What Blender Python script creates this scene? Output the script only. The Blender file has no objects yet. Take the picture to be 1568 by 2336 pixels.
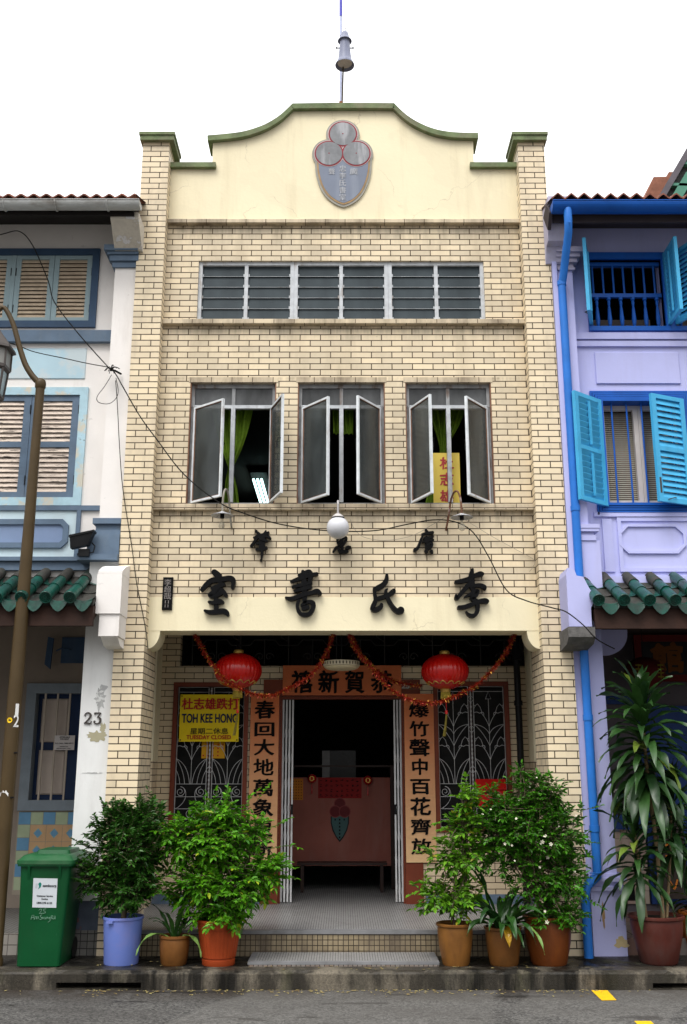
import bpy, math, random
from mathutils import Vector, Matrix

SC = bpy.context.scene
COL = SC.collection
R = math.radians

# ---------------------------------------------------------------- camera
PITCH = math.atan(0.2595)
CAMY, CAMZ = -10.8, 1.81
_cd = bpy.data.cameras.new('camera')
_cd.sensor_fit = 'VERTICAL'
_cd.sensor_height = 36.0
_cd.lens = 35.0
_cd.clip_start = 0.1
_cd.clip_end = 500
_co = bpy.data.objects.new('camera', _cd)
COL.objects.link(_co)
_co.location = (0, CAMY, CAMZ)
_co.rotation_euler = (math.pi / 2 + PITCH, 0, 0)
SC.camera = _co

# ---------------------------------------------------------------- sky and sun (overcast)
SUN_EL, SUN_AZ = R(58), R(205)
_w = bpy.data.worlds.new('World')
SC.world = _w
_w.use_nodes = True
_nt = _w.node_tree
_nt.nodes.clear()
_sky = _nt.nodes.new('ShaderNodeTexSky')
_sky.sky_type = 'NISHITA'
_sky.sun_disc = False
_sky.sun_elevation = SUN_EL
_sky.sun_rotation = SUN_AZ
_sky.air_density = 1.0
_sky.dust_density = 6.0
_hs = _nt.nodes.new('ShaderNodeHueSaturation')
_hs.inputs['Saturation'].default_value = 0.06
_mx = _nt.nodes.new('ShaderNodeMix')
_mx.data_type = 'RGBA'
_mx.inputs[0].default_value = 0.75
_mx.inputs[7].default_value = (11.5, 11.6, 11.8, 1)
# overcast sky, horizon dimmed more strongly to mimic shade of an unseen street canyon
_tc = _nt.nodes.new('ShaderNodeTexCoord'); _sx = _nt.nodes.new('ShaderNodeSeparateXYZ'); _nt.links.new(_tc.outputs['Generated'], _sx.inputs[0])
_mr = _nt.nodes.new('ShaderNodeMapRange'); _mr.clamp = True
for _k, _v in (('From Min', 0.0), ('From Max', 1.0), ('To Min', 0.18), ('To Max', 1.74)): _mr.inputs[_k].default_value = _v
_nt.links.new(_sx.outputs[2], _mr.inputs['Value'])
_vm = _nt.nodes.new('ShaderNodeVectorMath'); _vm.operation = 'SCALE'; _nt.links.new(_mr.outputs[0], _vm.inputs['Scale'])
_bg = _nt.nodes.new('ShaderNodeBackground')
_bg.inputs['Strength'].default_value = 0.12
_ow = _nt.nodes.new('ShaderNodeOutputWorld')
_nt.links.new(_sky.outputs[0], _hs.inputs['Color'])
_nt.links.new(_hs.outputs[0], _mx.inputs[6])
_nt.links.new(_mx.outputs[2], _vm.inputs[0]); _nt.links.new(_vm.outputs[0], _bg.inputs[0])
_nt.links.new(_bg.outputs[0], _ow.inputs[0])
_sl = bpy.data.lights.new('sun', 'SUN')
_sl.energy = 1.0
_sl.angle = R(24)
_sl.color = (1.0, 0.96, 0.9)
_so = bpy.data.objects.new('sun', _sl)
COL.objects.link(_so)
_so.rotation_euler = Vector((0.28, 0.62, -1.0)).to_track_quat('-Z', 'Y').to_euler()

SC.view_settings.view_transform = 'Standard'
SC.view_settings.look = 'None'
SC.view_settings.exposure = 0.6
SC.view_settings.gamma = 1.0
SC.cycles.max_bounces = 8
SC.cycles.transparent_max_bounces = 24

# ---------------------------------------------------------------- measuring helpers
# the photograph was measured on a 1568 x 2336 copy: WX / WZ turn such a point on the plane y = Y into metres
FD = 2271.1
_cp, _sp = math.cos(PITCH), math.sin(PITCH)
def WZ(yd, Y):
    v = (1168 - yd) / FD
    t = (Y - CAMY) / (_cp - v * _sp)
    return CAMZ + t * (_sp + v * _cp)
def WX(xd, yd, Y):
    v = (1168 - yd) / FD
    t = (Y - CAMY) / (_cp - v * _sp)
    return (xd - 784) / FD * t
def W(xd, yd, Y):
    return Vector((WX(xd, yd, Y), Y, WZ(yd, Y)))

def lin(r, g, b):
    f = lambda c: c / 12.92 if c <= 0.04045 else ((c + 0.055) / 1.055) ** 2.4
    return (f(r / 255), f(g / 255), f(b / 255))

# ---------------------------------------------------------------- mesh builder
ORG = {}
class MB:
    def __init__(s):
        s.v, s.f, s.m = [], [], []
    def add(s, pts, faces, mi=0):
        o = len(s.v)
        s.v += [tuple(p) for p in pts]
        for fc in faces:
            s.f.append(tuple(o + i for i in fc)); s.m.append(mi)
    def q(s, *pts, mi=0):
        s.add(pts, [tuple(range(len(pts)))], mi)
    def box(s, x0, x1, y0, y1, z0, z1, mi=0):
        if x0 > x1: x0, x1 = x1, x0
        if y0 > y1: y0, y1 = y1, y0
        if z0 > z1: z0, z1 = z1, z0
        p = [(x0,y0,z0),(x1,y0,z0),(x1,y1,z0),(x0,y1,z0),(x0,y0,z1),(x1,y0,z1),(x1,y1,z1),(x0,y1,z1)]
        s.add(p, [(0,3,2,1),(4,5,6,7),(0,1,5,4),(1,2,6,5),(2,3,7,6),(3,0,4,7)], mi)
    def bbox(s, x0, x1, y0, y1, z0, z1, b=0.01, mi=0):
        # box with chamfered vertical and horizontal edges on its front
        xs = (x0, x0+b, x1-b, x1); zs = (z0, z0+b, z1-b, z1)
        p = [(x0,y0+b,z0),(x1,y0+b,z0),(x1,y0+b,z1),(x0,y0+b,z1),
             (x0+b,y0,z0+b),(x1-b,y0,z0+b),(x1-b,y0,z1-b),(x0+b,y0,z1-b),
             (x0,y1,z0),(x1,y1,z0),(x1,y1,z1),(x0,y1,z1)]
        s.add(p, [(4,5,6,7),(0,1,5,4),(1,2,6,5),(2,3,7,6),(3,0,4,7),(0,8,9,1),(1,9,10,2),(2,10,11,3),(3,11,8,0),(8,11,10,9)], mi)
    def prism(s, poly, y0, y1, mi=0, back=True):
        n = len(poly)
        a = sum(poly[i][0]*poly[(i+1)%n][1]-poly[(i+1)%n][0]*poly[i][1] for i in range(n))
        if a < 0: poly = poly[::-1]
        p = [(x,y0,z) for x,z in poly] + [(x,y1,z) for x,z in poly]
        fs = [tuple(range(n))]
        if back: fs.append(tuple(range(2*n-1, n-1, -1)))
        for i in range(n):
            j = (i+1) % n
            fs.append((i, n+i, n+j, j))
        s.add(p, fs, mi)
    def prism_x(s, poly, x0, x1, mi=0):   # poly in (y, z), extruded along x
        n = len(poly)
        p = [(x0,y,z) for y,z in poly] + [(x1,y,z) for y,z in poly]
        fs = [tuple(range(n-1,-1,-1)), tuple(range(n, 2*n))]
        for i in range(n):
            j = (i+1) % n
            fs.append((i, j, n+j, n+i))
        s.add(p, fs, mi)
    def tube(s, pts, r, n=8, mi=0, caps=True):
        pts = [Vector(p) for p in pts]
        k = len(pts)
        rs = list(r) if isinstance(r, (list, tuple)) else [r]*k
        ts = []
        for i in range(k):
            t = (pts[min(i+1,k-1)] - pts[max(i-1,0)])
            ts.append(t.normalized() if t.length > 1e-9 else Vector((0,0,1)))
        a = Vector((0,1,0)) if abs(ts[0].y) < 0.9 else Vector((1,0,0))
        u = ts[0].cross(a).normalized()
        vv, ff = [], []
        for i in range(k):
            u = (u - ts[i]*u.dot(ts[i]))
            u = u.normalized() if u.length > 1e-6 else ts[i].orthogonal().normalized()
            w = ts[i].cross(u)
            for j in range(n):
                an = 2*math.pi*j/n
                vv.append(pts[i] + u*(rs[i]*math.cos(an)) + w*(rs[i]*math.sin(an)))
        for i in range(k-1):
            for j in range(n):
                jj = (j+1) % n
                ff.append((i*n+j, i*n+jj, (i+1)*n+jj, (i+1)*n+j))
        if caps:
            ff.append(tuple(range(n-1,-1,-1))); ff.append(tuple((k-1)*n+j for j in range(n)))
        s.add(vv, ff, mi)
    def lathe(s, prof, cx, cy, cz=0.0, n=28, mi=0, fn=None):
        vv, ff = [], []
        for (r, z) in prof:
            for j in range(n):
                an = 2*math.pi*j/n
                rr = r*(fn(an, z) if fn else 1)
                vv.append((cx+rr*math.cos(an), cy+rr*math.sin(an), cz+z))
        for i in range(len(prof)-1):
            for j in range(n):
                jj = (j+1) % n
                ff.append((i*n+j, i*n+jj, (i+1)*n+jj, (i+1)*n+j))
        s.add(vv, ff, mi)
    def disc(s, c, r, n=20, mi=0, ax='z'):
        pts = []
        for j in range(n):
            a = 2*math.pi*j/n
            if ax == 'z': pts.append((c[0]+r*math.cos(a), c[1]+r*math.sin(a), c[2]))
            else: pts.append((c[0]+r*math.cos(a), c[1], c[2]+r*math.sin(a)))
        s.add(pts, [tuple(range(n))], mi)
    def stroke(s, pts, y0, y1, mi=0, sub=6):
        # brush stroke of varying width (x, z, half width) with round ends, extruded y0 (front) .. y1
        P = [Vector(p) for p in pts]
        out = []
        for i in range(len(P)-1):
            p0, p1, p2, p3 = P[max(i-1,0)], P[i], P[i+1], P[min(i+2,len(P)-1)]
            for k in range(sub):
                t = k/sub
                out.append(0.5*((2*p1)+(p2-p0)*t+(2*p0-5*p1+4*p2-p3)*t*t+(3*p1-p0-3*p2+p3)*t**3))
        out.append(P[-1])
        n = len(out)
        L, Rr = [], []
        for i in range(n):
            d = out[min(i+1,n-1)]-out[max(i-1,0)]
            d = Vector((d.x, d.y)); d = d.normalized() if d.length > 1e-9 else Vector((1,0))
            nn = Vector((-d.y, d.x)); h = max(out[i].z, 0.0005)
            c = Vector((out[i].x, out[i].y))
            L.append(c+nn*h); Rr.append(c-nn*h)
        b = 0.004
        vv = [(p.x,y0,p.y) for p in L]+[(p.x,y0,p.y) for p in Rr]+[(p.x,y1,p.y) for p in L]+[(p.x,y1,p.y) for p in Rr]
        ff = []
        for i in range(n-1):
            ff.append((n+i, n+i+1, i+1, i))
            ff.append((i, i+1, 2*n+i+1, 2*n+i))
            ff.append((n+i+1, n+i, 3*n+i, 3*n+i+1))
        s.add(vv, ff, mi)
        for e, (a, c2) in ((0, (out[0], out[1])), (n-1, (out[-1], out[-2]))):
            h = max(a.z, 0.0005)
            m = 12
            ring = [(a.x+h*math.cos(2*math.pi*j/m), a.y+h*math.sin(2*math.pi*j/m)) for j in range(m)]
            s.prism(ring, y0+0.0007, y1, mi, back=False)
    def wall(s, x0, x1, z0, z1, y0, y1, holes=(), mi=0):
        xs = sorted({x0, x1} | {h[0] for h in holes} | {h[1] for h in holes})
        zs = sorted({z0, z1} | {h[2] for h in holes} | {h[3] for h in holes})
        xs = [x for x in xs if x0-1e-6 <= x <= x1+1e-6]; zs = [z for z in zs if z0-1e-6 <= z <= z1+1e-6]
        def solid(i, j):
            if i < 0 or j < 0 or i >= len(xs)-1 or j >= len(zs)-1: return False
            cx, cz = (xs[i]+xs[i+1])/2, (zs[j]+zs[j+1])/2
            return not any(h[0] < cx < h[1] and h[2] < cz < h[3] for h in holes)
        for i in range(len(xs)-1):
            for j in range(len(zs)-1):
                if not solid(i, j): continue
                a, b, c, d = xs[i], xs[i+1], zs[j], zs[j+1]
                s.q((a,y0,c),(b,y0,c),(b,y0,d),(a,y0,d), mi=mi)
                s.q((b,y1,c),(a,y1,c),(a,y1,d),(b,y1,d), mi=mi)
                if not solid(i-1, j): s.q((a,y1,c),(a,y0,c),(a,y0,d),(a,y1,d), mi=mi)
                if not solid(i+1, j): s.q((b,y0,c),(b,y1,c),(b,y1,d),(b,y0,d), mi=mi)
                if not solid(i, j-1): s.q((a,y1,c),(b,y1,c),(b,y0,c),(a,y0,c), mi=mi)
                if not solid(i, j+1): s.q((a,y0,d),(b,y0,d),(b,y1,d),(a,y1,d), mi=mi)
    def ring(s, x0, x1, z0, z1, w, y0, y1, mi=0):   # rectangular frame of bars
        s.box(x0, x0+w, y0, y1, z0, z1, mi); s.box(x1-w, x1, y0, y1, z0, z1, mi)
        s.box(x0+w, x1-w, y0+.0015, y1, z1-w, z1, mi); s.box(x0+w, x1-w, y0+.0015, y1, z0, z0+w, mi)
    def build(s, name, mats, parent=None, origin=None, smooth=False, rotz=0.0):
        me = bpy.data.meshes.new(name)
        og = Vector(origin) if origin is not None else (Vector(ORG[parent.name]) if parent else Vector((0,0,0)))
        me.from_pydata([(x-og.x, y-og.y, z-og.z) for x, y, z in s.v], [], s.f)
        mats = mats if isinstance(mats, (list, tuple)) else [mats]
        for m in mats: me.materials.append(m)
        if len(mats) > 1: me.polygons.foreach_set('material_index', s.m)
        if smooth:
            me.polygons.foreach_set('use_smooth', [True]*len(me.polygons))
        me.update()
        o = bpy.data.objects.new(name, me)
        COL.objects.link(o)
        if parent:
            o.parent = parent
            o.location = og - Vector(ORG[parent.name])
        else:
            o.location = og
        o.rotation_euler = (0, 0, rotz)
        ORG[o.name] = tuple(og)
        return o

def smooth_by_angle(o, deg=40):
    me = o.data
    me.polygons.foreach_set('use_smooth', [True]*len(me.polygons))
    me.set_sharp_from_angle(angle=R(deg))
    return o

def tag(o, label=None, cat=None, group=None, kind=None):
    if label: o['label'] = label
    if cat: o['category'] = cat
    if group: o['group'] = group
    if kind: o['kind'] = kind
    return o
def thing(name, label, cat, loc, group=None):
    o = bpy.data.objects.new(name, None)
    COL.objects.link(o)
    o.location = loc; o.empty_display_size = 0.1
    ORG[o.name] = tuple(loc)
    return tag(o, label, cat, group)
def copy_tree(o, parent=None):
    c = o.copy(); COL.objects.link(c); ORG[c.name] = ORG[o.name]
    if parent: c.parent = parent
    for ch in list(o.children): copy_tree(ch, c)
    return c

# ---------------------------------------------------------------- lettering
GL = {}
def glyphs(body, bold=0.0, nib=False):
    key = (body, bold, nib)
    if key in GL: return GL[key]
    c = bpy.data.curves.new('lettering', 'FONT'); c.body = body; c.size = 1; c.resolution_u = 4
    o = bpy.data.objects.new('lettering', c); COL.objects.link(o)
    dg = bpy.context.evaluated_depsgraph_get(); dg.update()
    me = bpy.data.meshes.new_from_object(o.evaluated_get(dg))
    vs = [(v.co.x, v.co.y) for v in me.vertices]; fs = [tuple(p.vertices) for p in me.polygons]
    bpy.data.meshes.remove(me); bpy.data.objects.remove(o); bpy.data.curves.remove(c)
    offs = [(0, 0)]
    if bold:
        for k in range(8):
            a = k*math.pi/4
            if nib: offs.append((bold*math.cos(a)*0.95 + bold*0.25*math.sin(a), bold*math.sin(a)*0.7 + bold*0.3*math.cos(a)))
            else: offs.append((bold*math.cos(a), bold*math.sin(a)*0.8))
    GL[key] = (vs, fs, offs)
    return GL[key]
def put_text(mb, body, x0, x1, z0, z1, y, bold=0.0, nib=False, mi=0, jit=0.0, seed=1, warp=None):
    vs, fs, offs = glyphs(body, bold, nib)
    if not vs: return
    xa, xb = min(v[0] for v in vs)-bold, max(v[0] for v in vs)+bold
    za, zb = min(v[1] for v in vs)-bold, max(v[1] for v in vs)+bold
    rnd = random.Random(seed)
    ph = [rnd.uniform(0, 6.28) for _ in range(4)]
    for k, (dx, dz) in enumerate(offs):
        pts = []
        for (vx, vz) in vs:
            u = (vx+dx-xa)/(xb-xa); w = (vz+dz-za)/(zb-za)
            if jit:
                u += jit*math.sin(9*w+ph[0]+3*u) + jit*0.5*math.sin(23*w+ph[1])
                w += jit*math.sin(8*u+ph[2]) + jit*0.5*math.sin(19*u+ph[3])
            if warp: u, w = warp(u, w)
            pts.append((x0+(x1-x0)*u, y-k*0.00035, z0+(z1-z0)*w))
        mb.add(pts, fs, mi)

# ---------------------------------------------------------------- materials
def _new(name):
    m = bpy.data.materials.new(name); m.use_nodes = True
    nt = m.node_tree
    return m, nt, nt.nodes, nt.links, nt.nodes['Principled BSDF']
def _math(N, L, op, a, b=None, c=None):
    n = N.new('ShaderNodeMath'); n.operation = op
    for i, x in enumerate((a, b, c)):
        if x is None: continue
        if isinstance(x, (int, float)): n.inputs[i].default_value = x
        else: L.new(x, n.inputs[i])
    return n.outputs[0]
def _mix(N, L, fac, a, b, mode='MIX'):
    n = N.new('ShaderNodeMix'); n.data_type = 'RGBA'; n.blend_type = mode
    for i, x in ((0, fac), (6, a), (7, b)):
        if isinstance(x, (int, float)): n.inputs[i].default_value = x
        elif isinstance(x, (tuple, list)): n.inputs[i].default_value = (*x[:3], 1)
        else: L.new(x, n.inputs[i])
    return n.outputs[2]
def _noise(N, L, vec, scale, detail=4, rough=0.55, stretch=None):
    if stretch:
        mp = N.new('ShaderNodeMapping'); mp.inputs['Scale'].default_value = stretch
        L.new(vec, mp.inputs[0]); vec = mp.outputs[0]
    n = N.new('ShaderNodeTexNoise'); n.inputs['Scale'].default_value = scale
    n.inputs['Detail'].default_value = detail; n.inputs['Roughness'].default_value = rough
    L.new(vec, n.inputs['Vector'])
    return n.outputs['Fac']
def _ramp(N, L, fac, a, b):
    n = N.new('ShaderNodeMapRange'); n.clamp = True
    n.inputs['From Min'].default_value = a; n.inputs['From Max'].default_value = b
    L.new(fac, n.inputs['Value'])
    return n.outputs[0]
def _pos(N):
    return N.new('ShaderNodeNewGeometry').outputs['Position']
def _bump(N, L, h, dist, strength=1.0):
    n = N.new('ShaderNodeBump'); n.inputs['Distance'].default_value = dist; n.inputs['Strength'].default_value = strength
    L.new(h, n.inputs['Height'])
    return n.outputs[0]

def M(name, col, rough=0.6, var=0.15, vs=3.0, bump=0.0, bs=60.0, dirt=0.0, dcol=(0.06,0.05,0.04), ds=(2.5,2.5,0.5),
      dr=(0.52,0.72), spots=0.0, scol=(0.05,0.045,0.04), ss=7.0, sr=(0.62,0.66), metal=0.0, spec=0.22, coat=0.0):
    m, nt, N, L, B = _new(name)
    P = _pos(N)
    f = _ramp(N, L, _noise(N, L, P, vs, 5, 0.6), 0.3, 0.7)
    c = _mix(N, L, f, tuple(x*(1-var) for x in col), tuple(min(1, x*(1+var)) for x in col))
    if dirt:
        d = _ramp(N, L, _noise(N, L, P, 1.0, 6, 0.62, ds), *dr)
        c = _mix(N, L, _math(N, L, 'MULTIPLY', d, dirt), c, dcol)
    if spots:
        d = _ramp(N, L, _noise(N, L, P, ss, 5, 0.6), *sr)
        c = _mix(N, L, _math(N, L, 'MULTIPLY', d, spots), c, scol)
    L.new(c, B.inputs['Base Color'])
    rr = _math(N, L, 'MULTIPLY_ADD', f, 0.12, rough-0.06)
    L.new(rr, B.inputs['Roughness'])
    B.inputs['Metallic'].default_value = metal
    B.inputs['Specular IOR Level'].default_value = spec
    if coat: B.inputs['Coat Weight'].default_value = coat
    if bump: L.new(_bump(N, L, _noise(N, L, P, bs, 6, 0.6), bump), B.inputs['Normal'])
    return m

def plaster(name, col, dirt, dcol):
    m, nt, N, L, B = _new(name)
    P = _pos(N)
    f = _ramp(N, L, _noise(N, L, P, 0.9, 4, 0.6), 0.3, 0.7)
    c = _mix(N, L, f, tuple(x*0.95 for x in col), tuple(min(1, x*1.04) for x in col))
    k = _ramp(N, L, _noise(N, L, P, 1.3, 3, 0.5), 0.55, 0.57)          # patches painted over
    c = _mix(N, L, _math(N, L, 'MULTIPLY', k, .30), c, tuple(x*.88 for x in col))
    d = _ramp(N, L, _noise(N, L, P, 1.0, 7, 0.65, (4.5,4.5,0.45)), 0.52, 0.78)
    c = _mix(N, L, _math(N, L, 'MULTIPLY', d, dirt), c, dcol)
    wv = N.new('ShaderNodeVectorMath'); wv.operation = 'MULTIPLY_ADD'
    tn = N.new('ShaderNodeTexNoise'); tn.inputs['Scale'].default_value = 4; tn.inputs['Detail'].default_value = 5; L.new(P, tn.inputs['Vector'])
    L.new(tn.outputs['Color'], wv.inputs[0]); wv.inputs[1].default_value = (.35,.35,.35); L.new(P, wv.inputs[2])
    v = N.new('ShaderNodeTexVoronoi'); v.feature = 'DISTANCE_TO_EDGE'; v.inputs['Scale'].default_value = 0.9; L.new(wv.outputs[0], v.inputs['Vector'])
    cr = _math(N, L, 'LESS_THAN', v.outputs['Distance'], 0.0035)
    cr = _math(N, L, 'MULTIPLY', cr, _ramp(N, L, _noise(N, L, P, 1.7, 2), 0.5, 0.6))
    c = _mix(N, L, _math(N, L, 'MULTIPLY', cr, .3), c, (0.3,0.24,0.15))
    L.new(c, B.inputs['Base Color']); B.inputs['Roughness'].default_value = .75; B.inputs['Specular IOR Level'].default_value = .2
    h = _math(N, L, 'ADD', _noise(N, L, P, 26, 5), _math(N, L, 'MULTIPLY', _noise(N, L, P, 3, 3), 1.5))
    L.new(_bump(N, L, h, .0018), B.inputs['Normal'])
    return m
def brickmat(name, c1, c2, mort, bw, bh, ms, off=0.5, ph=(0,0), floor=False, dirt=0.5, dcol=(0.16,0.12,0.08), rough=0.35,
             dr=(0.5,0.75), chips=0.0, msm=0.1, bd=0.004, bias=0.0, extra=None, bdirt=0.12):
    m, nt, N, L, B = _new(name)
    P = _pos(N)
    sp = N.new('ShaderNodeSeparateXYZ'); L.new(P, sp.inputs[0])
    if floor:
        u, v = sp.outputs[0], sp.outputs[1]
    else:
        g = N.new('ShaderNodeNewGeometry'); sn = N.new('ShaderNodeSeparateXYZ'); L.new(g.outputs['True Normal'], sn.inputs[0])
        side = _math(N, L, 'GREATER_THAN', _math(N, L, 'ABSOLUTE', sn.outputs[0]), 0.6)
        mxf = N.new('ShaderNodeMix'); mxf.data_type = 'FLOAT'
        L.new(side, mxf.inputs[0]); L.new(sp.outputs[0], mxf.inputs[2]); L.new(sp.outputs[1], mxf.inputs[3])
        u = mxf.outputs[0]
        flat = _math(N, L, 'GREATER_THAN', _math(N, L, 'ABSOLUTE', sn.outputs[2]), 0.6)
        mx2 = N.new('ShaderNodeMix'); mx2.data_type = 'FLOAT'
        L.new(flat, mx2.inputs[0]); L.new(sp.outputs[2], mx2.inputs[2]); L.new(sp.outputs[1], mx2.inputs[3])
        v = mx2.outputs[0]
    cb = N.new('ShaderNodeCombineXYZ')
    L.new(_math(N, L, 'ADD', u, ph[0]+48*bw), cb.inputs[0]); L.new(_math(N, L, 'ADD', v, ph[1]+60*bh), cb.inputs[1])
    # tiles laid by hand: the joints wander by a millimetre or two
    jn = N.new('ShaderNodeTexNoise'); jn.inputs['Scale'].default_value = 5.0; L.new(P, jn.inputs['Vector'])
    wob = N.new('ShaderNodeVectorMath'); wob.operation = 'MULTIPLY_ADD'
    L.new(jn.outputs['Color'], wob.inputs[0]); wob.inputs[1].default_value = (0.0035 if not floor else 0.001,)*3
    L.new(cb.outputs[0], wob.inputs[2])
    bt = N.new('ShaderNodeTexBrick'); bt.offset = off; bt.offset_frequency = 2; bt.squash = 1
    L.new(wob.outputs[0], bt.inputs['Vector'])
    bt.inputs['Color1'].default_value = (*c1, 1); bt.inputs['Color2'].default_value = (*c2, 1); bt.inputs['Mortar'].default_value = (*mort, 1)
    bt.inputs['Scale'].default_value = 1; bt.inputs['Mortar Size'].default_value = ms; bt.inputs['Mortar Smooth'].default_value = msm
    bt.inputs['Bias'].default_value = bias; bt.inputs['Brick Width'].default_value = bw; bt.inputs['Row Height'].default_value = bh
    c = bt.outputs['Color']
    f1 = _ramp(N, L, _noise(N, L, P, 2.2, 6, 0.65), 0.3, 0.75)
    c = _mix(N, L, _math(N, L, 'MULTIPLY', f1, bdirt), c, dcol)
    d = _ramp(N, L, _noise(N, L, P, 1.0, 7, 0.65, (3.0,3.0,0.9) if not floor else (1.5,1.5,1.5)), *dr)
    c = _mix(N, L, _math(N, L, 'MULTIPLY', d, dirt), c, dcol)
    if chips:
        d2 = _ramp(N, L, _noise(N, L, P, 6.5, 8, 0.75), 0.68, 0.70)
        c = _mix(N, L, _math(N, L, 'MULTIPLY', d2, chips), c, (0.2,0.17,0.14))
    if extra: c = extra(N, L, P, c)
    L.new(c, B.inputs['Base Color'])
    rr = _math(N, L, 'MULTIPLY_ADD', bt.outputs['Fac'], 0.4, rough)
    B.inputs['Specular IOR Level'].default_value = 0.3
    L.new(_math(N, L, 'MULTIPLY_ADD', d, 0.2, rr), B.inputs['Roughness'])
    h = _math(N, L, 'SUBTRACT', 1.0, bt.outputs['Fac'])
    h = _math(N, L, 'MULTIPLY_ADD', _noise(N, L, P, 9, 3), 0.25, h)
    L.new(_bump(N, L, h, bd), B.inputs['Normal'])
    return m

def leafmat(name, dark, light, rough=0.42, trans=0.25, vs=4.0, pale=None):
    m, nt, N, L, B = _new(name)
    P = _pos(N); g = N.new('ShaderNodeNewGeometry')
    f = _math(N, L, 'ADD', _math(N, L, 'MULTIPLY', g.outputs['Random Per Island'], 0.5), _math(N, L, 'MULTIPLY', _ramp(N, L, _noise(N, L, P, vs*1.6, 3), 0.35, 0.65), 0.5))
    c = _mix(N, L, f, dark, light)
    if pale:
        k = _math(N, L, 'GREATER_THAN', g.outputs['Random Per Island'], 0.965)
        c = _mix(N, L, k, c, pale)
    L.new(c, B.inputs['Base Color']); B.inputs['Roughness'].default_value = rough
    B.inputs['Specular IOR Level'].default_value = 0.3
    t = N.new('ShaderNodeBsdfTranslucent'); L.new(c, t.inputs['Color'])
    ms = N.new('ShaderNodeMixShader'); ms.inputs[0].default_value = trans
    L.new(B.outputs[0], ms.inputs[1]); L.new(t.outputs[0], ms.inputs[2])
    L.new(ms.outputs[0], N['Material Output'].inputs['Surface'])
    return m

def glassmat(name, col, alpha, rough=0.15, var=0.3, spec=0.3):
    m, nt, N, L, B = _new(name)
    P = _pos(N)
    f = _ramp(N, L, _noise(N, L, P, 2.5, 5, 0.6, (1.5,1.5,0.5)), 0.3, 0.7)
    c = _mix(N, L, f, tuple(x*(1-var) for x in col), tuple(x*(1+var) for x in col))
    L.new(c, B.inputs['Base Color']); B.inputs['Roughness'].default_value = rough; B.inputs['Specular IOR Level'].default_value = spec
    L.new(_math(N, L, 'MULTIPLY_ADD', f, 0.12, alpha-0.06), B.inputs['Alpha'])
    return m
def emit(name, col, s):
    m, nt, N, L, B = _new(name)
    B.inputs['Base Color'].default_value = (*col, 1)
    B.inputs['Emission Color'].default_value = (*col, 1); B.inputs['Emission Strength'].default_value = s
    return m

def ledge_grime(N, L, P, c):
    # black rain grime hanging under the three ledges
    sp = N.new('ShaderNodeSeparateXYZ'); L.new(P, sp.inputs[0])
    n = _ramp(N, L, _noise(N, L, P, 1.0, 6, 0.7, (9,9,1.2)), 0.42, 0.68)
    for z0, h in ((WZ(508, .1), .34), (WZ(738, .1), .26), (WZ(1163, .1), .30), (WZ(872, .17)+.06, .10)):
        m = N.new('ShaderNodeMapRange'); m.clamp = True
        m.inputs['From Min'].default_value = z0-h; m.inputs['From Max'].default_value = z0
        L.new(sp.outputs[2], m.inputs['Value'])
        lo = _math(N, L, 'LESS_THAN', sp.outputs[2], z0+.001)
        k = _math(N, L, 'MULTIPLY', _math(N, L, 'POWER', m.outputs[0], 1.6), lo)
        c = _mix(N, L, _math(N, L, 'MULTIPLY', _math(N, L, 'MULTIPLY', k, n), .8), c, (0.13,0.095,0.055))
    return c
CREAM1, CREAM2 = (0.83,0.69,0.475), (0.64,0.54,0.385)
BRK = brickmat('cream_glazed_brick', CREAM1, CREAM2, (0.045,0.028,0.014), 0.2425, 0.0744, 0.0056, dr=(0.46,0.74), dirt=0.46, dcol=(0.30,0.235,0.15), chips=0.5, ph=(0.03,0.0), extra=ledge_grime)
BRKP = brickmat('cream_pier_brick', CREAM1, (0.72,0.60,0.42), (0.035,0.022,0.011), 0.2425, 0.0744, 0.0056, dirt=0.5, dcol=(0.28,0.23,0.16), chips=0.6, ph=(0.075,0.0))
LEDGE = brickmat('ledge_brick', (0.70,0.58,0.40), (0.58,0.48,0.34), (0.07,0.045,0.03), 0.2425, 0.30, 0.004, dirt=0.85, dcol=(0.13,0.095,0.06), dr=(0.4,0.66), ph=(0.1,0.11))
PLAST = plaster('cream_plaster', (0.83,0.74,0.52), .42, (0.50,0.41,0.25))
PLASTF = plaster('cream_fascia_plaster', (0.83,0.745,0.52), .38, (0.52,0.43,0.27))
COPE = M('mossy_coping', (0.15,0.19,0.095), 0.85, 0.35, 7, 0.004, 40, dirt=0.6, dcol=(0.24,0.21,0.15), ds=(4,4,4), dr=(0.45,0.65))
ALU = M('white_painted_steel', (0.50,0.52,0.54), 0.5, 0.2, 9, 0.001, 60, dirt=0.6, dcol=(0.22,0.15,0.09), ds=(9,9,2.5), dr=(0.56,0.68))
SASHW = M('white_sash_paint', (0.66,0.69,0.71), 0.45, 0.15, 9, dirt=0.6, dcol=(0.25,0.16,0.09), ds=(9,9,2.5), dr=(0.58,0.69))
FRAMEG = M('grey_rust_flecked_frame', (0.30,0.305,0.31), 0.55, 0.25, 9, 0.001, 60, dirt=0.8, dcol=(0.13,0.07,0.04), ds=(9,9,2), dr=(0.54,0.66))
RUST = M('rusty_frame', (0.23,0.12,0.075), 0.8, 0.35, 10, 0.002, 60)
LOUV = glassmat('louvre_glass', (0.050,0.063,0.070), 0.98, 0.45, 0.15, 0.08)
PANE = glassmat('frosted_pane', (0.066,0.076,0.077), 0.66, 0.22, 0.5, 0.45)
PANET = glassmat('dusty_top_pane', (0.085,0.088,0.09), 0.88, 0.35, 0.5)
DARK = M('dark_interior', (0.012,0.010,0.009), 0.85, 0.2, 2)
DARKW = M('dim_room_wall', (0.035,0.027,0.023), 0.8, 0.2, 2)
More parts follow.
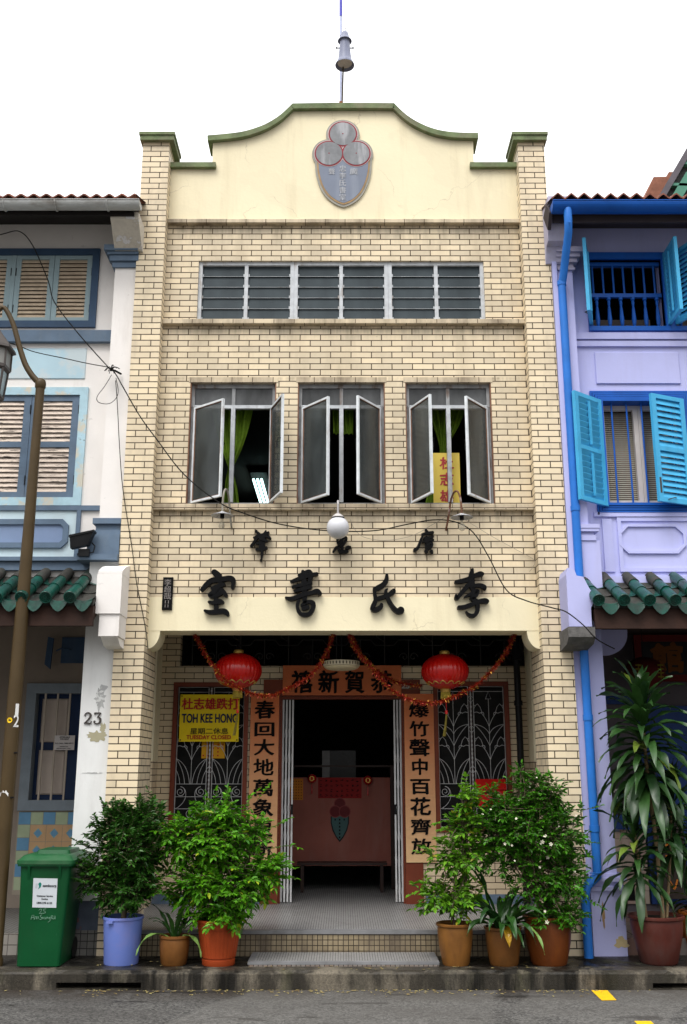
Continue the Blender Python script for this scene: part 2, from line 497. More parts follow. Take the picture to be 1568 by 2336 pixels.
BLACK = M('black_metal', (0.006,0.006,0.007), 0.4, 0.2, 8, spec=0.2)
LETTER = M('black_lacquer', (0.003,0.003,0.0035), 0.45, 0.25, 14, 0.0008, 40, spec=0.10)
MAROON = M('maroon_paint', (0.17,0.038,0.018), 0.5, 0.18, 3, 0.0006, 60, dirt=0.3, dcol=(0.08,0.03,0.02))
WIRE = M('black_cable', (0.008,0.007,0.006), 0.7, 0.1, 5, spec=0.15)
WIREG = M('grey_cable', (0.25,0.22,0.18), 0.6, 0.1, 5)
IRON = M('white_grille_paint', (0.55,0.55,0.55), 0.5, 0.15, 12)
WHITEM = M('white_gate_paint', (0.62,0.62,0.62), 0.45, 0.12, 10, dirt=0.4, dcol=(0.25,0.22,0.2), ds=(8,8,2))
GOLD = M('gold_trim', (0.55,0.36,0.09), 0.38, 0.25, 30, metal=0.6)
RED = M('red_silk', (0.52,0.006,0.004), 0.24, 0.12, 5, spec=0.55)
YEL = M('yellow_cloth', (0.86,0.64,0.012), 0.6, 0.08, 4)
SIGNRED = M('red_print', (0.45,0.02,0.015), 0.6, 0.1, 20)
INK = M('black_ink', (0.006,0.005,0.005), 0.8, 0.3, 25, spec=0.1)
SOIL = M('potting_soil', (0.03,0.022,0.015), 0.95, 0.4, 30, 0.01, 60)
BARK = M('grey_bark', (0.12,0.09,0.06), 0.9, 0.35, 18, 0.004, 60)
GREYW = M('weathered_white_paint', (0.82,0.78,0.745), 0.7, 0.06, 1.5, 0.0015, 30, dirt=0.5, dcol=(0.36,0.31,0.26), ds=(3,3,0.5), dr=(0.56,0.84), spots=0.2, scol=(0.3,0.27,0.24), ss=9, sr=(0.68,0.71))
BLUEG = M('slate_blue_paint', (0.115,0.165,0.232), 0.6, 0.14, 4, 0.001, 50, dirt=0.3, dcol=(0.2,0.22,0.24), ds=(5,5,1.5))
BLUED = M('dark_blue_paint', (0.034,0.068,0.125), 0.55, 0.15, 5, dirt=0.2, dcol=(0.12,0.14,0.17))
BLUEP = M('faded_pale_blue_paint', (0.46,0.63,0.71), 0.7, 0.06, 2, dirt=0.45, dcol=(0.66,0.64,0.60), ds=(2.5,2.5,2.5), dr=(0.48,0.56))
TEALG = M('grey_teal_shutter', (0.27,0.36,0.385), 0.6, 0.08, 6, dirt=0.2, dcol=(0.18,0.2,0.2))
SLATC = M('cream_slat', (0.50,0.40,0.29), 0.7, 0.14, 12, dirt=0.45, dcol=(0.30,0.2,0.13), ds=(5,5,22))
SLATW = M('peeling_slat', (0.68,0.57,0.48), 0.75, 0.1, 12, dirt=0.9, dcol=(0.07,0.055,0.05), ds=(6,6,42), dr=(0.53,0.63))
LILAC = M('lilac_paint', (0.485,0.50,0.81), 0.62, 0.05, 1.5, 0.001, 30, dirt=0.3, dcol=(0.33,0.31,0.48), ds=(3.5,3.5,0.5), dr=(.5,.76), spots=.5, scol=(0.52,0.5,0.62), ss=5, sr=(.68,.71))
LILACP = M('lilac_pillar_paint', (0.45,0.46,0.74), 0.65, 0.06, 1.5, 0.001, 30, dirt=0.3, dcol=(0.35,0.32,0.42), ds=(2.5,2.5,0.6), spots=0.5, scol=(0.33,0.26,0.2), ss=3.5, sr=(0.69,0.73))
BLUE = M('royal_blue_paint', (0.008,0.095,0.42), 0.45, 0.12, 4, 0.0006, 40, dirt=0.15, dcol=(0.03,0.06,0.15))
BLUEPIPE = M('bright_blue_pipe', (0.025,0.17,0.58), 0.38, 0.1, 4, dirt=0.2, dcol=(0.05,0.12,0.3), ds=(3,3,1))
CYAN = M('sky_blue_shutter', (0.065,0.40,0.68), 0.45, 0.08, 5, dirt=0.3, dcol=(0.035,0.22,0.36), ds=(9,9,2.5), spots=.5, scol=(0.20,0.30,0.34), ss=26, sr=(.66,.70))
GREENT = M('green_glazed_tile', (0.005,0.060,0.042), 0.32, 0.45, 11, 0.002, 30, dirt=0.6, dcol=(0.03,0.034,0.03), ds=(5,5,5), dr=(0.46,0.66), spec=0.3)
GREYT = M('grey_old_tile', (0.045,0.043,0.038), 0.8, 0.3, 14, 0.003, 30, dirt=0.5, dcol=(0.02,0.07,0.055), ds=(6,6,6))
TERRA = M('terracotta_tile', (0.20,0.075,0.05), 0.85, 0.4, 9, 0.003, 40, dirt=0.6, dcol=(0.05,0.035,0.03), ds=(5,5,5))
WOODD = M('dark_brown_wood', (0.035,0.017,0.012), 0.75, 0.3, 5, 0.002, 30)
GUTW = M('weathered_white_gutter', (0.47,0.48,0.47), 0.6, 0.15, 3, dirt=0.65, dcol=(0.16,0.13,0.10), ds=(2.2,6,6), dr=(0.5,0.68))
STONE = M('grey_stone', (0.12,0.115,0.11), 0.9, 0.35, 12, 0.006, 40, dirt=0.5, dcol=(0.05,0.05,0.045), ds=(5,5,5))
POLE = M('brown_lamp_post', (0.062,0.040,0.016), 0.45, 0.12, 3, 0.0005, 40, dirt=0.3, dcol=(0.05,0.035,0.02), ds=(3,3,0.6))

def CR(ox, oy, zoom):      # measuring frames: a detail of the photograph -> the 1568-wide copy
    k = 1568/1944
    return lambda x, y: ((ox + x/zoom)*k, (oy + y/zoom)*k)

# ================================================================ ground
def asphalt():
    m, nt, N, L, B = _new('asphalt')
    P = _pos(N)
    v = N.new('ShaderNodeTexVoronoi'); v.inputs['Scale'].default_value = 62; L.new(P, v.inputs['Vector'])
    sp = N.new('ShaderNodeSeparateColor'); L.new(v.outputs['Color'], sp.inputs[0])
    c = _mix(N, L, _ramp(N, L, sp.outputs[0], 0.1, 1.0), (0.026,0.025,0.024), (0.175,0.168,0.158))
    c = _mix(N, L, _ramp(N, L, _noise(N, L, P, 260, 3), 0.4, 0.7), c, (0.065,0.063,0.06))
    d = _ramp(N, L, _noise(N, L, P, 1.6, 6, 0.6, (0.7,1.6,1)), 0.45, 0.75)
    c = _mix(N, L, _math(N, L, 'MULTIPLY', d, 0.7), c, (0.045,0.041,0.038))
    w = _ramp(N, L, _noise(N, L, P, 2.1, 7, 0.7, (0.8,2.2,1)), 0.60, 0.65)
    c = _mix(N, L, _math(N, L, 'MULTIPLY', w, 0.85), c, (0.022,0.02,0.019))
    sp2 = N.new('ShaderNodeSeparateXYZ'); L.new(P, sp2.inputs[0])
    gut = _math(N, L, 'MULTIPLY', _ramp(N, L, sp2.outputs[1], KF-.55, KF-.05), _ramp(N, L, _noise(N, L, P, 2.4, 6, .7), .30, .52))
    c = _mix(N, L, _math(N, L, 'MULTIPLY', gut, .9), c, (0.028,0.021,0.015))
    # damp stains left by watering the pots
    for (ex, ey, ea, eb) in ((1.62, -1.0, .30, .075), (.55, -.93, .22, .04), (2.0, -.86, .38, .05), (-1.5, -.83, .7, .05), (.2, -1.28, .28, .05)):
        dx = _math(N, L, 'MULTIPLY', _math(N, L, 'SUBTRACT', sp2.outputs[0], ex), 1/ea); dy = _math(N, L, 'MULTIPLY', _math(N, L, 'SUBTRACT', sp2.outputs[1], ey), 1/eb)
        rr = _math(N, L, 'ADD', _math(N, L, 'ADD', _math(N, L, 'MULTIPLY', dx, dx), _math(N, L, 'MULTIPLY', dy, dy)), _math(N, L, 'MULTIPLY', _noise(N, L, P, 9, 6, .7), 2.2))
        c = _mix(N, L, _math(N, L, 'MULTIPLY', _ramp(N, L, rr, 1.9, 1.45), .8), c, (0.016,0.014,0.012))
    B.inputs['Specular IOR Level'].default_value = .2
    pt = _ramp(N, L, _noise(N, L, P, .55, 2, .5, (1,.6,1)), .5, .515)
    c = _mix(N, L, _math(N, L, 'MULTIPLY', pt, .22), c, (0.2,0.19,0.175))
    L.new(c, B.inputs['Base Color'])
    L.new(_math(N, L, 'MULTIPLY_ADD', w, -0.35, 0.85), B.inputs['Roughness'])
    h = _math(N, L, 'ADD', v.outputs['Distance'], _math(N, L, 'MULTIPLY', _noise(N, L, P, 190, 3), 0.6))
    L.new(_bump(N, L, h, 0.006, 0.8), B.inputs['Normal'])
    return m
def paving(name, base, wet=0.0):
    m, nt, N, L, B = _new(name)
    P = _pos(N)
    f = _ramp(N, L, _noise(N, L, P, 55, 6, 0.7), 0.3, 0.75)
    c = _mix(N, L, f, tuple(x*0.55 for x in base), tuple(x*1.35 for x in base))
    k = _ramp(N, L, _noise(N, L, P, 1.4, 7, 0.65, (1.0,1.0,0.35)), 0.46, 0.62)
    c = _mix(N, L, _math(N, L, 'MULTIPLY', k, 0.75), c, (0.045,0.042,0.032))
    g = _ramp(N, L, _noise(N, L, P, 2.3, 5, 0.6, (1,1,0.3)), 0.54, 0.66)
    c = _mix(N, L, _math(N, L, 'MULTIPLY', g, 0.7), c, (0.050,0.054,0.016))
    ro = 0.85
    if wet:
        w = _ramp(N, L, _noise(N, L, P, 1.9, 6, 0.7, (1,1,.25)), 0.42, 0.52)
        c = _mix(N, L, _math(N, L, 'MULTIPLY', w, wet), c, (0.010,0.009,0.008))
        L.new(_math(N, L, 'MULTIPLY_ADD', w, -0.55, ro), B.inputs['Roughness'])
    else: B.inputs['Roughness'].default_value = ro
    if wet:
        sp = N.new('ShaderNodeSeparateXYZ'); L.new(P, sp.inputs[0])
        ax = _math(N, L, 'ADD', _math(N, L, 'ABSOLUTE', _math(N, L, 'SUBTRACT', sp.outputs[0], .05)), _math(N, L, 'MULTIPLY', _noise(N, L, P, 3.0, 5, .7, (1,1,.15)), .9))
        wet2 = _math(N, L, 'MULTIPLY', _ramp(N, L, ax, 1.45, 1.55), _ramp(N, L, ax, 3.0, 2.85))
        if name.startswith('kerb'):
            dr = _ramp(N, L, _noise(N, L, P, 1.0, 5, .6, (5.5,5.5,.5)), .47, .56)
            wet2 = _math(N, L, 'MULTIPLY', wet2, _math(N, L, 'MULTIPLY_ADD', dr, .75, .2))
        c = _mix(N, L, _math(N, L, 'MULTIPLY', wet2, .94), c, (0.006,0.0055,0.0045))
    B.inputs['Specular IOR Level'].default_value = .18
    L.new(c, B.inputs['Base Color'])
    L.new(_bump(N, L, _noise(N, L, P, 70, 6, 0.7), 0.006), B.inputs['Normal'])
    return m
KF, RZ = -0.74, -0.165
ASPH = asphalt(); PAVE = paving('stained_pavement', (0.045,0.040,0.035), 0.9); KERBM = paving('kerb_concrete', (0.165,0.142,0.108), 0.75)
KF, RZ = -0.74, -0.165
mb = MB()
nx = 60
mb.q((-90,-90,RZ),(90,-90,RZ),(90,KF+0.001,RZ),(-90,KF+0.001,RZ))
tag(mb.build('road', ASPH), kind='structure')
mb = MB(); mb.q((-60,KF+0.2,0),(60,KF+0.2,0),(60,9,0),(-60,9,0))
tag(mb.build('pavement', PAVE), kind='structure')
mb = MB()
drain = (WX(128,2250,KF), WX(322,2250,KF), RZ+0.012, RZ+0.065)
drain2 = (WX(1490,2250,KF), WX(1640,2250,KF), RZ+0.012, RZ+0.06)
rnd = random.Random(4)
xs = [-60]+[-9+i*0.15 for i in range(121)]+[60]
mb.wall(-60, 60, RZ-0.1, -0.03, KF, KF+0.2, [drain, drain2])
xs = [-60]+[-6+i*0.06 for i in range(216)]+[60]
e1 = []
w1 = w2 = 0.0
for x in xs:
    w1 = w1*.75+rnd.gauss(0,.0045); w2 = w2*.7+rnd.gauss(0,.004)
    e1.append((x, KF+.012+abs(w1)*1.2, -.010-abs(w2)*1.4))
for i in range(len(xs)-1):
    a, b = e1[i], e1[i+1]
    mb.q((a[0],KF,-.03),(b[0],KF,-.03),(b[0],b[1],b[2]),(a[0],a[1],a[2]))
    mb.q((a[0],a[1],a[2]),(b[0],b[1],b[2]),(b[0],KF+.05,-.001),(a[0],KF+.05,-.001))
    mb.q((a[0],KF+.05,-.001),(b[0],KF+.05,-.001),(b[0],KF+.21,.001),(a[0],KF+.21,.001))
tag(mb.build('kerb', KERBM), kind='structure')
mb = MB(); mb.box(-6, 9, KF+0.19, KF+0.25, RZ-0.1, -0.03)
tag(mb.build('drain_channel', DARK), kind='structure')
# fallen leaves and petals along the gutter
LITTER = leafmat('fallen_leaf', (0.16,0.09,0.03), (0.46,0.40,0.16), 0.7, 0.1)
mb = MB(); rnd = random.Random(9)
for i in range(420):
    x = rnd.uniform(-2.4, 2.4) if rnd.random() < 0.8 else rnd.uniform(-4.5, 4.5)
    y = KF - abs(rnd.gauss(0, 0.10)) - 0.015; z = RZ+0.004+rnd.random()*0.004
    if rnd.random() < 0.2: y = KF+rnd.uniform(0.02,0.5); z = 0.005
    a = rnd.uniform(0, 6.28); l = rnd.uniform(0.008, 0.026); w = l*rnd.uniform(.3,.6)
    d = Vector((math.cos(a), math.sin(a), 0)); s = Vector((-d.y, d.x, 0)); p = Vector((x,y,z))
    mb.add([p-d*l, p+s*w+Vector((0,0,.003)), p+d*l, p-s*w+Vector((0,0,.003))], [(0,1,2),(0,2,3)])
tag(mb.build('leaf_litter', LITTER), kind='stuff')
YROAD = M('yellow_road_paint', (0.78,0.45,0.01), 0.6, 0.12, 30, spots=0.6, scol=(0.15,0.12,0.06), ss=30, sr=(0.6,0.66))
for i, (pts) in enumerate(([(1349,2259),(1386,2259),(1407,2281.5),(1373,2282)], [(1447,2329),(1485,2329),(1512,2356),(1475,2357)])):
    mb = MB(); P4 = []
    for (x, y) in pts:
        v = (1168-y)/FD; t = (RZ+0.004-CAMZ)/(_sp+v*_cp); P4.append(((x-784)/FD*t, CAMY+t*(_cp-v*_sp), RZ+0.004))
    mb.q(*P4)
    tag(mb.build('parking_mark', YROAD), kind='structure')

# ================================================================ brick clan house
YW = 0.17
PX0, PX1 = 2.157, 2.485
house = thing('clan_house', 'three storey cream brick clan house with curved parapet and open porch', 'building', (0, 0.17, 0))
zBeam, zFas = WZ(1439, YW), WZ(1362.6, YW)
zL3a, zL3b = WZ(1149, YW-.07), WZ(1163, YW-.07)
zL2a, zL2b = WZ(727, YW-.07), WZ(738, YW-.07)
zL1a, zL1b = WZ(499, YW-.07), WZ(508, YW-.07)
zCasB, zCasT = zL3a+0.0, WZ(872, YW)
zLvB, zLvT = zL2a, WZ(594.5, YW)
CAS = [(-1.803, -0.790), (-0.537, 0.486), (0.726, 1.735)]
LVX = (-1.762, 1.706)
mb = MB()
mb.wall(-PX0-0.02, PX0+0.02, zFas, zL1b, YW, YW+0.2, [(a, b, zCasB, zCasT) for a, b in CAS] + [(LVX[0], LVX[1], zLvB, zLvT)])
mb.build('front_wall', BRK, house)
for s in (-1, 1):
    ztop = WZ(322, 0)
    mb = MB()
    a, b = (-PX1, -PX0) if s < 0 else (PX0, PX1)
    mb.box(a, b, 0, 0.36, 3.3, ztop); mb.box(a, b, 0, 0.68, -0.01, 3.3)
    pl = mb.build('pilaster', BRKP, house)
    mb = MB(); zc0, zc1 = ztop, WZ(303, -0.06)
    o_, i_ = (.028, .062) if s < 0 else (.062, .028)
    mb.box(a-o_, b+i_, -0.06, 0.42, zc0-0.02, zc1-0.03); mb.box(a-o_-.012, b+i_+.012, -0.075, 0.44, zc1-0.03, zc1+0.008)
    mb.build('cap', COPE, pl)
for za, zb in ((zL1a, zL1b), (zL2a, zL2b), (zL3a, zL3b)):
    mb = MB(); mb.bbox(-PX0-0.003, PX0+0.003, YW-0.072, YW+0.1, zb, za, 0.006)
    mb.build('string_course', LEDGE, house)
    mb = MB()
# soldier lintels stained dark over the casements
for a, b in CAS:
    mb = MB(); mb.box(a-0.02, b+0.02, YW-0.006, YW+0.11, zCasT-0.001, zCasT+0.062)
    mb.build('lintel', LEDGE, house)
# pediment
c1 = CR(380, 0, 1568/1180)
top = [(275,508),(335,503),(400,495),(450,482),(500,462),(550,430),(595,388),(690,386.5),(790,386),(900,386),(977,387),(1020,428),(1070,460),(1130,484),(1200,496),(1293,499)]
TP = []
for x, y in top:
    xd, yd = c1(x, y); TP.append((WX(xd, yd, YW-.06), WZ(yd, YW-.06)))
def dense(P, k=5):
    out = []
    for i in range(len(P)-1):
        p0, p1, p2, p3 = (Vector(P[j]) for j in (max(i-1,0), i, i+1, min(i+2,len(P)-1)))
        for q in range(k):
            t = q/k
            out.append(0.5*((2*p1)+(p2-p0)*t+(2*p0-5*p1+4*p2-p3)*t*t+(3*p1-p0-3*p2+p3)*t**3))
    out.append(Vector(P[-1])); return [(v.x, v.y) for v in out]
TPd = dense(TP[:7])[:-1] + TP[6:11][:-1] + dense(TP[10:])
xl, xr = c1(295, 560)[0], c1(1275, 560)[0]
XL, XR = WX(xl, 340, YW), WX(xr, 340, YW)
zsh_l, zsh_r = WZ(c1(0, 640)[1], YW), WZ(c1(0, 630)[1], YW)
zsh = (zsh_l+zsh_r)/2
mid = [(x, z-0.03) for x, z in TPd if XL+0.02 < x < XR-0.02]
poly = [(-PX0-.02, zL1b+.0), (PX0+.02, zL1b+.0), (PX0+.02, zsh), (XR, zsh), (XR, TP[-1][1]-0.03)] + mid[::-1] + [(XL, TP[0][1]-0.03), (XL, zsh), (-PX0-.02, zsh)]
mb = MB(); mb.prism(poly, YW+0.004, YW+0.22)
ped = mb.build('pediment', PLAST, house)
mb = MB()
n = len(TPd); th = 0.075
low = []
for i in range(n):
    d = Vector((TPd[min(i+1,n-1)][0]-TPd[max(i-1,0)][0], TPd[min(i+1,n-1)][1]-TPd[max(i-1,0)][1])).normalized()
    low.append((TPd[i][0]+d.y*th*0.6, TPd[i][1]-abs(d.x)*th-0.0))
for i in range(n-1):
    a, b, c, d = TPd[i], TPd[i+1], low[i+1], low[i]
    y0, y1 = YW-0.06, YW+0.28
    mb.q((d[0],y0,d[1]),(c[0],y0,c[1]),(b[0],y0,b[1]),(a[0],y0,a[1]))
    mb.q((a[0],y0,a[1]),(b[0],y0,b[1]),(b[0],y1,b[1]),(a[0],y1,a[1]))
    mb.q((c[0],y0,c[1]),(d[0],y0,d[1]),(d[0],y1,d[1]),(c[0],y1,c[1]))
    mb.q((c[0],y1,c[1]),(d[0],y1,d[1]),(a[0],y1,a[1]),(b[0],y1,b[1]))
for k in (0, n-1):
    a, d = TPd[k], low[k]
    mb.q((a[0],YW-.06,a[1]),(a[0],YW+.28,a[1]),(d[0],YW+.28,d[1]),(d[0],YW-.06,d[1]))
mb.build('coping', COPE, ped)
for (x0, x1, zz) in ((-PX0, WX(492, 385, YW-.05), zsh), (WX(1073, 380, YW-.05), PX0, zsh)):
    mb = MB(); mb.box(x0, x1, YW-0.055, YW+0.27, zz-0.004, zz+0.062); mb.build('coping', COPE, ped)
# mass of the house behind (rooms kept closed so that they are dark inside)
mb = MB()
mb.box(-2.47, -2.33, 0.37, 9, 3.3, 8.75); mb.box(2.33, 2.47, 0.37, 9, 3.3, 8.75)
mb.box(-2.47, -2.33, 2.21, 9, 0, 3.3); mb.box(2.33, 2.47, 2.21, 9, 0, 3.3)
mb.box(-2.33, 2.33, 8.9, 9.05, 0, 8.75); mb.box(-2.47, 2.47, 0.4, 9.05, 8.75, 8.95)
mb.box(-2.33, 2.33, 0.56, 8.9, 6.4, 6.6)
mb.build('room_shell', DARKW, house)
mb = MB(); mb.box(-2.33, 2.33, 0.56, 8.9, 3.74, 4.0)
mb.build('porch_ceiling', M('dark_stained_ceiling', (0.025,0.018,0.014), 0.8, 0.3, 3), house)
# fascia beam over the porch with its two curved brackets
mb = MB()
mb.box(-PX0-.001, PX0+.001, YW-0.012, 0.54, zBeam, zFas); mb.box(-PX0-.001, PX0+.001, YW+.21, 0.56, zFas, 4.05)
for s in (-1, 1):
    x0 = s*(PX0+.001); pts = [(x0, zBeam+.001)]
    for k in range(9):
        a = k/8*math.pi/2
        pts.append((x0-s*0.135*math.cos(a), zBeam+.001-0.20*math.sin(a)))
    mb.prism(pts, YW-0.008, 0.5)
mb.build('fascia_beam', PLASTF, house)
# porch rear wall
YB = 2.05
zF = 0.246
DX0, DX1, DZ = -0.799, 0.758, 2.72
WN = [(-2.158, -1.206, 1.075, 2.895), (1.142, 2.095, 1.075, 2.905)]
zV = 3.105
BRKB = brickmat('cream_porch_brick', (0.74,0.60,0.40), (0.66,0.54,0.37), (0.035,0.018,0.014), 0.2425, 0.0744, 0.0045, dirt=0.25, dcol=(0.3,0.22,0.14), ph=(0.09,0.03))
mb = MB(); mb.wall(-2.47, 2.47, zF, zV, YB, YB+0.15, [(DX0-.0, DX1+.0, zF-.1, DZ)] + WN)
mb.wall(-2.47, -2.10, zV, 3.74, YB, YB+0.15)
mb.build('porch_wall', BRKB, house)
for s in (-1, 1):
    mb = MB(); mb.box(s*2.325, s*2.47, 1.7, YB-.002, 1.92, 3.74, 0); mb.box(s*2.325, s*2.47, 1.7, YB-.002, zF, 1.92, 1)
    mb.build('porch_pier', [PLASTF, BRKB], house)
mb = MB()
mb.box(-2.325, -1.0, YB-.006, YB+.01, zF, zF+.11); mb.box(1.0, 2.325, YB-.006, YB+.01, zF, zF+.11)
mb.build('skirting', BLUEG, house)
# vent grille above the porch wall
mb = MB(); yv = YB+0.05
def line(pts, r=0.006, y=yv, n=6): mb.tube([(x, y, z) for x, z in pts], r, n)
for k in range(7):
    x = -1.95+k*0.62; z0, z1 = zV+.02, 3.72
    line([(x, z0), (x, z1)], .007)
    line([(x+.1, z1-.12), (x+.2, z1-.05), (x+.42, z1-.05), (x+.52, z1-.12), (x+.52, z1-.24), (x+.62, z1-.3)])
    line([(x, z0+.25), (x+.12, z0+.25), (x+.18, z0+.32), (x+.44, z0+.32), (x+.5, z0+.25), (x+.62, z0+.25)])
    for s in (-1, 1):
        cx, cz = x+.31+s*.075, z0+.1
        line([(cx-s*.075+s*.06*(1-t/14)*math.cos(t*.55)*1.0+s*.06, cz+.06*(1-t/16)*math.sin(t*.55)) for t in range(14)])
    line([(x+.31, z0), (x+.31, z0+.32)])
mb.build('vent_grille', M('dark_grille_iron', (0.045,0.043,0.04), 0.6, 0.1, 8), house)
# door frame (maroon boards) and sliding lattice gates
mb = MB()
mb.box(DX0-.215, DX0, YB-.03, YB+.02, zF, 2.93); mb.box(DX1, DX1+.215, YB-.03, YB+.02, zF, 2.93)
mb.box(DX0, DX1, YB-.028, YB+.02, DZ, 2.93)
mb.box(DX0, DX0+.025, YB+.02, YB+.17, zF, DZ); mb.box(DX1-.025, DX1, YB+.02, YB+.17, zF, DZ); mb.box(DX0+.025, DX1-.025, YB+.021, YB+.17, DZ-.03, DZ-.001)
mb.build('door_frame', MAROON, house)
for s, xa, n, xb in ((-1, DX0+.035, 4, 0.040), (1, DX1-.035, 3, 0.038)):
    mb = MB(); yg = YB+.09
    xs = [xa - s*k*xb for k in range(n)]
    for k, x in enumerate(xs):
        mb.box(x-.0105, x+.0105, yg-.012+.002*(k % 2), yg+.006, zF+.012, DZ-.035)
    zz = zF+.05
    k = 0
    while zz < DZ-.3:
        for i in range(n-1):
            a, b = xs[i], xs[i+1]
            mb.tube([(a, yg+.016, zz), (b, yg+.016, zz+.23)], .003, 5)
            mb.disc((a, yg-.013, zz), .005, 8, 0, 'y')
        zz += .31
    mb.box(xs[-1]-.012, xs[-1]+.012, yg-.022, yg+.02, 1.28, 1.40, 1)
    mb.build('folding_gate', [WHITEM, BLACK], house)
# grille windows either side of the door
def spiral(cx, cz, r, a0, turns, dirn, n=22):
    return [(cx+r*(1-.8*t/n)*math.cos(a0+dirn*turns*2*math.pi*t/n), cz+r*(1-.8*t/n)*math.sin(a0+dirn*turns*2*math.pi*t/n)) for t in range(n+1)]
def qb(p0, p1, p2, n=9):
    return [((1-t)**2*p0[0]+2*t*(1-t)*p1[0]+t*t*p2[0], (1-t)**2*p0[1]+2*t*(1-t)*p1[1]+t*t*p2[1]) for t in [i/n for i in range(n+1)]]
for (x0, x1, z0, z1) in WN:
    wroot = MB(); wroot.ring(x0-.002, x1+.002, z0-.002, z1+.002, .055, YB-.028, YB+.13)
    wo = wroot.build('grille_window', MAROON, house)
    mb = MB(); yg = YB+.03
    X0, X1, Z0, Z1 = x0+.06, x1-.06, z0+.06, z1-.06
    H = Z1-Z0; mid = (X0+X1)/2
    def ln(pts, r=.0034, y=yg): mb.tube([(x, y, z) for x, z in pts], r, 5)
    for pa, pb in ((X0, mid-.035), (mid+.035, X1)):
        pw = pb-pa
        U = lambda u, v: (pa+u*pw, Z1-v*H)     # u 0..1 across, v 0..1 down
        ln([U(0,0),U(0,1)], .0045); ln([U(1,0),U(1,1)], .0045)
        for v in (0.0, .035, .70, .79, .875, .95, 1.0): ln([U(0,v), U(1,v)], .0034)
        ln([U(.5,.09), U(.5,.70)])
        ln([U(.41,.09), U(.59,.09), U(.5,.035), U(.41,.09)])
        for fv in (.17, .41):
            for s in (0, 1):
                f = (lambda u, v, s=s: U(u if s == 0 else 1-u, v))
                ln(qb(f(.5, fv+.12), f(.38, fv+.05), f(.24, fv+.02)))
                ln([f(.0, fv-.005), f(.06, fv-.03), f(.13, fv-.045), f(.22, fv-.02), f(.27, fv+.015), f(.2, fv+.025), f(.1, fv+.015), f(0, fv+.02)])
                ln([f(.0, fv-.035), f(.06, fv-.03)]); ln(qb(f(.24, fv+.02), f(.36, fv+.01), f(.33, fv+.04), 5))
        for s in (0, 1):
            f = (lambda u, v, s=s: U(u if s == 0 else 1-u, v))
            ln(qb(f(.5, .345), f(.38, .285), f(0, .275))); ln(qb(f(.5, .43), f(.3, .33), f(0, .275)))
            ln(qb(f(.46, .70), f(.40, .56), f(0, .52))); ln(qb(f(.30, .70), f(.26, .60), f(0, .52))); ln(qb(f(.14, .70), f(.12, .64), f(0, .60)))
            c = f(.17, .755)
            ln(spiral(c[0], c[1], .062, (math.pi/2), 1.6, 1 if s else -1))
            ln(qb(f(.17, .718), f(.40, .73), f(.34, .80))); ln(qb(f(.34, .80), f(.26, .85), f(.02, .875)))
        c = U(.5, .91); ln([(c[0]+.045*math.cos(t*.524), c[1]+.045*math.sin(t*.524)) for t in range(13)])
    for v in (.09, .31, .60, .83):
        ln([(mid+.035*math.cos(t*.524), Z1-v*H+.035*math.sin(t*.524)) for t in range(13)])
    ln([(mid, Z1), (mid, Z0)], .006, yg+.01)
    for k in range(32): mb.box(mid-.009, mid+.009, yg-.004, yg+.008, Z1-.03-k*H/32.5, Z1-.055-k*H/32.5)
    mb.build('grille', IRON, wo)
    mb = MB()
    zz = Z0
    while zz < Z1-.03:
        a = 0.035
        mb.q((X0, YB+.115, zz), (X1, YB+.115, zz), (X1, YB+.115-a, zz+.125), (X0, YB+.115-a, zz+.125)); zz += .12
    mb.box(mid-.02, mid+.02, YB+.045, YB+.075, Z0, Z1, 1)
    mb.build('louvre', [glassmat('dark_louvre_glass', (0.018,0.018,0.018), .985, .35, .2, .12), M('dark_bronze_bar', (0.06,0.04,0.035), 0.5)], wo)
# porch floor and steps
FLOORT = brickmat('grey_mosaic_floor', (0.34,0.335,0.33), (0.27,0.27,0.27), (0.06,0.057,0.055), 0.026, 0.026, 0.0024, off=0.0, floor=True, dirt=0.3, dcol=(0.12,0.11,0.10), rough=0.3, bd=0.001, msm=0.3)
RISERT = brickmat('beige_mosaic_riser', (0.33,0.265,0.165), (0.26,0.205,0.125), (0.025,0.018,0.013), 0.052, 0.052, 0.0038, off=0.0, dirt=0.85, dcol=(0.08,0.06,0.045), rough=0.4, bd=0.002, dr=(0.42,0.66))
NOSE = M('grey_tile_nosing', (0.20,0.20,0.205), 0.45, 0.2, 5, 0.001, 40, dirt=0.5, dcol=(0.08,0.07,0.06), ds=(4,4,4))
mb = MB()
mb.box(-2.47, 2.47, 0.06, 8.9, -0.02, zF, 0)
mb.box(-PX0, PX0, 0.0, 0.055, 0.0, zF-.036, 1)
mb.box(-PX0, PX0, -0.012, 0.062, zF-.035, zF+.002, 2)
mb.build('porch_floor', [FLOORT, RISERT, NOSE], house)
mb = MB()
sx0, sx1 = WX(566, 2200, -.5), WX(1002, 2200, -.5)
mb.box(sx0+.06, sx1-.06, -0.47, -0.013, 0.0, 0.042, 0)
mb.box(sx0, sx1, -0.54, -0.471, 0.018, 0.043, 2); mb.box(sx0, sx0+.06, -.47, -.013, .018, .0425, 2); mb.box(sx1-.06, sx1, -.47, -.013, .018, .0425, 2)
mb.box(sx0+.006, sx1-.006, -0.533, -0.02, 0.0, 0.0178, 1)
mb.build('step', [FLOORT, brickmat('pale_mosaic_edge', (0.45,0.40,0.36), (0.36,0.27,0.22), (0.06,0.05,0.045), 0.045, 0.05, 0.004, off=0.0, dirt=0.5), NOSE], house)
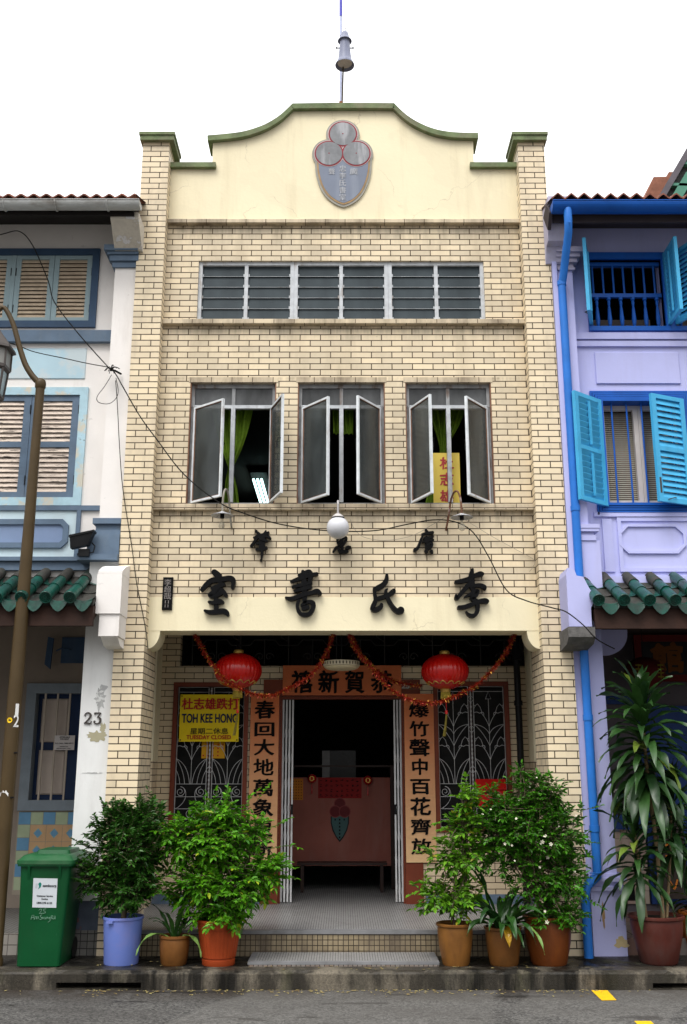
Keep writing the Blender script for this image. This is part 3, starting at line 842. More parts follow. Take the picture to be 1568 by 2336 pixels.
# drain pipe inside the porch
mb = MB(); mb.tube([(2.2,1.93,zF),(2.2,1.93,2.95),(2.19,1.88,3.08),(2.19,1.86,3.7)], .042, 12); mb.box(2.14,2.25,1.8,1.9,3.16,3.3); mb.tube([(2.2,1.93,2.6),(2.2,1.93,2.66)], .055, 12)
mb.build('drain_pipe', BLACK, house)
# louvre windows
zt, zb = zLvT, zLvB
cl = CR(380, 600, 1568/1180)
bx = [LVX[0], WX(cl(600,300)[0], 660, YW), WX(cl(955,300)[0], 660, YW), LVX[1]]
for k in range(3):
    a, b = bx[k], bx[k+1]
    e = 0.0015 if k else 0
    f = MB(); f.ring(a+.001, b-.001, zb, zt-.001, .045, YW+.03+.001*k, YW+.1)
    m_ = (a+b)/2
    f.box(m_-.022, m_+.022, YW+.035, YW+.1, zb+.045, zt-.045)
    lw = f.build('louvre_window', ALU, house)
    g = MB(); cl_ = MB()
    H = zt-zb-.09
    for (p, q) in ((a+.047, m_-.024), (m_+.024, b-.047)):
        for r in range(5):
            z0 = zb+.045+H*r/5; z1 = z0+H/5+.012
            g.add([(p,YW+.058,z0+.002),(q,YW+.058,z0+.002),(q,YW+.074,z1),(p,YW+.074,z1),(p,YW+.064,z0+.002),(q,YW+.064,z0+.002),(q,YW+.080,z1),(p,YW+.080,z1)],
                  [(0,1,2,3),(7,6,5,4),(0,4,5,1)])
            g.box(p, q, YW+.0555, YW+.0575, z0+.002, z0+.0055, 1)
            for xx in (p, q-.014): g.box(xx, xx+.014, YW+.046, YW+.06, z0-.004, z0+.03, 1)
    g.build('louvre_glass', [LOUV, ALU], lw)
# casement windows
SASH_ANG = [(39, 110), (50, 56), (66, 53)]
zTr = WZ(928, YW+.06)
for (a, b), (al, ar) in zip(CAS, SASH_ANG):
    yf = YW+.065
    f = MB(); f.ring(a+.002, b-.002, zCasB+.001, zCasT-.002, .046, yf, yf+.06, 2)
    m_ = (a+b)/2
    f.box(a+.052, b-.052, yf-.006, yf+.05, zTr-.02, zTr+.02, 0); f.box(m_-.024, m_+.024, yf-.010, yf+.055, zCasB+.051, zTr-.02, 0); f.box(m_-.02, m_+.02, yf, yf+.05, zTr+.02, zCasT-.052, 2)
    f.box(a+.0015, a+.012, yf-.06, yf-.001, zCasB+.001, zCasT-.002, 1); f.box(b-.012, b-.0015, yf-.06, yf-.001, zCasB+.001, zCasT-.002, 1)
    cw = f.build('casement_window', [ALU, RUST, FRAMEG], house)
    g = MB()
    for (p, q) in ((a+.05, m_-.02), (m_+.02, b-.05)): g.box(p, q, yf+.022, yf+.027, zTr+.02, zCasT-.05)
    g.build('top_pane', PANET, cw)
    wd = 0.485; h0, h1 = zCasB+.03, zTr-.022
    for s, hx, an in ((1, a+.058, al), (-1, b-.058, ar)):
        g = MB(); t = .023
        hz = h0
        q0, q1 = (hx, hx+wd) if s > 0 else (hx-wd, hx)
        g.ring(q0, q1, h0, h1, t, yf-.045, yf-.015, 0)
        g.box(q0+t, q1-t, yf-.032, yf-.027, h0+t, h1-t, 1)
        g.ring(q0+t, q1-t, h0+t, h1-t, .007, yf-.0405, yf-.019, 2)
        hd = q1-.012 if s > 0 else q0+.012
        g.tube([(hd, yf-.015, (h0+h1)/2+.06), (hd, yf+.012, (h0+h1)/2+.06), (hd-s*.03, yf+.02, (h0+h1)/2+.03), (hd-s*.035, yf+.02, (h0+h1)/2-.05)], .006, 6, 3)
        g.build('sash', [SASHW, PANE, RUST, BLACK], cw, origin=(hx, yf-.03, h0), rotz=R(-an) if s > 0 else R(an))
        zz = MB()
    h = MB()
    for s, hx in ((1, a+.02), (-1, b-.02)): h.tube([(hx, yf-.005, zTr), (hx+s*.03, yf-.05, zTr-.01), (hx+s*.1, yf-.07, zTr-.02)], .006, 6)
    h.build('stay', ALU, cw)

# ================================================================ raised characters on the facade
def char3d(name, label, org, zoom, strokes, group, depth=0.065):
    cv = CR(org[0], org[1], zoom)
    yb = YW-0.014; yf = yb-depth
    allp = [p for st in strokes for p in st]
    pts = [cv(p[0], p[1]) for p in allp]
    base = W(sum(p[0] for p in pts)/len(pts), max(p[1] for p in pts), yf)
    mb = MB()
    for i, st in enumerate(strokes):
        P = []
        for (x, y, h) in st:
            xd, yd = cv(x, y); w = W(xd, yd, yf)
            P.append((w.x, w.z, h/zoom*0.80658*0.00478*(1.17 if depth > .06 else 1.12)))
        mb.stroke(P, yf-0.0016*(i % 6), yb)
    # two mounting spacers reach the wall
    for p in (strokes[0][0], strokes[-1][-1]):
        xd, yd = cv(p[0], p[1]); w = W(xd, yd, yb)
        mb.box(w.x-.012, w.x+.012, yb-.02, YW+.004, w.z-.012, w.z+.012)
    return tag(mb.build(name, LETTER, origin=base), label, 'sign character', group)
GB = 'large black characters above the porch'; GS = 'small black characters under the casements'
char3d('raised_character', 'large black character with roof-like top and flat base bar, nearest the small nameplate', (540,1580), 9.8, [
 [(650,370,70),(760,470,80),(800,560,60)],
 [(300,860,42),(420,720,55),(560,610,62),(700,580,66),(900,560,64),(1050,535,60),(1150,570,68),(1180,680,52),(1155,800,40)],
 [(590,820,42),(740,775,58),(900,710,48)],[(770,760,45),(620,930,55),(520,1010,45),(600,1040,40),(720,1010,45),(840,950,45)],
 [(860,880,55),(930,950,52),(975,1020,42)],[(510,1200,34),(640,1220,45),(800,1190,62),(870,1200,44)],
 [(800,560,48),(800,800,40),(700,1000,42),(700,1300,52),(700,1440,50)],[(390,1440,32),(520,1480,52),(700,1470,60),(880,1450,66),(985,1490,62),(1020,1550,38)]], GB)
char3d('raised_character', 'large black character of stacked bars above a round box, second from the nameplate', (780,1580), 9.8, [
 [(755,350,40),(790,700,66),(800,1000,64),(805,1230,46)],[(640,460,28),(780,400,46),(930,350,46),(980,450,56),(950,600,46),(970,680,40)],
 [(435,630,33),(600,570,46),(800,500,50),(1000,440,42),(1140,420,42)],[(475,780,33),(650,740,42),(850,690,46),(975,650,40)],
 [(535,890,33),(700,850,42),(960,780,50)],[(285,1080,28),(420,1110,50),(600,1060,50),(800,990,46),(1000,940,46),(1150,900,60),(1235,960,42)],
 [(640,1150,36),(600,1280,38),(625,1430,42),(710,1530,48),(850,1550,50),(970,1490,52),(1035,1350,52),(1040,1240,56),(960,1190,46),(830,1210,42),(720,1280,32)],
 [(770,1370,52),(880,1340,52)]], GB)
char3d('raised_character', 'large black character with sweeping right leg, second from the right pier', (1020,1600), 9.8, [
 [(730,250,36),(715,400,55),(620,530,60),(480,610,62),(390,650,46)],[(390,650,42),(400,800,42),(420,950,50),(355,1110,58),(350,1190,64),(440,1215,58),(560,1140,54),(580,1080,44)],
 [(490,910,50),(640,860,50),(800,790,50),(900,720,62),(920,690,54)],[(745,640,18),(700,700,36),(740,850,45),(820,1020,50),(930,1180,55),(1040,1260,62),(1120,1230,86)]], GB)
char3d('raised_character', 'large black character with crossed branches above a hooked tail, nearest the right pier', (1260,1580), 9.8, [
 [(750,300,36),(730,450,62),(735,700,76),(780,850,52),(800,950,38)],[(305,640,46),(480,610,55),(650,560,55),(800,470,46),(970,420,62),(1025,420,48)],
 [(640,720,54),(500,890,50),(390,1020,50),(310,1085,50),(300,990,20)],[(760,760,38),(950,735,50),(1080,780,52),(1105,830,34)],
 [(540,1060,18),(700,980,40),(860,900,50),(895,920,46),(850,1020,46),(740,1090,54),(880,1180,46),(900,1300,50),(890,1450,46),(820,1560,46),(720,1580,46),(630,1530,32),(580,1460,14)],
 [(385,1350,46),(560,1330,50),(750,1255,50),(900,1190,46),(1080,1165,62),(1155,1180,54)]], GB)
char3d('raised_character', 'small black character with long tapering tail, left of the globe lamp', (680,1480), 13.07, [
 [(590,290,32),(700,400,55)],[(500,520,32),(720,440,46),(900,400,46),(1040,330,38)],[(950,260,18),(880,400,46),(840,500,55)],[(640,480,55),(540,640,42),(400,840,42)],
 [(720,520,55),(980,470,46),(1100,545,42)],[(760,560,74),(990,650,36)],[(800,600,108),(790,900,100)],[(600,740,36),(800,700,46)],
 [(595,960,38),(780,960,55),(955,900,50)],[(800,950,42),(800,1150,42),(770,1380,16)]], GS, 0.05)
char3d('raised_character', 'small black character partly hidden behind the globe lamp', (910,1430), 13.07, [
 [(580,1180,36),(600,1370,42),(700,1440,46)],[(580,1190,36),(780,1150,46),(900,1170,42),(905,1270,42),(800,1400,55)],
 [(740,1060,44),(730,1300,60),(760,1500,55),(770,1600,50)],[(430,1700,32),(530,1560,42),(640,1510,36),(625,1600,38),(700,1700,55),(850,1700,55),(950,1680,48)],
 [(920,1560,46),(990,1540,62),(1050,1540,44)]], GS, 0.05)
char3d('raised_character', 'small black character with slanting left leg, right of the globe lamp', (1140,1480), 13.07, [
 [(850,240,36),(920,330,42)],[(720,400,36),(900,360,46),(1100,335,52)],[(740,440,36),(640,680,46),(560,880,50),(440,990,60)],
 [(800,560,46),(1000,520,46),(1100,490,46)],[(740,680,28),(900,640,42),(1110,615,42)],[(870,500,42),(860,700,42)],[(1010,500,38),(1000,680,38)],
 [(850,740,40),(1050,720,46),(1060,850,42),(900,930,52),(855,780,38)],[(950,760,40),(960,900,52)],[(855,1020,58),(885,1060,46)],[(1055,1020,54),(1080,1085,38)]], GS, 0.05)
# nameplate
cv = CR(440, 1600, 16.69)
p0, p1 = cv(385, 570), cv(810, 2105)
x0, x1 = WX(p0[0]-1, 1350, YW), WX(p1[0]+1, 1350, YW); z1, z0 = WZ(p0[1], YW), WZ(p1[1], YW)
mb = MB(); mb.bbox(x0, x1, YW-.04, YW+.002, z0, z1, .004)
t = tag(mb.build('nameplate', LETTER, origin=((x0+x1)/2, YW, z0)), 'narrow black nameplate with carved vertical characters beside the left pier', 'nameplate')
mb = MB(); w = x1-x0; h = z1-z0
put_text(mb, '李', x0+.15*w, x0+.85*w, z0+.73*h, z0+.94*h, YW-.0415); put_text(mb, '超', x0+.15*w, x0+.85*w, z0+.53*h, z0+.72*h, YW-.0415)
put_text(mb, '哉', x0+.15*w, x0+.9*w, z0+.32*h, z0+.52*h, YW-.0415)
mb.ring(x0+.3*w, x0+.68*w, z0+.19*h, z0+.29*h, .008, YW-.0415, YW-.039); mb.ring(x0+.3*w, x0+.66*w, z0+.07*h, z0+.16*h, .008, YW-.0415, YW-.039)
mb.build('lettering', M('pale_carving', (0.22,0.20,0.19), 0.7), t)

# ================================================================ emblem on the pediment
cv = CR(860, 320, 7.127)
def EP(x, y, Y): xd, yd = cv(x, y); w = W(xd, yd, Y); return (w.x, w.z)
yE = YW+.004
cc = [EP(785,452,yE), EP(507,845,yE), EP(1055,845,yE)]; rr = 0.176
circ = lambda c, r, n=40: [(c[0]+r*math.cos(2*math.pi*i/n), c[1]+r*math.sin(2*math.pi*i/n)) for i in range(n)]
shl = [(222,880),(230,1150),(262,1330),(330,1530),(440,1700),(560,1805),(690,1880),(800,1915)]
shr = [(800,1915),(930,1870),(1060,1790),(1190,1650),(1290,1450),(1350,1230),(1368,1000),(1372,880)]
outer = [EP(x,y,yE) for x,y in dense(shl,3)+dense(shr,3)[1:]]
def shrink(P, k):
    cx = sum(p[0] for p in P)/len(P); cz = max(p[1] for p in P)
    return [(cx+(x-cx)*(1-k/0.31), cz+(z-cz)*(1-k/0.5)) for x, z in P]
EGREY = M('weathered_emblem_stone', (0.33,0.32,0.28), 0.8, 0.15, 8, dirt=0.4, dcol=(0.2,0.24,0.2), ds=(6,6,2))
ECIR = M('silver_grey_disc', (0.22,0.225,0.235), 0.7, 0.2, 9, dirt=0.7, dcol=(0.46,0.46,0.48), ds=(5,5,0.8), dr=(0.5,0.62))
EBLU = M('grey_blue_shield', (0.19,0.215,0.275), 0.65, 0.08, 4, dirt=0.3, dcol=(0.4,0.43,0.48), ds=(5,5,0.4))
ERED = M('dark_red_ring', (0.24,0.03,0.04), 0.6, 0.15, 12); EBRN = M('bronze_line', (0.36,0.23,0.11), 0.6, 0.2, 12)
emb = thing('emblem', 'weathered shield emblem with three grey discs in red rings on the pediment', 'emblem', (cc[0][0], yE, outer[len(outer)//2][1]))
mb = MB()
mb.prism(outer, yE-.022, yE+.001)
for i, c in enumerate(cc): mb.prism(circ(c, rr+.036), yE-.0225-.0006*i, yE+.001)
mb.build('backing', EGREY, emb)
mb = MB(); mb.prism(shrink(outer, .022), yE-.028, yE-.02, 1); mb.prism(shrink(outer, .038), yE-.031, yE-.02, 0)
mb.build('shield', [EBLU, EBRN], emb)
for i, c in enumerate(cc):
    mb = MB(); mb.prism(circ(c, rr+.012), yE-.033-.0006*i, yE-.02, 2); mb.prism(circ(c, rr+.005), yE-.0355-.0006*i, yE-.02, 1); mb.prism(circ(c, rr-.012), yE-.0385-.0006*i, yE-.02, 0)
    mb.prism(circ(c, .008, 10), yE-.042, yE-.02, 1)
    mb.build('disc', [ECIR, ERED, M('pale_pink_edge', (0.6,0.48,0.47), 0.6)], emb)
mb = MB()
def ech(ch, x0, x1, y0, y1):
    a = EP(x0, y1, yE); b = EP(x1, y0, yE); put_text(mb, ch, a[0], b[0], a[1], b[1], yE-.0325, 0.02)
for ch, y0, y1 in (('忠',1080,1212),('李',1225,1358),('氏',1370,1502),('書',1518,1645),('室',1658,1790)): ech(ch, 712, 850, y0, y1)
ech('聲', 500, 625, 1145, 1270); ech('廣', 920, 1085, 1140, 1270)
mb.build('lettering', M('faded_white_paint', (0.42,0.43,0.46), 0.7, 0.2, 40), emb)

# ================================================================ roof mast and bell shaped flood lamp
cv = CR(900, 0, 7.535)
yM = 0.42
base = W(*cv(525, 2160), yM); topm = W(*cv(487, -250), yM)
mast = thing('flag_mast', 'thin pale blue flag mast rising from the middle of the parapet', 'mast', (topm.x, yM, TP[8][1]-.4))
MASTM = M('pale_blue_mast', (0.50,0.54,0.72), 0.5, 0.08, 3); MASTD = M('deep_blue_band', (0.10,0.10,0.50), 0.5, 0.2, 8)
zb_ = W(*cv(487, 350), yM).z
mb = MB(); mb.tube([(topm.x, yM, TP[8][1]-.4), (topm.x, yM, zb_)], .017, 10); mb.build('pole', MASTM, mast)
mb = MB(); mb.tube([(topm.x, yM, zb_), (topm.x, yM, topm.z+1.0)], .021, 10); mb.build('top_pole', MASTD, mast)
mb = MB(); mb.box(-.17+topm.x, .17+topm.x, YW-.03, YW+.2, TP[8][1]+.004, TP[8][1]+.024); mb.box(-.14+topm.x, .12+topm.x, YW+.0, YW+.16, TP[8][1]+.024, TP[8][1]+.035)
mb.box(-.02+topm.x, .02+topm.x, YW, yM, TP[8][1]+.02, TP[8][1]+.07)
mb.build('rusty_bracket', M('orange_rust', (0.25,0.09,0.03), 0.85, 0.4, 20), mast)
cB = W(*cv(570, 1390), 0.1)
flood = thing('bell_lamp', 'grey blue bell shaped flood lamp in front of the roof mast', 'lamp', (cB.x, 0.1, cB.z))
sc = 0.00538*0.8066/7.535*1.12
BELL = M('grey_blue_lamp_shell', (0.20,0.215,0.30), 0.45, 0.1, 6)
prof = [(0,690),(50,690),(72,660),(85,600),(108,540),(140,505),(142,498),(120,505),(100,500),(100,470),(108,350),(122,220),(135,120),(158,60),(192,0),(190,-8),(150,40),(128,100),(110,200)]
k = sc*1.0
mb = MB(); mb.lathe([(r*k, z*k*1.12) for r, z in prof], cB.x, 0.1, cB.z, 28); o = mb.build('shell', BELL, flood); smooth_by_angle(o, 50)
mb = MB(); mb.disc((cB.x, 0.1, cB.z+45*k), 146*k, 28); mb.build('lens', M('lamp_lens', (0.55,0.5,0.48), 0.25, 0.1, 20), flood)
mb = MB()
for s in (-1, 1): mb.tube([(cB.x+s*.04, .1, cB.z+400*k), (cB.x+s*160*k, .1, cB.z+400*k)], .008, 8); mb.lathe([(0,-.01),(.012,-.005),(.012,.008),(0,.012)], cB.x+s*165*k, .1, cB.z+400*k, 8)
mb.build('knob', BLACK, flood)
mb = MB(); mb.tube([(cB.x+.01, .1, cB.z+700*k), (cB.x-.01,.1,cB.z+770*k), (cB.x-.05,.16,cB.z+770*k), (topm.x+.0, yM-.01, cB.z+690*k)], .009, 8)
mb.tube([(cB.x+.0, .1, cB.z+700*k), (cB.x+.008, .1, cB.z+880*k)], .005, 6)
mb.tube([(cB.x-.02, .17, cB.z+60*k), (cB.x-.025, .2, cB.z-250*k), (cB.x-.035, .25, TP[8][1]+.03)], .010, 8)
mb.build('bracket', M('dark_brown_rod', (0.08,0.065,0.04), 0.6), flood)

# ================================================================ gooseneck wall lamps and globe lamp
def gooseneck(label, dx, mirror, loc_d):
    b = W(*loc_d, -0.16)
    t = thing('gooseneck_lamp', label, 'wall lamp', (b.x, YW, b.z), 'gooseneck lamps under the casements')
    s = mirror
    x0, yb = b.x, -0.16
    mb = MB(); P = []
    ax = b.x+s*dx
    for (u, yy, z) in ((1, YW, -.075), (1, YW-.05, -.05), (.85, YW-.10, .06), (.72, YW-.14, .2), (.6, YW-.19, .27), (.45, YW-.25, .305), (.25, yb+.02, .29), (.08, yb, .22), (0, yb, .10), (0, yb, .02)):
        P.append((b.x+s*dx*u, yy, b.z+z))
    mb.tube(dense3(P), .0115, 8); mb.build('arm', RUST2 if s < 0 else GREYARM, t)
    mb = MB(); mb.lathe([(0,.035),(.02,.034),(.03,.028),(.11,-.004),(.125,-.012),(.122,-.016),(.03,.012),(0,.014)], b.x, yb, b.z, 24); o = mb.build('shade', ENAM, t); smooth_by_angle(o, 35)
    mb = MB(); mb.lathe([(0,.02),(.024,.02),(.024,-.035),(.018,-.045),(0,-.045)], b.x, yb, b.z, 14); mb.build('socket', BLACK, t)
    mb = MB(); mb.lathe([(.014,-.045),(.017,-.07),(.034,-.105),(.038,-.125),(.034,-.147),(.018,-.162),(0,-.166)], b.x, yb, b.z, 18); o = mb.build('bulb', BULB, t, smooth=True)
    return t
def dense3(P, k=4):
    out = []
    P = [Vector(p) for p in P]
    for i in range(len(P)-1):
        p0, p1, p2, p3 = P[max(i-1,0)], P[i], P[i+1], P[min(i+2,len(P)-1)]
        for q in range(k):
            t = q/k
            out.append(0.5*((2*p1)+(p2-p0)*t+(2*p0-5*p1+4*p2-p3)*t*t+(3*p1-p0-3*p2+p3)*t**3))
    out.append(P[-1]); return out
ENAM = M('enamel_shade', (0.42,0.42,0.44), 0.4, 0.15, 12, spots=0.7, scol=(0.06,0.05,0.05), ss=25, sr=(0.58,0.62))
RUST2 = M('rusty_pipe', (0.16,0.075,0.045), 0.75, 0.3, 20, dirt=0.5, dcol=(0.45,0.42,0.42), ds=(8,8,8), dr=(0.58,0.64)); GREYARM = M('grey_pipe', (0.27,0.25,0.21), 0.6, 0.2, 12)
BULB = glassmat('clear_bulb', (0.5,0.46,0.36), 0.35, 0.05)
gooseneck('gooseneck wall lamp with grey arm under the curtained casement', .07, 1, CR(580,1380,15.68)(770,1185))
gooseneck('gooseneck wall lamp with rusty arm under the casement holding a yellow board', .14, -1, CR(1240,1380,15.68)(1040,1265))
b = W(*CR(910,1430,13.07)(605, 820), -0.17)
t = thing('globe_lamp', 'white glass globe lamp hanging under the middle casement', 'lamp', (b.x, -.17, b.z-.13))
mb = MB(); r = 430/13.07*.80658*.00477*.985
mb.lathe([(r*math.sin(math.pi*i/24), -r*math.cos(math.pi*i/24)) for i in range(25)], b.x, -.17, b.z, 36); mb.build('globe', M('opal_glass', (0.60,0.60,0.63), 0.25, 0.03, 3, dirt=0.35, dcol=(0.35,0.28,0.2), ds=(9,9,9), dr=(0.6,0.7)), t, smooth=True)
mb = MB(); mb.lathe([(0,.045),(.03,.044),(.068,.012),(.07,0),(.066,-.004)], b.x, -.17, b.z+r*.9, 24); mb.build('cap', M('pale_metal', (0.5,0.47,0.46), 0.5), t)
mb = MB(); mb.lathe([(.066,.004),(.074,.002),(.076,-.014),(.068,-.018)], b.x, -.17, b.z+r*.9, 24); mb.build('collar', BLACK, t)
mb = MB(); mb.tube([(b.x,-.17,b.z+r*.9+.04),(b.x,-.17,b.z+r*.9+.16),(b.x,-.14,b.z+r*.9+.20),(b.x,-.05,b.z+r*.9+.215),(b.x,YW-.04,b.z+r*.9+.215)], .012, 10); mb.build('arm', M('grey_metal_arm', (0.42,0.40,0.40), 0.5), t)

# ================================================================ casement rooms: curtains, board, tubes
CURT = M('green_patterned_curtain', (0.155,0.265,0.018), 0.75, 0.22, 14, spots=0.7, scol=(0.09,0.17,0.015), ss=13, sr=(0.58,0.62))
def curtain(rows, Y, label, folds=7, seed=1):
    rnd = random.Random(seed)
    mb = MB(); n = 40; vv = []; ff = []
    R_ = dense3([(a, b, c) for a, b, c in rows], 8)
    for i, (cx, hw, yd) in enumerate(R_):
        for j in range(n+1):
            u = j/n*2-1
            w = W(cx+u*hw, yd, Y)
            vv.append((w.x, Y + .03*math.sin(u*folds*2.2+.8*math.sin(i*.2)) + .012*math.sin(u*17+i*.1), w.z))
    for i in range(len(R_)-1):
        for j in range(n): ff.append((i*(n+1)+j, i*(n+1)+j+1, (i+1)*(n+1)+j+1, (i+1)*(n+1)+j))
    mb.add(vv, ff); b = R_[-1]
    return tag(mb.build('curtain', CURT, origin=W(b[0], b[2], Y), smooth=True), label, 'curtain')
curtain([(530,52,890),(531,48,931),(530,38,975),(528,22,1025),(526,5,1066),(526,5,1072),(527,13,1105),(528,18,1150)], .46, 'green curtain knotted in the middle inside the leftmost casement')
curtain([(783,24,885),(783,24,930),(783,23,965),(783,23,990)], .46, 'short green curtain behind the middle casement')
curtain([(1022,50,885),(1021,44,928),(1018,30,970),(1013,12,1012),(1012,10,1040),(1010,26,1090),(1004,34,1150)], .52, 'green curtain gathered behind the yellow board')
cv = CR(1220, 1270, 14.6); Yb = .42
P0, P1 = cv(80, 2200), cv(1200, 160)
x0, x1, z0, z1 = WX(P0[0], 1100, Yb), WX(P1[0], 1100, Yb), zCasB+.004, WZ(P1[1], Yb)
t = MB(); t.box(x0, x1, Yb, Yb+.012, z0, z1)
bd = tag(t.build('yellow_board', M('yellow_board', (0.90,0.68,0.13), 0.55, 0.04, 3), origin=((x0+x1)/2, Yb, z0)), 'yellow board with red characters standing in the rightmost casement', 'sign')
mb = MB()
for ch, ya, yb_ in (('杜',320,840),('志',970,1520),('雄',1680,2190)):
    a = W(*cv(360, yb_), Yb); b = W(*cv(920, ya), Yb); put_text(mb, ch, a.x, b.x, a.z, b.z, Yb-.001, .035, True, jit=.02, seed=ya)
mb.build('lettering', M('pink_red_print', (0.52,0.055,0.07), 0.6), bd)
LAMPON = emit('lit_fluorescent', (0.62,0.95,0.92), 2.6)
mb = MB(); z_ = 6.2
t = thing('ceiling_tube_light', 'lit row of fluorescent tubes on the ceiling behind the leftmost casement', 'lamp', (-1.3, 4.8, 6.2))
for k in range(3):
    a = W(579+k*9, 1083, 4.1); b_ = W(591+k*7.5, 1131, 5.4)
    m = MB(); m.tube([(a.x, 4.1, z_), (a.x, 5.5, z_)], .02, 8); m.build('tube', LAMPON, t)
m = MB(); m.box(-1.46, -1.2, 4.05, 5.55, 6.3, 6.36); m.build('fitting', DARK, t)

# ================================================================ cables across the facade
def cable(pts, r, label, mat, ys=None, name='cable'):
    P = []
    for i, p in enumerate(pts):
        P.append(W(p[0], p[1], p[2] if len(p) > 2 else -.1))
    mb = MB(); mb.tube(dense3(P, 6), r, 6)
    return tag(mb.build(name, mat, origin=P[0]), label, 'cable')
cable([(-30,545,.0),(10,533,.0),(45,528,.0),(75,560,-.02),(110,640,-.05),(125,690,-.05),(180,762,-.06),(245,835,-.08),(262,850,-.08),(285,890,-.1),(320,950,-.15),(360,1005,-.3),(420,1082,-.36),(500,1146,-.36),(560,1172,-.3),(640,1196,-.2),(740,1210,-.05),(850,1211,.06),(930,1196,.08),(990,1186,.1),(1040,1191,.1),(1080,1215,.1),(1115,1270,.05),(1155,1345,-.05),(1200,1370,-.1),(1262,1387,-.3),(1292,1396,-.47),(1330,1425,-.54),(1362,1458,-.53),(1402,1480,.3)], .0065, 'long black cable sagging across the brick facade between both neighbours', WIRE)
cable([(-20,770,-.3),(40,788,-.2),(80,803,-.1),(150,818,-.06),(200,829,-.06),(250,838,-.06)], .0055, 'black cable from the lamp post to the white pilaster', WIRE)
cable([(255,855,-.03),(240,880,-.03),(222,905,-.03),(226,918,-.03),(248,921,-.03),(264,910,-.03),(270,892,-.03),(265,862,-.03)], .004, 'looped loose wire hanging on the white pilaster', WIRE)
cable([(264,868,-.02),(268,920,-.02),(272,1000,-.02),(278,1090,-.02),(287,1160,-.02),(300,1240,-.02),(312,1330,-.02),(326,1400,-.02),(334,1445,-.02),(338,1480,-.02)], .0045, 'thin black wire running down the left brick pier', WIRE)
cable([(800,1185,.15),(808,1205,.14),(830,1225,.14),(880,1233,.14),(940,1222,.13),(990,1195,.12),(1030,1172,.14)], .0025, 'thin grey wire drooping right of the globe lamp', WIREG)
cable([(1060,1185,.12),(1120,1222,.14),(1180,1255,.15),(1219,1278,.15),(1214,1296,.14),(1208,1304,.13)], .0025, 'thin grey wire from the rusty gooseneck lamp to the right pier', WIREG)
mb = MB(); b = W(255, 843, -.08)
rnd = random.Random(3)
for i in range(16):
    a = rnd.uniform(0, 6.28); L_ = rnd.uniform(.03, .11)
    q = b+Vector((math.cos(a)*L_, rnd.uniform(-.03,.05), math.sin(a)*L_*.5))
    mb.tube(dense3([b, b+(q-b)*.5+Vector((0,-.02,.02)), q], 3), .0045, 5)
mb.tube([b+Vector((-.02,.02,0)), b+Vector((.03,.03,.0)), b+Vector((.09,.10,-.015))], .012, 8)
tag(mb.build('cable_anchor', WIRE, origin=b), 'tangle of wire ends around a hook on the white pilaster', 'anchor')

# ================================================================ paper couplets, banner and small signs
def paper(name, top, bot, crease=0.5):
    m, nt, N, L, B = _new(name)
    P = _pos(N); sp = N.new('ShaderNodeSeparateXYZ'); L.new(P, sp.inputs[0])
    f = _ramp(N, L, _math(N, L, 'ADD', sp.outputs[2], _math(N, L, 'MULTIPLY', _noise(N, L, P, 2, 4), .5)), 0.95, 2.95)
    c = _mix(N, L, f, bot, top)
    d = _ramp(N, L, _noise(N, L, P, 5, 6, .65, (1,1,2.5)), .5, .72)
    c = _mix(N, L, _math(N, L, 'MULTIPLY', d, .3), c, tuple(x*.55 for x in bot))
    L.new(c, B.inputs['Base Color']); B.inputs['Roughness'].default_value = .75
    L.new(_bump(N, L, _noise(N, L, P, 11, 4, .6, (1,1,2)), .006), B.inputs['Normal'])
    return m
PAPER = paper('sun_bleached_orange_paper', (0.63,0.155,0.045), (0.72,0.47,0.24))
PAPER2 = paper('orange_paper', (0.55,0.135,0.04), (0.62,0.22,0.07))
def sheet(x0, x1, z0, z1, y, amp=.004, nx=8, nz=16, seed=0):
    mb = MB(); vv = []; ff = []
    rnd = random.Random(seed); p = [rnd.uniform(0,6.28) for _ in range(4)]
    for i in range(nz+1):
        for j in range(nx+1):
            u, v = j/nx, i/nz
            vv.append((x0+(x1-x0)*u, y+amp*(math.sin(5*v+p[0]+2*u)+.5*math.sin(11*v+p[1])+.4*math.sin(7*u+p[2])), z0+(z1-z0)*v))
    for i in range(nz):
        for j in range(nx): ff.append((i*(nx+1)+j, i*(nx+1)+j+1, (i+1)*(nx+1)+j+1, (i+1)*(nx+1)+j))
    mb.add(vv, ff); n = len(vv)
    mb.add([(x, y_+.002, z) for x, y_, z in vv], [f[::-1] for f in ff])
    return mb
yS = YB-.045
cm = CR(700, 1750, 2.596)
def couplet(x0, x1, z0, z1, chars, rows, cx0, cx1, label, seed):
    s = tag(sheet(x0, x1, z0, z1, yS, .003, seed=seed).build('couplet_scroll', PAPER, origin=((x0+x1)/2, yS, z0), smooth=True), label, 'scroll', 'paper couplets round the door')
    mb = MB()
    for ch, (ya, yb_) in zip(chars, rows):
        a = W(*cm(cx0, yb_), yS); b = W(*cm(cx1, ya), yS)
        xa, xb = (x0+x1)/2-.128, (x0+x1)/2+.128
        if ch == '中': xa += .03; xb -= .03
        put_text(mb, ch, xa, xb, a.z, b.z, yS-.0065, .029, True, jit=.014, seed=ord(ch))
    mb.build('lettering', INK, s)
couplet(-1.172, -.815, .723, 2.75, '春回大地萬象更新', [(600,735),(760,865),(880,1005),(1025,1150),(1175,1305),(1320,1455),(1470,1600),(1625,1755)], 35, 195, 'tall faded couplet scroll beside the yellow banner window', 1)
couplet(.765, 1.138, .723, 2.75, '爆竹聲中百花齊放', [(612,725),(750,865),(880,1010),(1025,1150),(1175,1290),(1310,1445),(1465,1590),(1610,1730)], 1175, 1340, 'tall faded couplet scroll beside the red letter box window', 2)
x0, x1, z0, z1 = -.772, .735, 2.732, 3.106
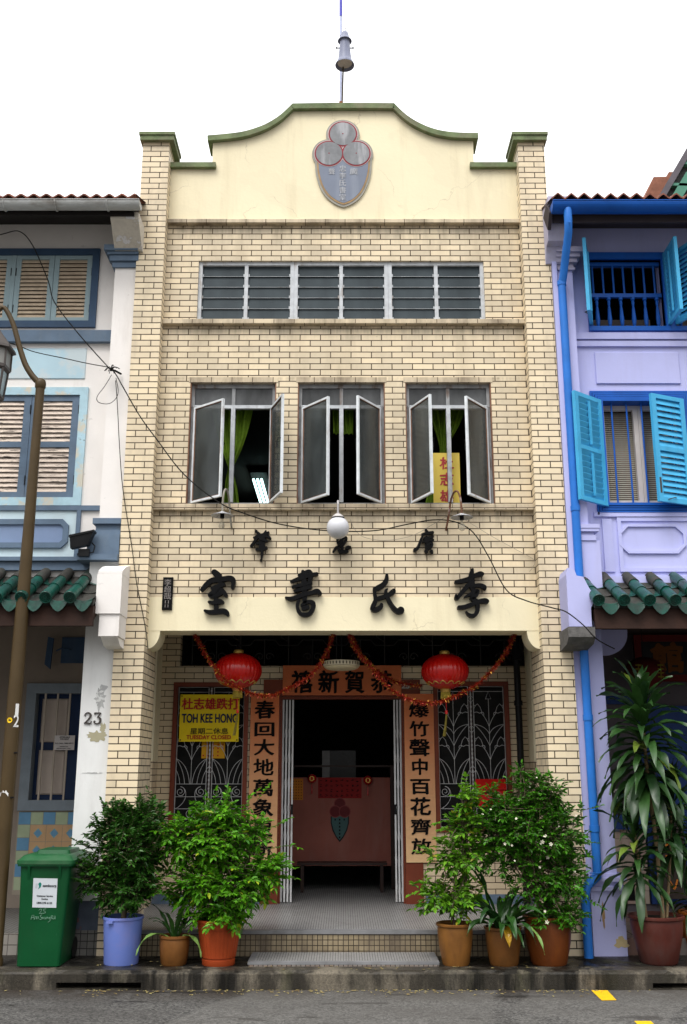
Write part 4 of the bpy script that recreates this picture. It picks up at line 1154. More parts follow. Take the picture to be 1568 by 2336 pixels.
s = tag(sheet(x0, x1, z0, z1, yS-.012, .003, 16, 6, 5).build('lintel_scroll', PAPER2, origin=(0, yS, z0), smooth=True), 'orange scroll with four large black characters over the door', 'scroll', 'paper couplets round the door')
mb = MB()
for ch, xa, xb in (('禧',325,480),('新',520,672),('賀',715,858),('恭',905,1072)):
    a = W(*cm(xa, 548), yS); b = W(*cm(xb, 380), yS); put_text(mb, ch, a.x, b.x, a.z, b.z, yS-.0185, .031, True, jit=.014, seed=xa)
mb.build('lettering', INK, s)
cb_ = CR(420, 1750, 3.3375); yN = YB-.06
def warpz(u, w): return u, w
A, B_ = W(*cb_(287, 1160), yN), W(*cb_(862, 715), yN)
s = tag(sheet(A.x, B_.x, A.z, B_.z, yN, .006, 14, 10, 8).build('shop_banner', YEL, origin=((A.x+B_.x)/2, yN, A.z), smooth=True), 'yellow cloth banner reading TOH KEE HONG tied to the window grille', 'banner')
for body, xa, xb, ya, yb_, mat_, bold, nib in (('杜志雄跌打',315,860,748,860,SIGNRED,.03,True),('TOH KEE HONG',315,845,895,985,M('navy_print',(0.012,0.013,0.05),.5),.035,False),('星期二休息',395,757,1030,1090,M('olive_print',(0.07,0.05,0.01),.6),.012,True),('TUESDAY CLOSED',360,782,1098,1138,SIGNRED,.025,False)):
    mb = MB(); a = W(*cb_(xa, yb_), yN); b = W(*cb_(xb, ya), yN)
    put_text(mb, body, a.x, b.x, a.z, b.z, yN-.0125, bold, nib, warp=(lambda u, w: (u+.0*w, w)))
    mb.build('lettering', mat_, s)
mb = MB()
for (x, z) in ((A.x+.02, A.z+.02), (B_.x-.02, A.z+.02), (A.x+.02, B_.z-.02), (B_.x-.02, B_.z-.02)): mb.lathe([(.009,-.001),(.009,.001)], x, yN, z, 10); mb.disc((x, yN-.0135, z), .009, 10, 0, 'y')
mb.build('eyelet', BLACK, s)
A, B_ = W(*cb_(500, 1318), YB+.06), W(*cb_(726, 1120), YB+.06)
s = tag(sheet(A.x, B_.x, A.z, B_.z, YB+.06, .002).build('orange_notice', M('orange_card', (0.66,0.34,0.012), .6, .06, 5), origin=((A.x+B_.x)/2, YB+.06, A.z)), 'small orange notice with red marks under the yellow banner', 'notice')
mb = MB()
rnd = random.Random(2)
for j in range(5):
    for i in range(5):
        if rnd.random() < .25: continue
        x = A.x+.025+j*(B_.x-A.x-.05)/4; z = A.z+.035+i*.045
        if x > (A.x+B_.x)/2-.01 or i in (0, 3): mb.box(x-.009, x+.009, YB+.052, YB+.055, z-.009, z+.009)
mb.build('print', SIGNRED, s)
A, B_ = W(*cb_(300, 1730), 2.32), W(*cb_(460, 1578), 2.32)
mb = MB(); mb.box(A.x, B_.x, 2.30-.1, 2.32-.1, A.z, B_.z); tag(mb.build('red_card', M('dull_red_card', (0.28,0.02,0.025), .6), origin=((A.x+B_.x)/2, 2.22, A.z)), 'dull red card behind the lower grille of the banner window', 'card')
# letter box
cr_ = CR(1120, 1750, 3.336); yL = YB-.05
A, B_ = W(*cr_(765, 1772), yL), W(*cr_(1015, 1512), yL)
lb = thing('letter_box', 'red metal letter box hung on the grille behind the flowering shrub', 'letter box', ((A.x+B_.x)/2, yL, A.z))
REDB = M('red_enamel', (0.47,0.012,0.01), .35, .1, 5)
h = B_.z-A.z
mb = MB(); mb.prism_x([(yL-.12,A.z),(yL,A.z),(yL,A.z+h*.72),(yL-.12,A.z+h*.62)], A.x, B_.x); mb.build('body', REDB, lb)
mb = MB(); mb.prism_x([(yL-.145,A.z+h*.625),(yL+.0,A.z+h*.74),(yL+.0,A.z+h),(yL-.06,A.z+h),(yL-.145,A.z+h*.69)], A.x-.012, B_.x+.012); mb.build('lid', REDB, lb)
mb = MB(); mb.box(A.x+.07, B_.x-.07, yL-.123, yL-.1, A.z+h*.48, A.z+h*.52); mb.build('slot', BLACK, lb)
mb = MB(); a = W(*cm(1130, 512), YB-.04); b = W(*cm(1192, 478), YB-.04)
pl = MB(); pl.box(a.x-.02, a.x+.24, YB-.04, YB-.002, a.z-.012, b.z+.012)
s = tag(pl.build('number_plate', M('brown_plate', (0.12,0.06,0.04), .6), origin=(a.x, YB, a.z)), 'small dark plate with number 25 right of the lintel scroll', 'number plate')
put_text(mb, '25', a.x, b.x, a.z, b.z, YB-.042, .03); mb.build('lettering', M('grey_numerals', (0.45,0.45,0.42), .6), s)

# ================================================================ lanterns, garlands, ceiling lamp
def lantern(loc, label):
    cx, cy, cz = loc
    t = thing('paper_lantern', label, 'lantern', loc, 'red lanterns in the porch')
    rx, rz = .278, .207
    prof = [(max(.055, rx*math.sin(math.pi*i/30)), -rz*math.cos(math.pi*i/30)) for i in range(1, 30)]
    mb = MB(); mb.lathe(prof, cx, cy, cz, 128, fn=lambda a, z: 1-.030*(1-abs(math.cos(a*16)))**1.5*(1-(z/rz)**2))
    mb.build('shade', RED, t, smooth=True)
    mb = MB()
    for k in range(14):
        a0 = k*2*math.pi/14
        for dz in (-.165, -.15):
            pass
        P = []
        for q in range(9):
            a = a0+(q/8-.5)*.36; zz = -.152+.028*math.sin(q/8*math.pi)
            r_ = rx*math.sqrt(max(0, 1-(zz/rz)**2))+.002
            P.append((cx+r_*math.cos(a), cy+r_*math.sin(a), cz+zz))
        mb.tube(P, .006, 5)
    mb.build('gold_pattern', GOLD, t)
    mb = MB(); mb.lathe([(0,.035),(.05,.035),(.06,.02),(.06,-.012),(.0,-.012)], cx, cy, cz+rz, 20); mb.build('top_cap', GOLD, t)
    mb = MB(); mb.lathe([(.0,.01),(.062,.01),(.055,-.03),(0,-.03)], cx, cy, cz-rz, 20); mb.build('bottom_cap', GOLD, t)
    mb = MB()
    for k in range(46):
        a = k*2*math.pi/46; r0 = .05
        mb.tube([(cx+r0*math.cos(a), cy+r0*math.sin(a), cz-rz-.025), (cx+(r0+.004)*math.cos(a), cy+(r0+.004)*math.sin(a), cz-rz-.105)], .0035, 4)
    mb.build('fringe', M('olive_gold_fringe', (0.36,0.27,0.04), .6, .2, 30), t)
    mb = MB(); mb.tube([(cx,cy,cz-rz-.03),(cx+.005,cy,cz-rz-.24)], .0035, 5); mb.lathe([(.014,0),(.016,-.02),(.014,-.04)], cx+.005, cy, cz-rz-.24, 10)
    mb.build('tassel_cord', RED, t)
    mb = MB(); rnd = random.Random(5)
    for k in range(26):
        a = rnd.uniform(0,6.28); r_ = rnd.uniform(0,.013)
        mb.tube([(cx+.005+r_*math.cos(a)*.7,cy+r_*math.sin(a)*.7,cz-rz-.28),(cx-.012+r_*math.cos(a),cy+r_*math.sin(a),cz-rz-.42),(cx-.03+1.6*r_*math.cos(a),cy+1.6*r_*math.sin(a),cz-rz-.53)], .003, 4)
    mb.build('tassel', M('olive_tassel', (0.20,0.16,0.03), .7, .2, 30), t)
    mb = MB(); mb.tube([(cx,cy,cz+rz+.03),(cx,cy,3.75)], .003, 5); mb.tube([(cx+.028*math.cos(q*.5),cy,cz+rz+.065+.028*math.sin(q*.5)) for q in range(14)], .004, 5); mb.build('hanging_wire', BLACK, t)
    return t
pA, pB = W(543.7,1530,.9), W(1015.5,1532,.9)
la = lantern((pA.x, .9, pA.z), 'round red lantern with gold fringe above the yellow banner')
lb2 = copy_tree(la); lb2.location = (pB.x, .9, pB.z); lb2['label'] = 'round red lantern with gold fringe above the red letter box window'
def tinselmat():
    m, nt, N, L, B = _new('red_gold_tinsel')
    g = N.new('ShaderNodeNewGeometry'); r = g.outputs['Random Per Island']
    c = _mix(N, L, _math(N, L, 'GREATER_THAN', r, .86), (0.24,0.014,0.003), (0.55,0.27,0.03))
    L.new(c, B.inputs['Base Color']); B.inputs['Metallic'].default_value = .55; B.inputs['Roughness'].default_value = .32
    return m
TIN = tinselmat()
def garland(pts, label, seed, r=.044, dens=900):
    rnd = random.Random(seed)
    P = dense3([W(x, y, Y) for x, y, Y in pts], 8)
    mb = MB(); mb.tube(P, .008, 5)
    L_ = [0]
    for i in range(1, len(P)): L_.append(L_[-1]+(P[i]-P[i-1]).length)
    for k in range(int(L_[-1]*dens)):
        s = rnd.uniform(0, L_[-1]); i = next(j for j in range(1, len(P)) if L_[j] >= s)
        p = P[i-1].lerp(P[i], (s-L_[i-1])/max(1e-6, L_[i]-L_[i-1]))
        d = Vector((rnd.gauss(0,1), rnd.gauss(0,1), rnd.gauss(0,1))).normalized(); ln_ = rnd.uniform(.5,1.05)*r
        w = d.cross(Vector((rnd.gauss(0,1), rnd.gauss(0,1), rnd.gauss(0,1)))).normalized()*.0035
        e = p+d*ln_+Vector((0,0,-.008))
        mb.add([p-w, p+w, e+w*.7, e-w*.7], [(0,1,2,3)])
    return tag(mb.build('tinsel_garland', TIN, origin=P[0]), label, 'garland', 'tinsel garlands in the porch')
g = .45
garland([(440,1436,g),(469,1491,g),(484,1513,g),(513,1549,g),(547,1571,g),(580,1583,g),(620,1586,g),(658,1570,g),(698,1548,g),(726,1520,g),(751,1474,g),(762,1438,g)], 'red tinsel garland drooping under the lantern over the yellow banner', 1)
garland([(792,1438,g),(813,1483,g),(838,1510,g),(866,1545,g),(895,1574,g),(930,1593,g),(968,1602,g),(1007,1599,g),(1048,1583,g),(1085,1564,g),(1114,1537,g),(1135,1513,g),(1155,1486,g),(1177,1440,g)], 'long red tinsel garland drooping past the red letter box window', 2)
garland([(800,1438,.6),(822,1490,.7),(850,1520,.8),(888,1548,.9),(925,1560,.95),(962,1564,1.0)], 'short red tinsel garland ending at the lantern beside the number plate', 3, .045)
garland([(757,1432,1.0),(752,1470,1.0),(749,1500,1.0)], 'short vertical red tinsel over the round ceiling lamp', 4, .03, 700)
c = W(779.5, 1521, 1.0)
t = thing('ceiling_lamp', 'round cream ceiling lamp hanging in front of the lintel scroll', 'lamp', (c.x, 1.0, c.z))
mb = MB(); rl = 41.5*.00517
mb.lathe([(0,-.036),(.05,-.035),(.10,-.031),(.15,-.024),(.185,-.012),(.20,.002),(.202,.012)], c.x, 1.0, c.z-.01, 72, fn=lambda a, z: 1+.012*math.cos(a*36)); mb.build('diffuser', M('yellowed_diffuser', (0.66,0.56,0.36), .45, .1, 8), t, smooth=True)
mb = MB(); mb.lathe([(.20,.0),(rl,.004),(rl,.055),(.19,.062),(0,.064)], c.x, 1.0, c.z+.004, 48); mb.build('rim', M('cream_plastic', (0.70,0.62,0.45), .5, .06, 8), t)
mb = MB()
for k in range(34):
    a = k*2*math.pi/34; x, y = c.x+(rl+.0005)*math.cos(a), 1+(rl+.0005)*math.sin(a); s_ = Vector((-math.sin(a), math.cos(a)))*.008
    mb.add([(x-s_.x,y-s_.y,c.z+.018),(x+s_.x,y+s_.y,c.z+.018),(x+s_.x+.002*math.cos(a),y+s_.y+.002*math.sin(a),c.z+.05),(x-s_.x+.002*math.cos(a),y-s_.y+.002*math.sin(a),c.z+.05)], [(0,1,2,3)])
mb.build('rim_pattern', M('brown_trim', (0.10,0.08,0.05), .5), t)
mb = MB(); mb.tube([(c.x,1,c.z+.06),(c.x,1,3.75)], .008, 6); mb.build('rod', BLACK, t)

# ================================================================ the hall behind the door
Ys = 3.6
a, b = W(655,1975.5,Ys), W(890,1773.5,Ys)
scr = thing('screen_panel', 'plain pinkish wooden screen standing inside the doorway', 'screen', ((a.x+b.x)/2, Ys, zF))
WOODP = M('pinkish_plywood', (0.31,0.105,0.080), .8, .15, 2, dirt=.4, dcol=(0.36,0.19,0.155), ds=(3,3,.6), dr=(.5,.7))
mb = MB(); mb.box(a.x, b.x, Ys, Ys+.03, a.z, b.z); mb.build('panel', WOODP, scr)
FRW = M('dark_frame_wood', (0.04,0.022,0.018), .45)
mb = MB(); mb.box(a.x-.02, b.x+.06, Ys-.01, Ys+.04, b.z+.14, b.z+.165); mb.box(b.x+.003, b.x+.05, Ys-.01, Ys+.04, zF, b.z+.139); mb.box(a.x-.05, a.x-.003, Ys-.01, Ys+.04, zF, b.z+.139); mb.build('frame', FRW, scr)
def hang(name, mat, x0, x1, y0, y1, label, cat, Y=Ys-.006, th=.004):
    p, q = W(x0, y1, Y), W(x1, y0, Y); mb = MB(); mb.box(p.x, q.x, Y, Y+th, p.z, q.z); return tag(mb.build(name, mat, origin=((p.x+q.x)/2, Y, p.z)), label, cat), p, q
s, p, q = hang('red_poster', M('red_paper', (0.26,0.006,0.006), .6), 726, 825, 1774, 1821, 'dark red poster with rows of faint writing on the screen', 'poster')
mb = MB(); rnd = random.Random(8)
for i in range(8):
    for j in range(4):
        x = p.x+(i+.6)*(q.x-p.x)/8.4; z = p.z+(j+.55)*(q.z-p.z)/4.2
        for _ in range(4):
            xx, zz = x+rnd.uniform(-.012,.012), z+rnd.uniform(-.016,.016); mb.box(xx-.012, xx+.012, Ys-.0075, Ys-.006, zz-.003, zz+.003)
mb.build('print', INK, s)
s, p, q = hang('orange_sheet', M('orange_paper_sheet', (0.55,0.19,0.02), .6), 660, 692, 1776, 1825, 'orange paper sheet with dark marks pinned at the screen edge', 'notice')
mb = MB()
for i in range(5):
    for j in range(7):
        x = p.x+(i+.7)*(q.x-p.x)/5.4; z = p.z+(j+.6)*(q.z-p.z)/7.6; mb.box(x-.006, x+.006, Ys-.0075, Ys-.006, z-.007, z+.004)
mb.build('print', INK, s)
for x, y, lab in ((712,1772,'small round red paper ornament left of the red poster'),(839.5,1776,'small round red paper ornament right of the red poster')):
    p = W(x, y+4, Ys-.07); t = thing('paper_ornament', lab, 'ornament', tuple(p), 'round paper ornaments on the screen')
    mb = MB(); r = .063
    mb.lathe([(r*math.sin(math.pi*i/7), -r*math.cos(math.pi*i/7)) for i in range(8)], p.x, Ys-.07, p.z, 8); mb.build('ball', M('shiny_red_paper', (0.42,0.01,0.012), .25, .2, 20), t)
    mb = MB()
    for k in range(8): 
        a_ = k*math.pi/4+.39; mb.disc((p.x+.5*r*math.cos(a_)*.8, Ys-.07-r*.86, p.z+.5*r*math.sin(a_)*.8), .011, 6, 0, 'y')
    mb.build('gold_print', GOLD, t)
    mb = MB(); mb.tube([(p.x,Ys-.07,p.z-r),(p.x,Ys-.07,p.z-r-.14)], [.004,.010], 6); mb.build('tassel', RED, t)
# painted emblem on the screen
pc = lambda x, y: W(*cm(x, y), Ys-.008)
t = thing('painted_emblem', 'small green shield with three red discs on the screen', 'emblem', tuple(pc(678, 1640)))
pts = [(612,1450),(612,1500),(625,1555),(650,1605),(678,1640),(706,1605),(733,1555),(747,1500),(747,1450)]
P = [(pc(x,y).x, pc(x,y).z) for x, y in pts]
mb = MB(); mb.prism(P, Ys-.006, Ys+.001, 1); cx = P[4][0]; mb.prism([(cx+(x-cx)*.88, P[0][1]+(z-P[0][1])*.93) for x, z in P], Ys-.0085, Ys, 0); mb.build('shield', [M('dull_teal', (0.06,0.13,0.13), .6), BLACK], t)
for i, (x, y) in enumerate(((679,1358),(645,1415),(715,1415))):
    c_ = pc(x, y); mb = MB(); mb.prism(circ((c_.x, c_.z), .082, 28), Ys-.010-.001*i, Ys, 1); mb.prism(circ((c_.x, c_.z), .07, 28), Ys-.0105-.001*i, Ys, 0); mb.build('disc', [M('deep_red', (0.13,0.012,0.015), .6), M('pinker_red', (0.25,0.05,0.05), .6)], t)
mb = MB()
for k in range(6): c_ = pc(678, 1475+k*26); mb.box(c_.x-.01, c_.x+.01, Ys-.0105, Ys-.008, c_.z-.012, c_.z+.012)
for x in (645, 711): c_ = pc(x, 1475); mb.box(c_.x-.009, c_.x+.009, Ys-.0105, Ys-.008, c_.z-.012, c_.z+.012)
mb.build('print', INK, t)
p, q = W(735,1775,4.2), W(812,1712,4.2)
t = thing('wall_mirror', 'grey mirror panel standing behind the screen', 'mirror', ((p.x+q.x)/2, 4.2, p.z-.3))
mb = MB(); mb.box(p.x, q.x, 4.2, 4.22, p.z-.3, q.z); mb.build('glass', M('grey_panel', (0.06,0.058,0.056), .3, .1, 3), t)
mb = MB(); mb.box(p.x, p.x+.11, 4.19, 4.199, p.z-.3, q.z-.005); mb.build('pale_strip', M('pale_panel', (0.36,0.355,0.35), .5, .2, 6), t)
ben = thing('bench', 'low dark wooden bench below the screen', 'bench', (0, 3.3, zF))
mb = MB(); mb.box(-.62, .58, 3.18, 3.45, .62-.03, .62); mb.build('seat', FRW, ben)
for x in (-.55, .51):
    for y in (3.2, 3.38): mb = MB(); mb.box(x-.02, x+.02, y, y+.045, zF, .589); mb.build('leg', FRW, ben)
m = MB(); a = W(668,1589.5,5.2); b = W(706,1589.5,5.2); m.tube([(a.x,5.2,a.z),(b.x,5.2,b.z)], .02, 8)
t = thing('hall_tube_light', 'lit fluorescent tube at the top of the doorway', 'lamp', (a.x, 5.2, a.z)); m.build('tube', LAMPON, t)
m = MB(); m.box(a.x-.03, b.x+.03, 5.16, 5.24, a.z+.022, 3.74); m.build('fitting', DARKW, t)

# ================================================================ shared makers for the two neighbours
def shutter_leaf(mb, x0, x1, z0, z1, y, fw, rails, nsl, th=.035, slat_d=.03, bar=False, rise=1):
    # louvred leaf: frame (material 0), slats (material 1)
    mb.box(x0, x0+fw, y, y+th, z0, z1); mb.box(x1-fw, x1, y, y+th, z0, z1)
    lev = [z0]+[z0+r*(z1-z0) for r in rails]+[z1]
    for i, z in enumerate(lev):
        h = fw*.8
        a, b = (z, z+h) if i == 0 else ((z-h, z) if i == len(lev)-1 else (z-h/2, z+h/2))
        mb.box(x0+fw, x1-fw, y+.0015, y+th-.0015, a, b)
    for i in range(len(lev)-1):
        a = lev[i]+(fw*.8 if i == 0 else fw*.4); b = lev[i+1]-(fw*.8 if i == len(lev)-2 else fw*.4)
        n = nsl[i]
        for k in range(n):
            za = a+(b-a)*k/n; zb_ = za+(b-a)/n*.93
            t = .006
            p = [(x0+fw,y+.004,za),(x1-fw,y+.004,za),(x1-fw,y+th-.006,zb_),(x0+fw,y+th-.006,zb_),
                 (x0+fw,y+.004,za+t),(x1-fw,y+.004,za+t),(x1-fw,y+th-.006,zb_+t),(x0+fw,y+th-.006,zb_+t)]
            mb.add(p, [(0,1,2,3),(7,6,5,4),(0,4,5,1),(2,6,7,3)], 1)
        if bar:
            mb.box((x0+x1)/2-.012, (x0+x1)/2+.012, y+th-.008, y+th+.014, a+.03, b-.03)
def roof_sheet(x0, x1, y0, z0, y1, z1, pitch, amp, ph=0.0, sharp=True, th=.02):
    mb = MB(); xs = []; n = int((x1-x0)/pitch*6)
    rnd = random.Random(int(abs(x0)*100))
    fr, bk = [], []
    for i in range(n+1):
        x = x0+(x1-x0)*i/n; t = ((x-x0)/pitch+ph) % 1.0
        h = amp*(1-abs(2*t-1)) if sharp else amp*abs(math.sin(math.pi*t))
        k = int((x-x0)/pitch+ph); j = random.Random(k).uniform(-.25, .25)*amp
        fr.append((x, y0+j*.5, z0+h+j*.5)); bk.append((x, y1, z1+h))
    m = len(fr)
    mb.add(fr+bk+[(x,y,z-th) for x,y,z in fr]+[(x,y,z-th) for x,y,z in bk],
           [(i, i+1, m+i+1, m+i) for i in range(m-1)]+[(2*m+i+1, 2*m+i, 3*m+i, 3*m+i+1) for i in range(m-1)]+[(2*m+i, 2*m+i+1, i+1, i) for i in range(m-1)])
    return mb
def gutter(x0, x1, y, z, r, n=14):
    mb = MB(); prof = []
    for k in range(n+1):
        a = math.pi+math.pi*k/n; prof.append((y+r*math.cos(a), z+r*math.sin(a)))
    inn = [(y+(r-.008)*math.cos(math.pi+math.pi*k/n), z+.0+(r-.008)*math.sin(math.pi+math.pi*k/n)) for k in range(n, -1, -1)]
    pr = prof+inn
    for i in range(len(pr)):
        a, b = pr[i], pr[(i+1) % len(pr)]
        mb.q((x0,a[0],a[1]),(x1,a[0],a[1]),(x1,b[0],b[1]),(x0,b[0],b[1]))
    for x in (x0, x1): mb.add([(x,a,b) for a, b in prof], [tuple(range(len(prof)))])
    mb.tube([(x0,y-r,z),(x1,y-r,z)], .008, 6)
    return mb
def tiled_awning(parent, x0, x1, yf, zf, yb, zb, pitch, xfirst, s):
    mb = MB(); d = Vector((0, yb-yf, zb-zf)); L_ = d.length; d.normalize(); nrm = Vector((0, -d.z, d.y))
    cols = []
    x = xfirst
    while x > x0-.02: x -= pitch
    x += pitch
    while x < x1+.02: cols.append(x); x += pitch
    rnd = random.Random(int(abs(x0)*50))
    r = .061
    for i, cx in enumerate(cols):
        # roll tiles, three lengths overlapping, with a round moulded end
        nseg = 3
        for q in range(nseg):
            a = L_*q/nseg-(.0 if q == 0 else .03); b = L_*(q+1)/nseg
            ra, rb = r+.004*(1-q*.3)+rnd.uniform(-.002,.002), r-.004
            sx = rnd.uniform(-.004,.004)
            pa = Vector((cx+sx, yf, zf))+d*(a-(.045 if q == 0 else 0))+nrm*(.05+rnd.uniform(-.004,.004)); pb = Vector((cx-sx, yf, zf))+d*b+nrm*.045
            if s > 0 and cx-r < x0-.03: pass
            mb.tube([pa, pb], [ra, rb], 14, 1 if (q == nseg-1 and rnd.random() < .75) else 0)
        pe = Vector((cx, yf, zf))+nrm*.05-d*.048
        u = Vector((1,0,0)); w = d.cross(u)
        for R_ in (r*.92, r*.55):
            pass
        ring = [pe-d*.004+u*(r*.98*math.cos(t*math.pi/12))+w*(r*.98*math.sin(t*math.pi/12)) for t in range(25)]
        mb.tube(ring, .0065, 6)
        for t in range(7):
            a_ = t*math.pi*2/7
            c_ = pe-d*.003+u*(r*.5*math.cos(a_))+w*(r*.5*math.sin(a_))
            mb.tube([c_+u*(.014*math.cos(q*1.05))+w*(.014*math.sin(q*1.05)) for q in range(7)], .004, 4)
    for i in range(-1, len(cols)):
        cx = (cols[i] if i >= 0 else cols[0]-pitch)+pitch/2
        hw = pitch/2-.03
        if cx-hw < x0-.03 or cx+hw > x1+.05: continue
        # pan tiles in courses, the first with a pointed drip
        for q in range(3):
            a = L_*q/3-.02; b = L_*(q+1)/3+.03
            vv = []; n = 10
            for e in (a, b):
                for t in range(n+1):
                    u_ = t/n*2-1
                    p = Vector((cx+u_*hw, yf, zf))+d*e+nrm*(-.018+.03*u_*u_-(.012 if e == a else .03)+.012*q*.3+(.018 if e == a else 0))
                    vv.append(p)
            m = n+1
            mb.add(vv, [(k, k+1, m+k+1, m+k) for k in range(n)], 1 if rnd.random() < .5 else 0)
            mb.add([vv[k] for k in range(m)]+[vv[k]-nrm*.012 for k in range(m)], [(m+k, m+k+1, k+1, k) for k in range(n)], 1 if q else 0)
        drop = [Vector((cx+u_*hw, yf-.012, zf-.008+.030*u_*u_)) for u_ in [t/8*2-1 for t in range(9)]]
        low = [Vector((cx+u_*hw, yf-.03, zf-.105*(1-abs(u_)**1.8)-.018)) for u_ in [t/8*2-1 for t in range(9)]]
        for t in range(8): mb.q(low[t], low[t+1], drop[t+1], drop[t])
        for t in range(8): mb.q(drop[t]+Vector((0,.012,0)), drop[t+1]+Vector((0,.012,0)), low[t+1]+Vector((0,.014,0)), low[t]+Vector((0,.014,0)))
    # bed under the tiles
    mb.prism_x([(yf+.03, zf-.05), (yb, zb-.05), (yb, zb-.005), (yf+.03, zf-.01)], x0, x1, 1)
    aw = mb.build('tiled_awning', [GREENT, GREYT], parent)
    smooth_by_angle(aw, 35)
    m2 = MB(); m2.box(x0, x1, yf+.04, yf+.10, zf-.26, zf-.052); m2.prism_x([(yf+.10, zf-.19), (yb, zb-.19), (yb, zb-.052), (yf+.10, zf-.06)], x0, x1)
    m2.build('fascia_board', WOODD, aw)
    return aw
def strips(mb, x0, x1, y0, y1, zs, mi=0):
    for za, zb_, dy in zs: mb.box(x0, x1, y0-dy, y1, za, zb_, mi)

# ================================================================ left neighbour (white, blue and cream)
cA, cB, cC = CR(0,500,3.267), CR(0,1100,2.921), CR(0,1750,3.267)
YL = 0.28
LX0, LX1 = -7.5, -2.49
lh = thing('white_shophouse', 'weathered white shophouse with slate blue trim and louvred shutters, left of the clan house', 'building', (-5, YL, 0))
zi = lambda c, y, Y: WZ(c(0, y)[1], Y)
u_r = (W(*cA(920, 660), YL-.03).x+W(*cA(888, 1385), YL-.03).x)/2
u_t, u_b = zi(cA, 662, YL-.03), zi(cA, 1388, YL-.03)
l_r = (W(*cB(738, 0), YL-.03).x+W(*cB(660, 960), YL-.03).x)/2
l_t, l_b = WZ(883, YL-.03), zi(cB, 960, YL-.03)
zE = zi(cA, 455, YL)
zAw_b = 3.94
mb = MB(); mb.wall(LX0, LX1, zAw_b-.3, zE+.3, YL, YL+.2, [(u_r-2.1, u_r, u_b, u_t), (l_r-1.9, l_r, l_b, l_t)])
mb.build('front_wall', GREYW, lh)
mb = MB(); mb.box(LX0, LX0+.1, YL+.2, 8, 0, zE+.3); mb.box(LX1-.1, LX1-.002, YL+.21, 8, 3.6, zE+.3); mb.box(LX0, LX1-.002, 7.9, 8.1, 0, zE+.3); mb.box(LX0+.1, LX1-.1, YL+.21, 7.9, 3.66, 3.9); mb.box(LX0, LX1-.002, YL+.21, 8, zE+.3, zE+.4)
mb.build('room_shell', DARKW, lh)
# upper window: dark blue frame with four grey teal louvred leaves
f = MB(); f.ring(u_r-2.1, u_r, u_b, u_t, .085, YL-.035, YL+.12, 0)
cx_ = u_r-1.05
uw = f.build('shuttered_window', BLUED, lh)
xr_ = u_r-.087; wl = (2.1-.174-.05)/4
for k in range(4):
    x1_ = xr_-k*wl-(.05 if k > 1 else 0)
    g = MB(); shutter_leaf(g, x1_-wl+.004, x1_-.002, u_b+.087, u_t-.087, YL-.012, .062, [], [15]); g.box(x1_-.006 if k % 2 == 0 else x1_-wl+.004, x1_+.004 if k % 2 == 0 else x1_-wl+.014, YL-.02, YL-.01, u_t-.36, u_t-.26, 2); g.box(x1_-.006 if k % 2 == 0 else x1_-wl+.004, x1_+.004 if k % 2 == 0 else x1_-wl+.014, YL-.02, YL-.01, u_b+.2, u_b+.3, 2)
    g.build('shutter', [TEALG, SLATC, BLACK], uw)
g = MB(); g.box(xr_-2*wl-.05, xr_-2*wl, YL-.015, YL+.03, u_b+.086, u_t-.086); g.build('mullion', TEALG, uw)
# lower window
f = MB(); f.ring(l_r-1.9, l_r, l_b, l_t, .095, YL-.03, YL+.12, 0)
PEEL = M('peeling_pale_blue', (0.42,0.60,0.68), .75, .1, 8, dirt=.9, dcol=(0.62,0.57,0.46), ds=(6,6,4), dr=(.5,.58), spots=.55, scol=(0.09,0.095,0.09), ss=8, sr=(.66,.70))
lw = f.build('shuttered_window', PEEL, lh)
xr_ = l_r-.097; wl = (1.9-.194)/3
for k in range(3):
    x1_ = xr_-k*wl
    g = MB(); shutter_leaf(g, x1_-wl+.003, x1_-.002, l_b+.097, l_t-.097, YL-.008, .085, [.515], [9, 9]); g.box(x1_-.01, x1_, YL-.018, YL-.008, l_t-.33, l_t-.22, 2); g.box(x1_-.01, x1_, YL-.018, YL-.008, l_b+.25, l_b+.36, 2)
    g.build('shutter', [BLUEG, SLATW, BLACK], lw)
# bands and panels
def band(c, y0, y1, xr, dep, mat, name='string_band', xl=LX0):
    mb = MB(); mb.box(xl, xr, YL-dep, YL+.02, zi(c, y1, YL-dep), zi(c, y0, YL-dep)); return mb.build(name, mat, lh)
XPl = -2.745
band(cA, 1415, 1520, XPl-.002, .07, BLUEG); 
p, q = W(*cA(785, 1865), YL-.012), W(*cA(787, 1583), YL-.012)
mb = MB(); mb.bbox(p.x-1.6, p.x, YL-.014, YL+.02, p.z, q.z, .006); mb.build('wall_panel', BLUEP, lh)
band(cB, 962, 1002, -2.80, .035, BLUEG)
zt_, zb_ = zi(cB, 1003, YL-.02), zi(cB, 1384, YL-.05)
xs0, xs1 = W(*cB(630, 1190), YL).x, W(*cB(664, 1190), YL).x
mb = MB(); mb.box(xs0, xs1, YL-.034, YL+.02, zb_, zt_-.0); mb.build('panel_stile', BLUEG, lh)
mb = MB(); mb.box(LX0, xs0-.001, YL-.012, YL+.02, zb_, zt_-.001); mb.build('wall_panel', M('very_pale_blue', (0.55,0.68,0.73), .7, .05, 2, dirt=.3, dcol=(.5,.5,.48), spots=.4, scol=(.2,.2,.2), ss=11, sr=(.68,.71)), lh)
p, q = W(*cB(555, 1312), YL-.04), W(*cB(558, 1075), YL-.04)
x0_, x1_, z0_, z1_ = p.x-2.2, p.x, p.z, q.z; e = .07
oct_ = lambda d: [(x0_+d,z0_+e+d*.4),(x0_+e+d*.4,z0_+d),(x1_-e-d*.4,z0_+d),(x1_-d,z0_+e+d*.4),(x1_-d,z1_-e-d*.4),(x1_-e-d*.4,z1_-d),(x0_+e+d*.4,z1_-d),(x0_+d,z1_-e-d*.4)]
A_, B_ = oct_(0), oct_(.062)
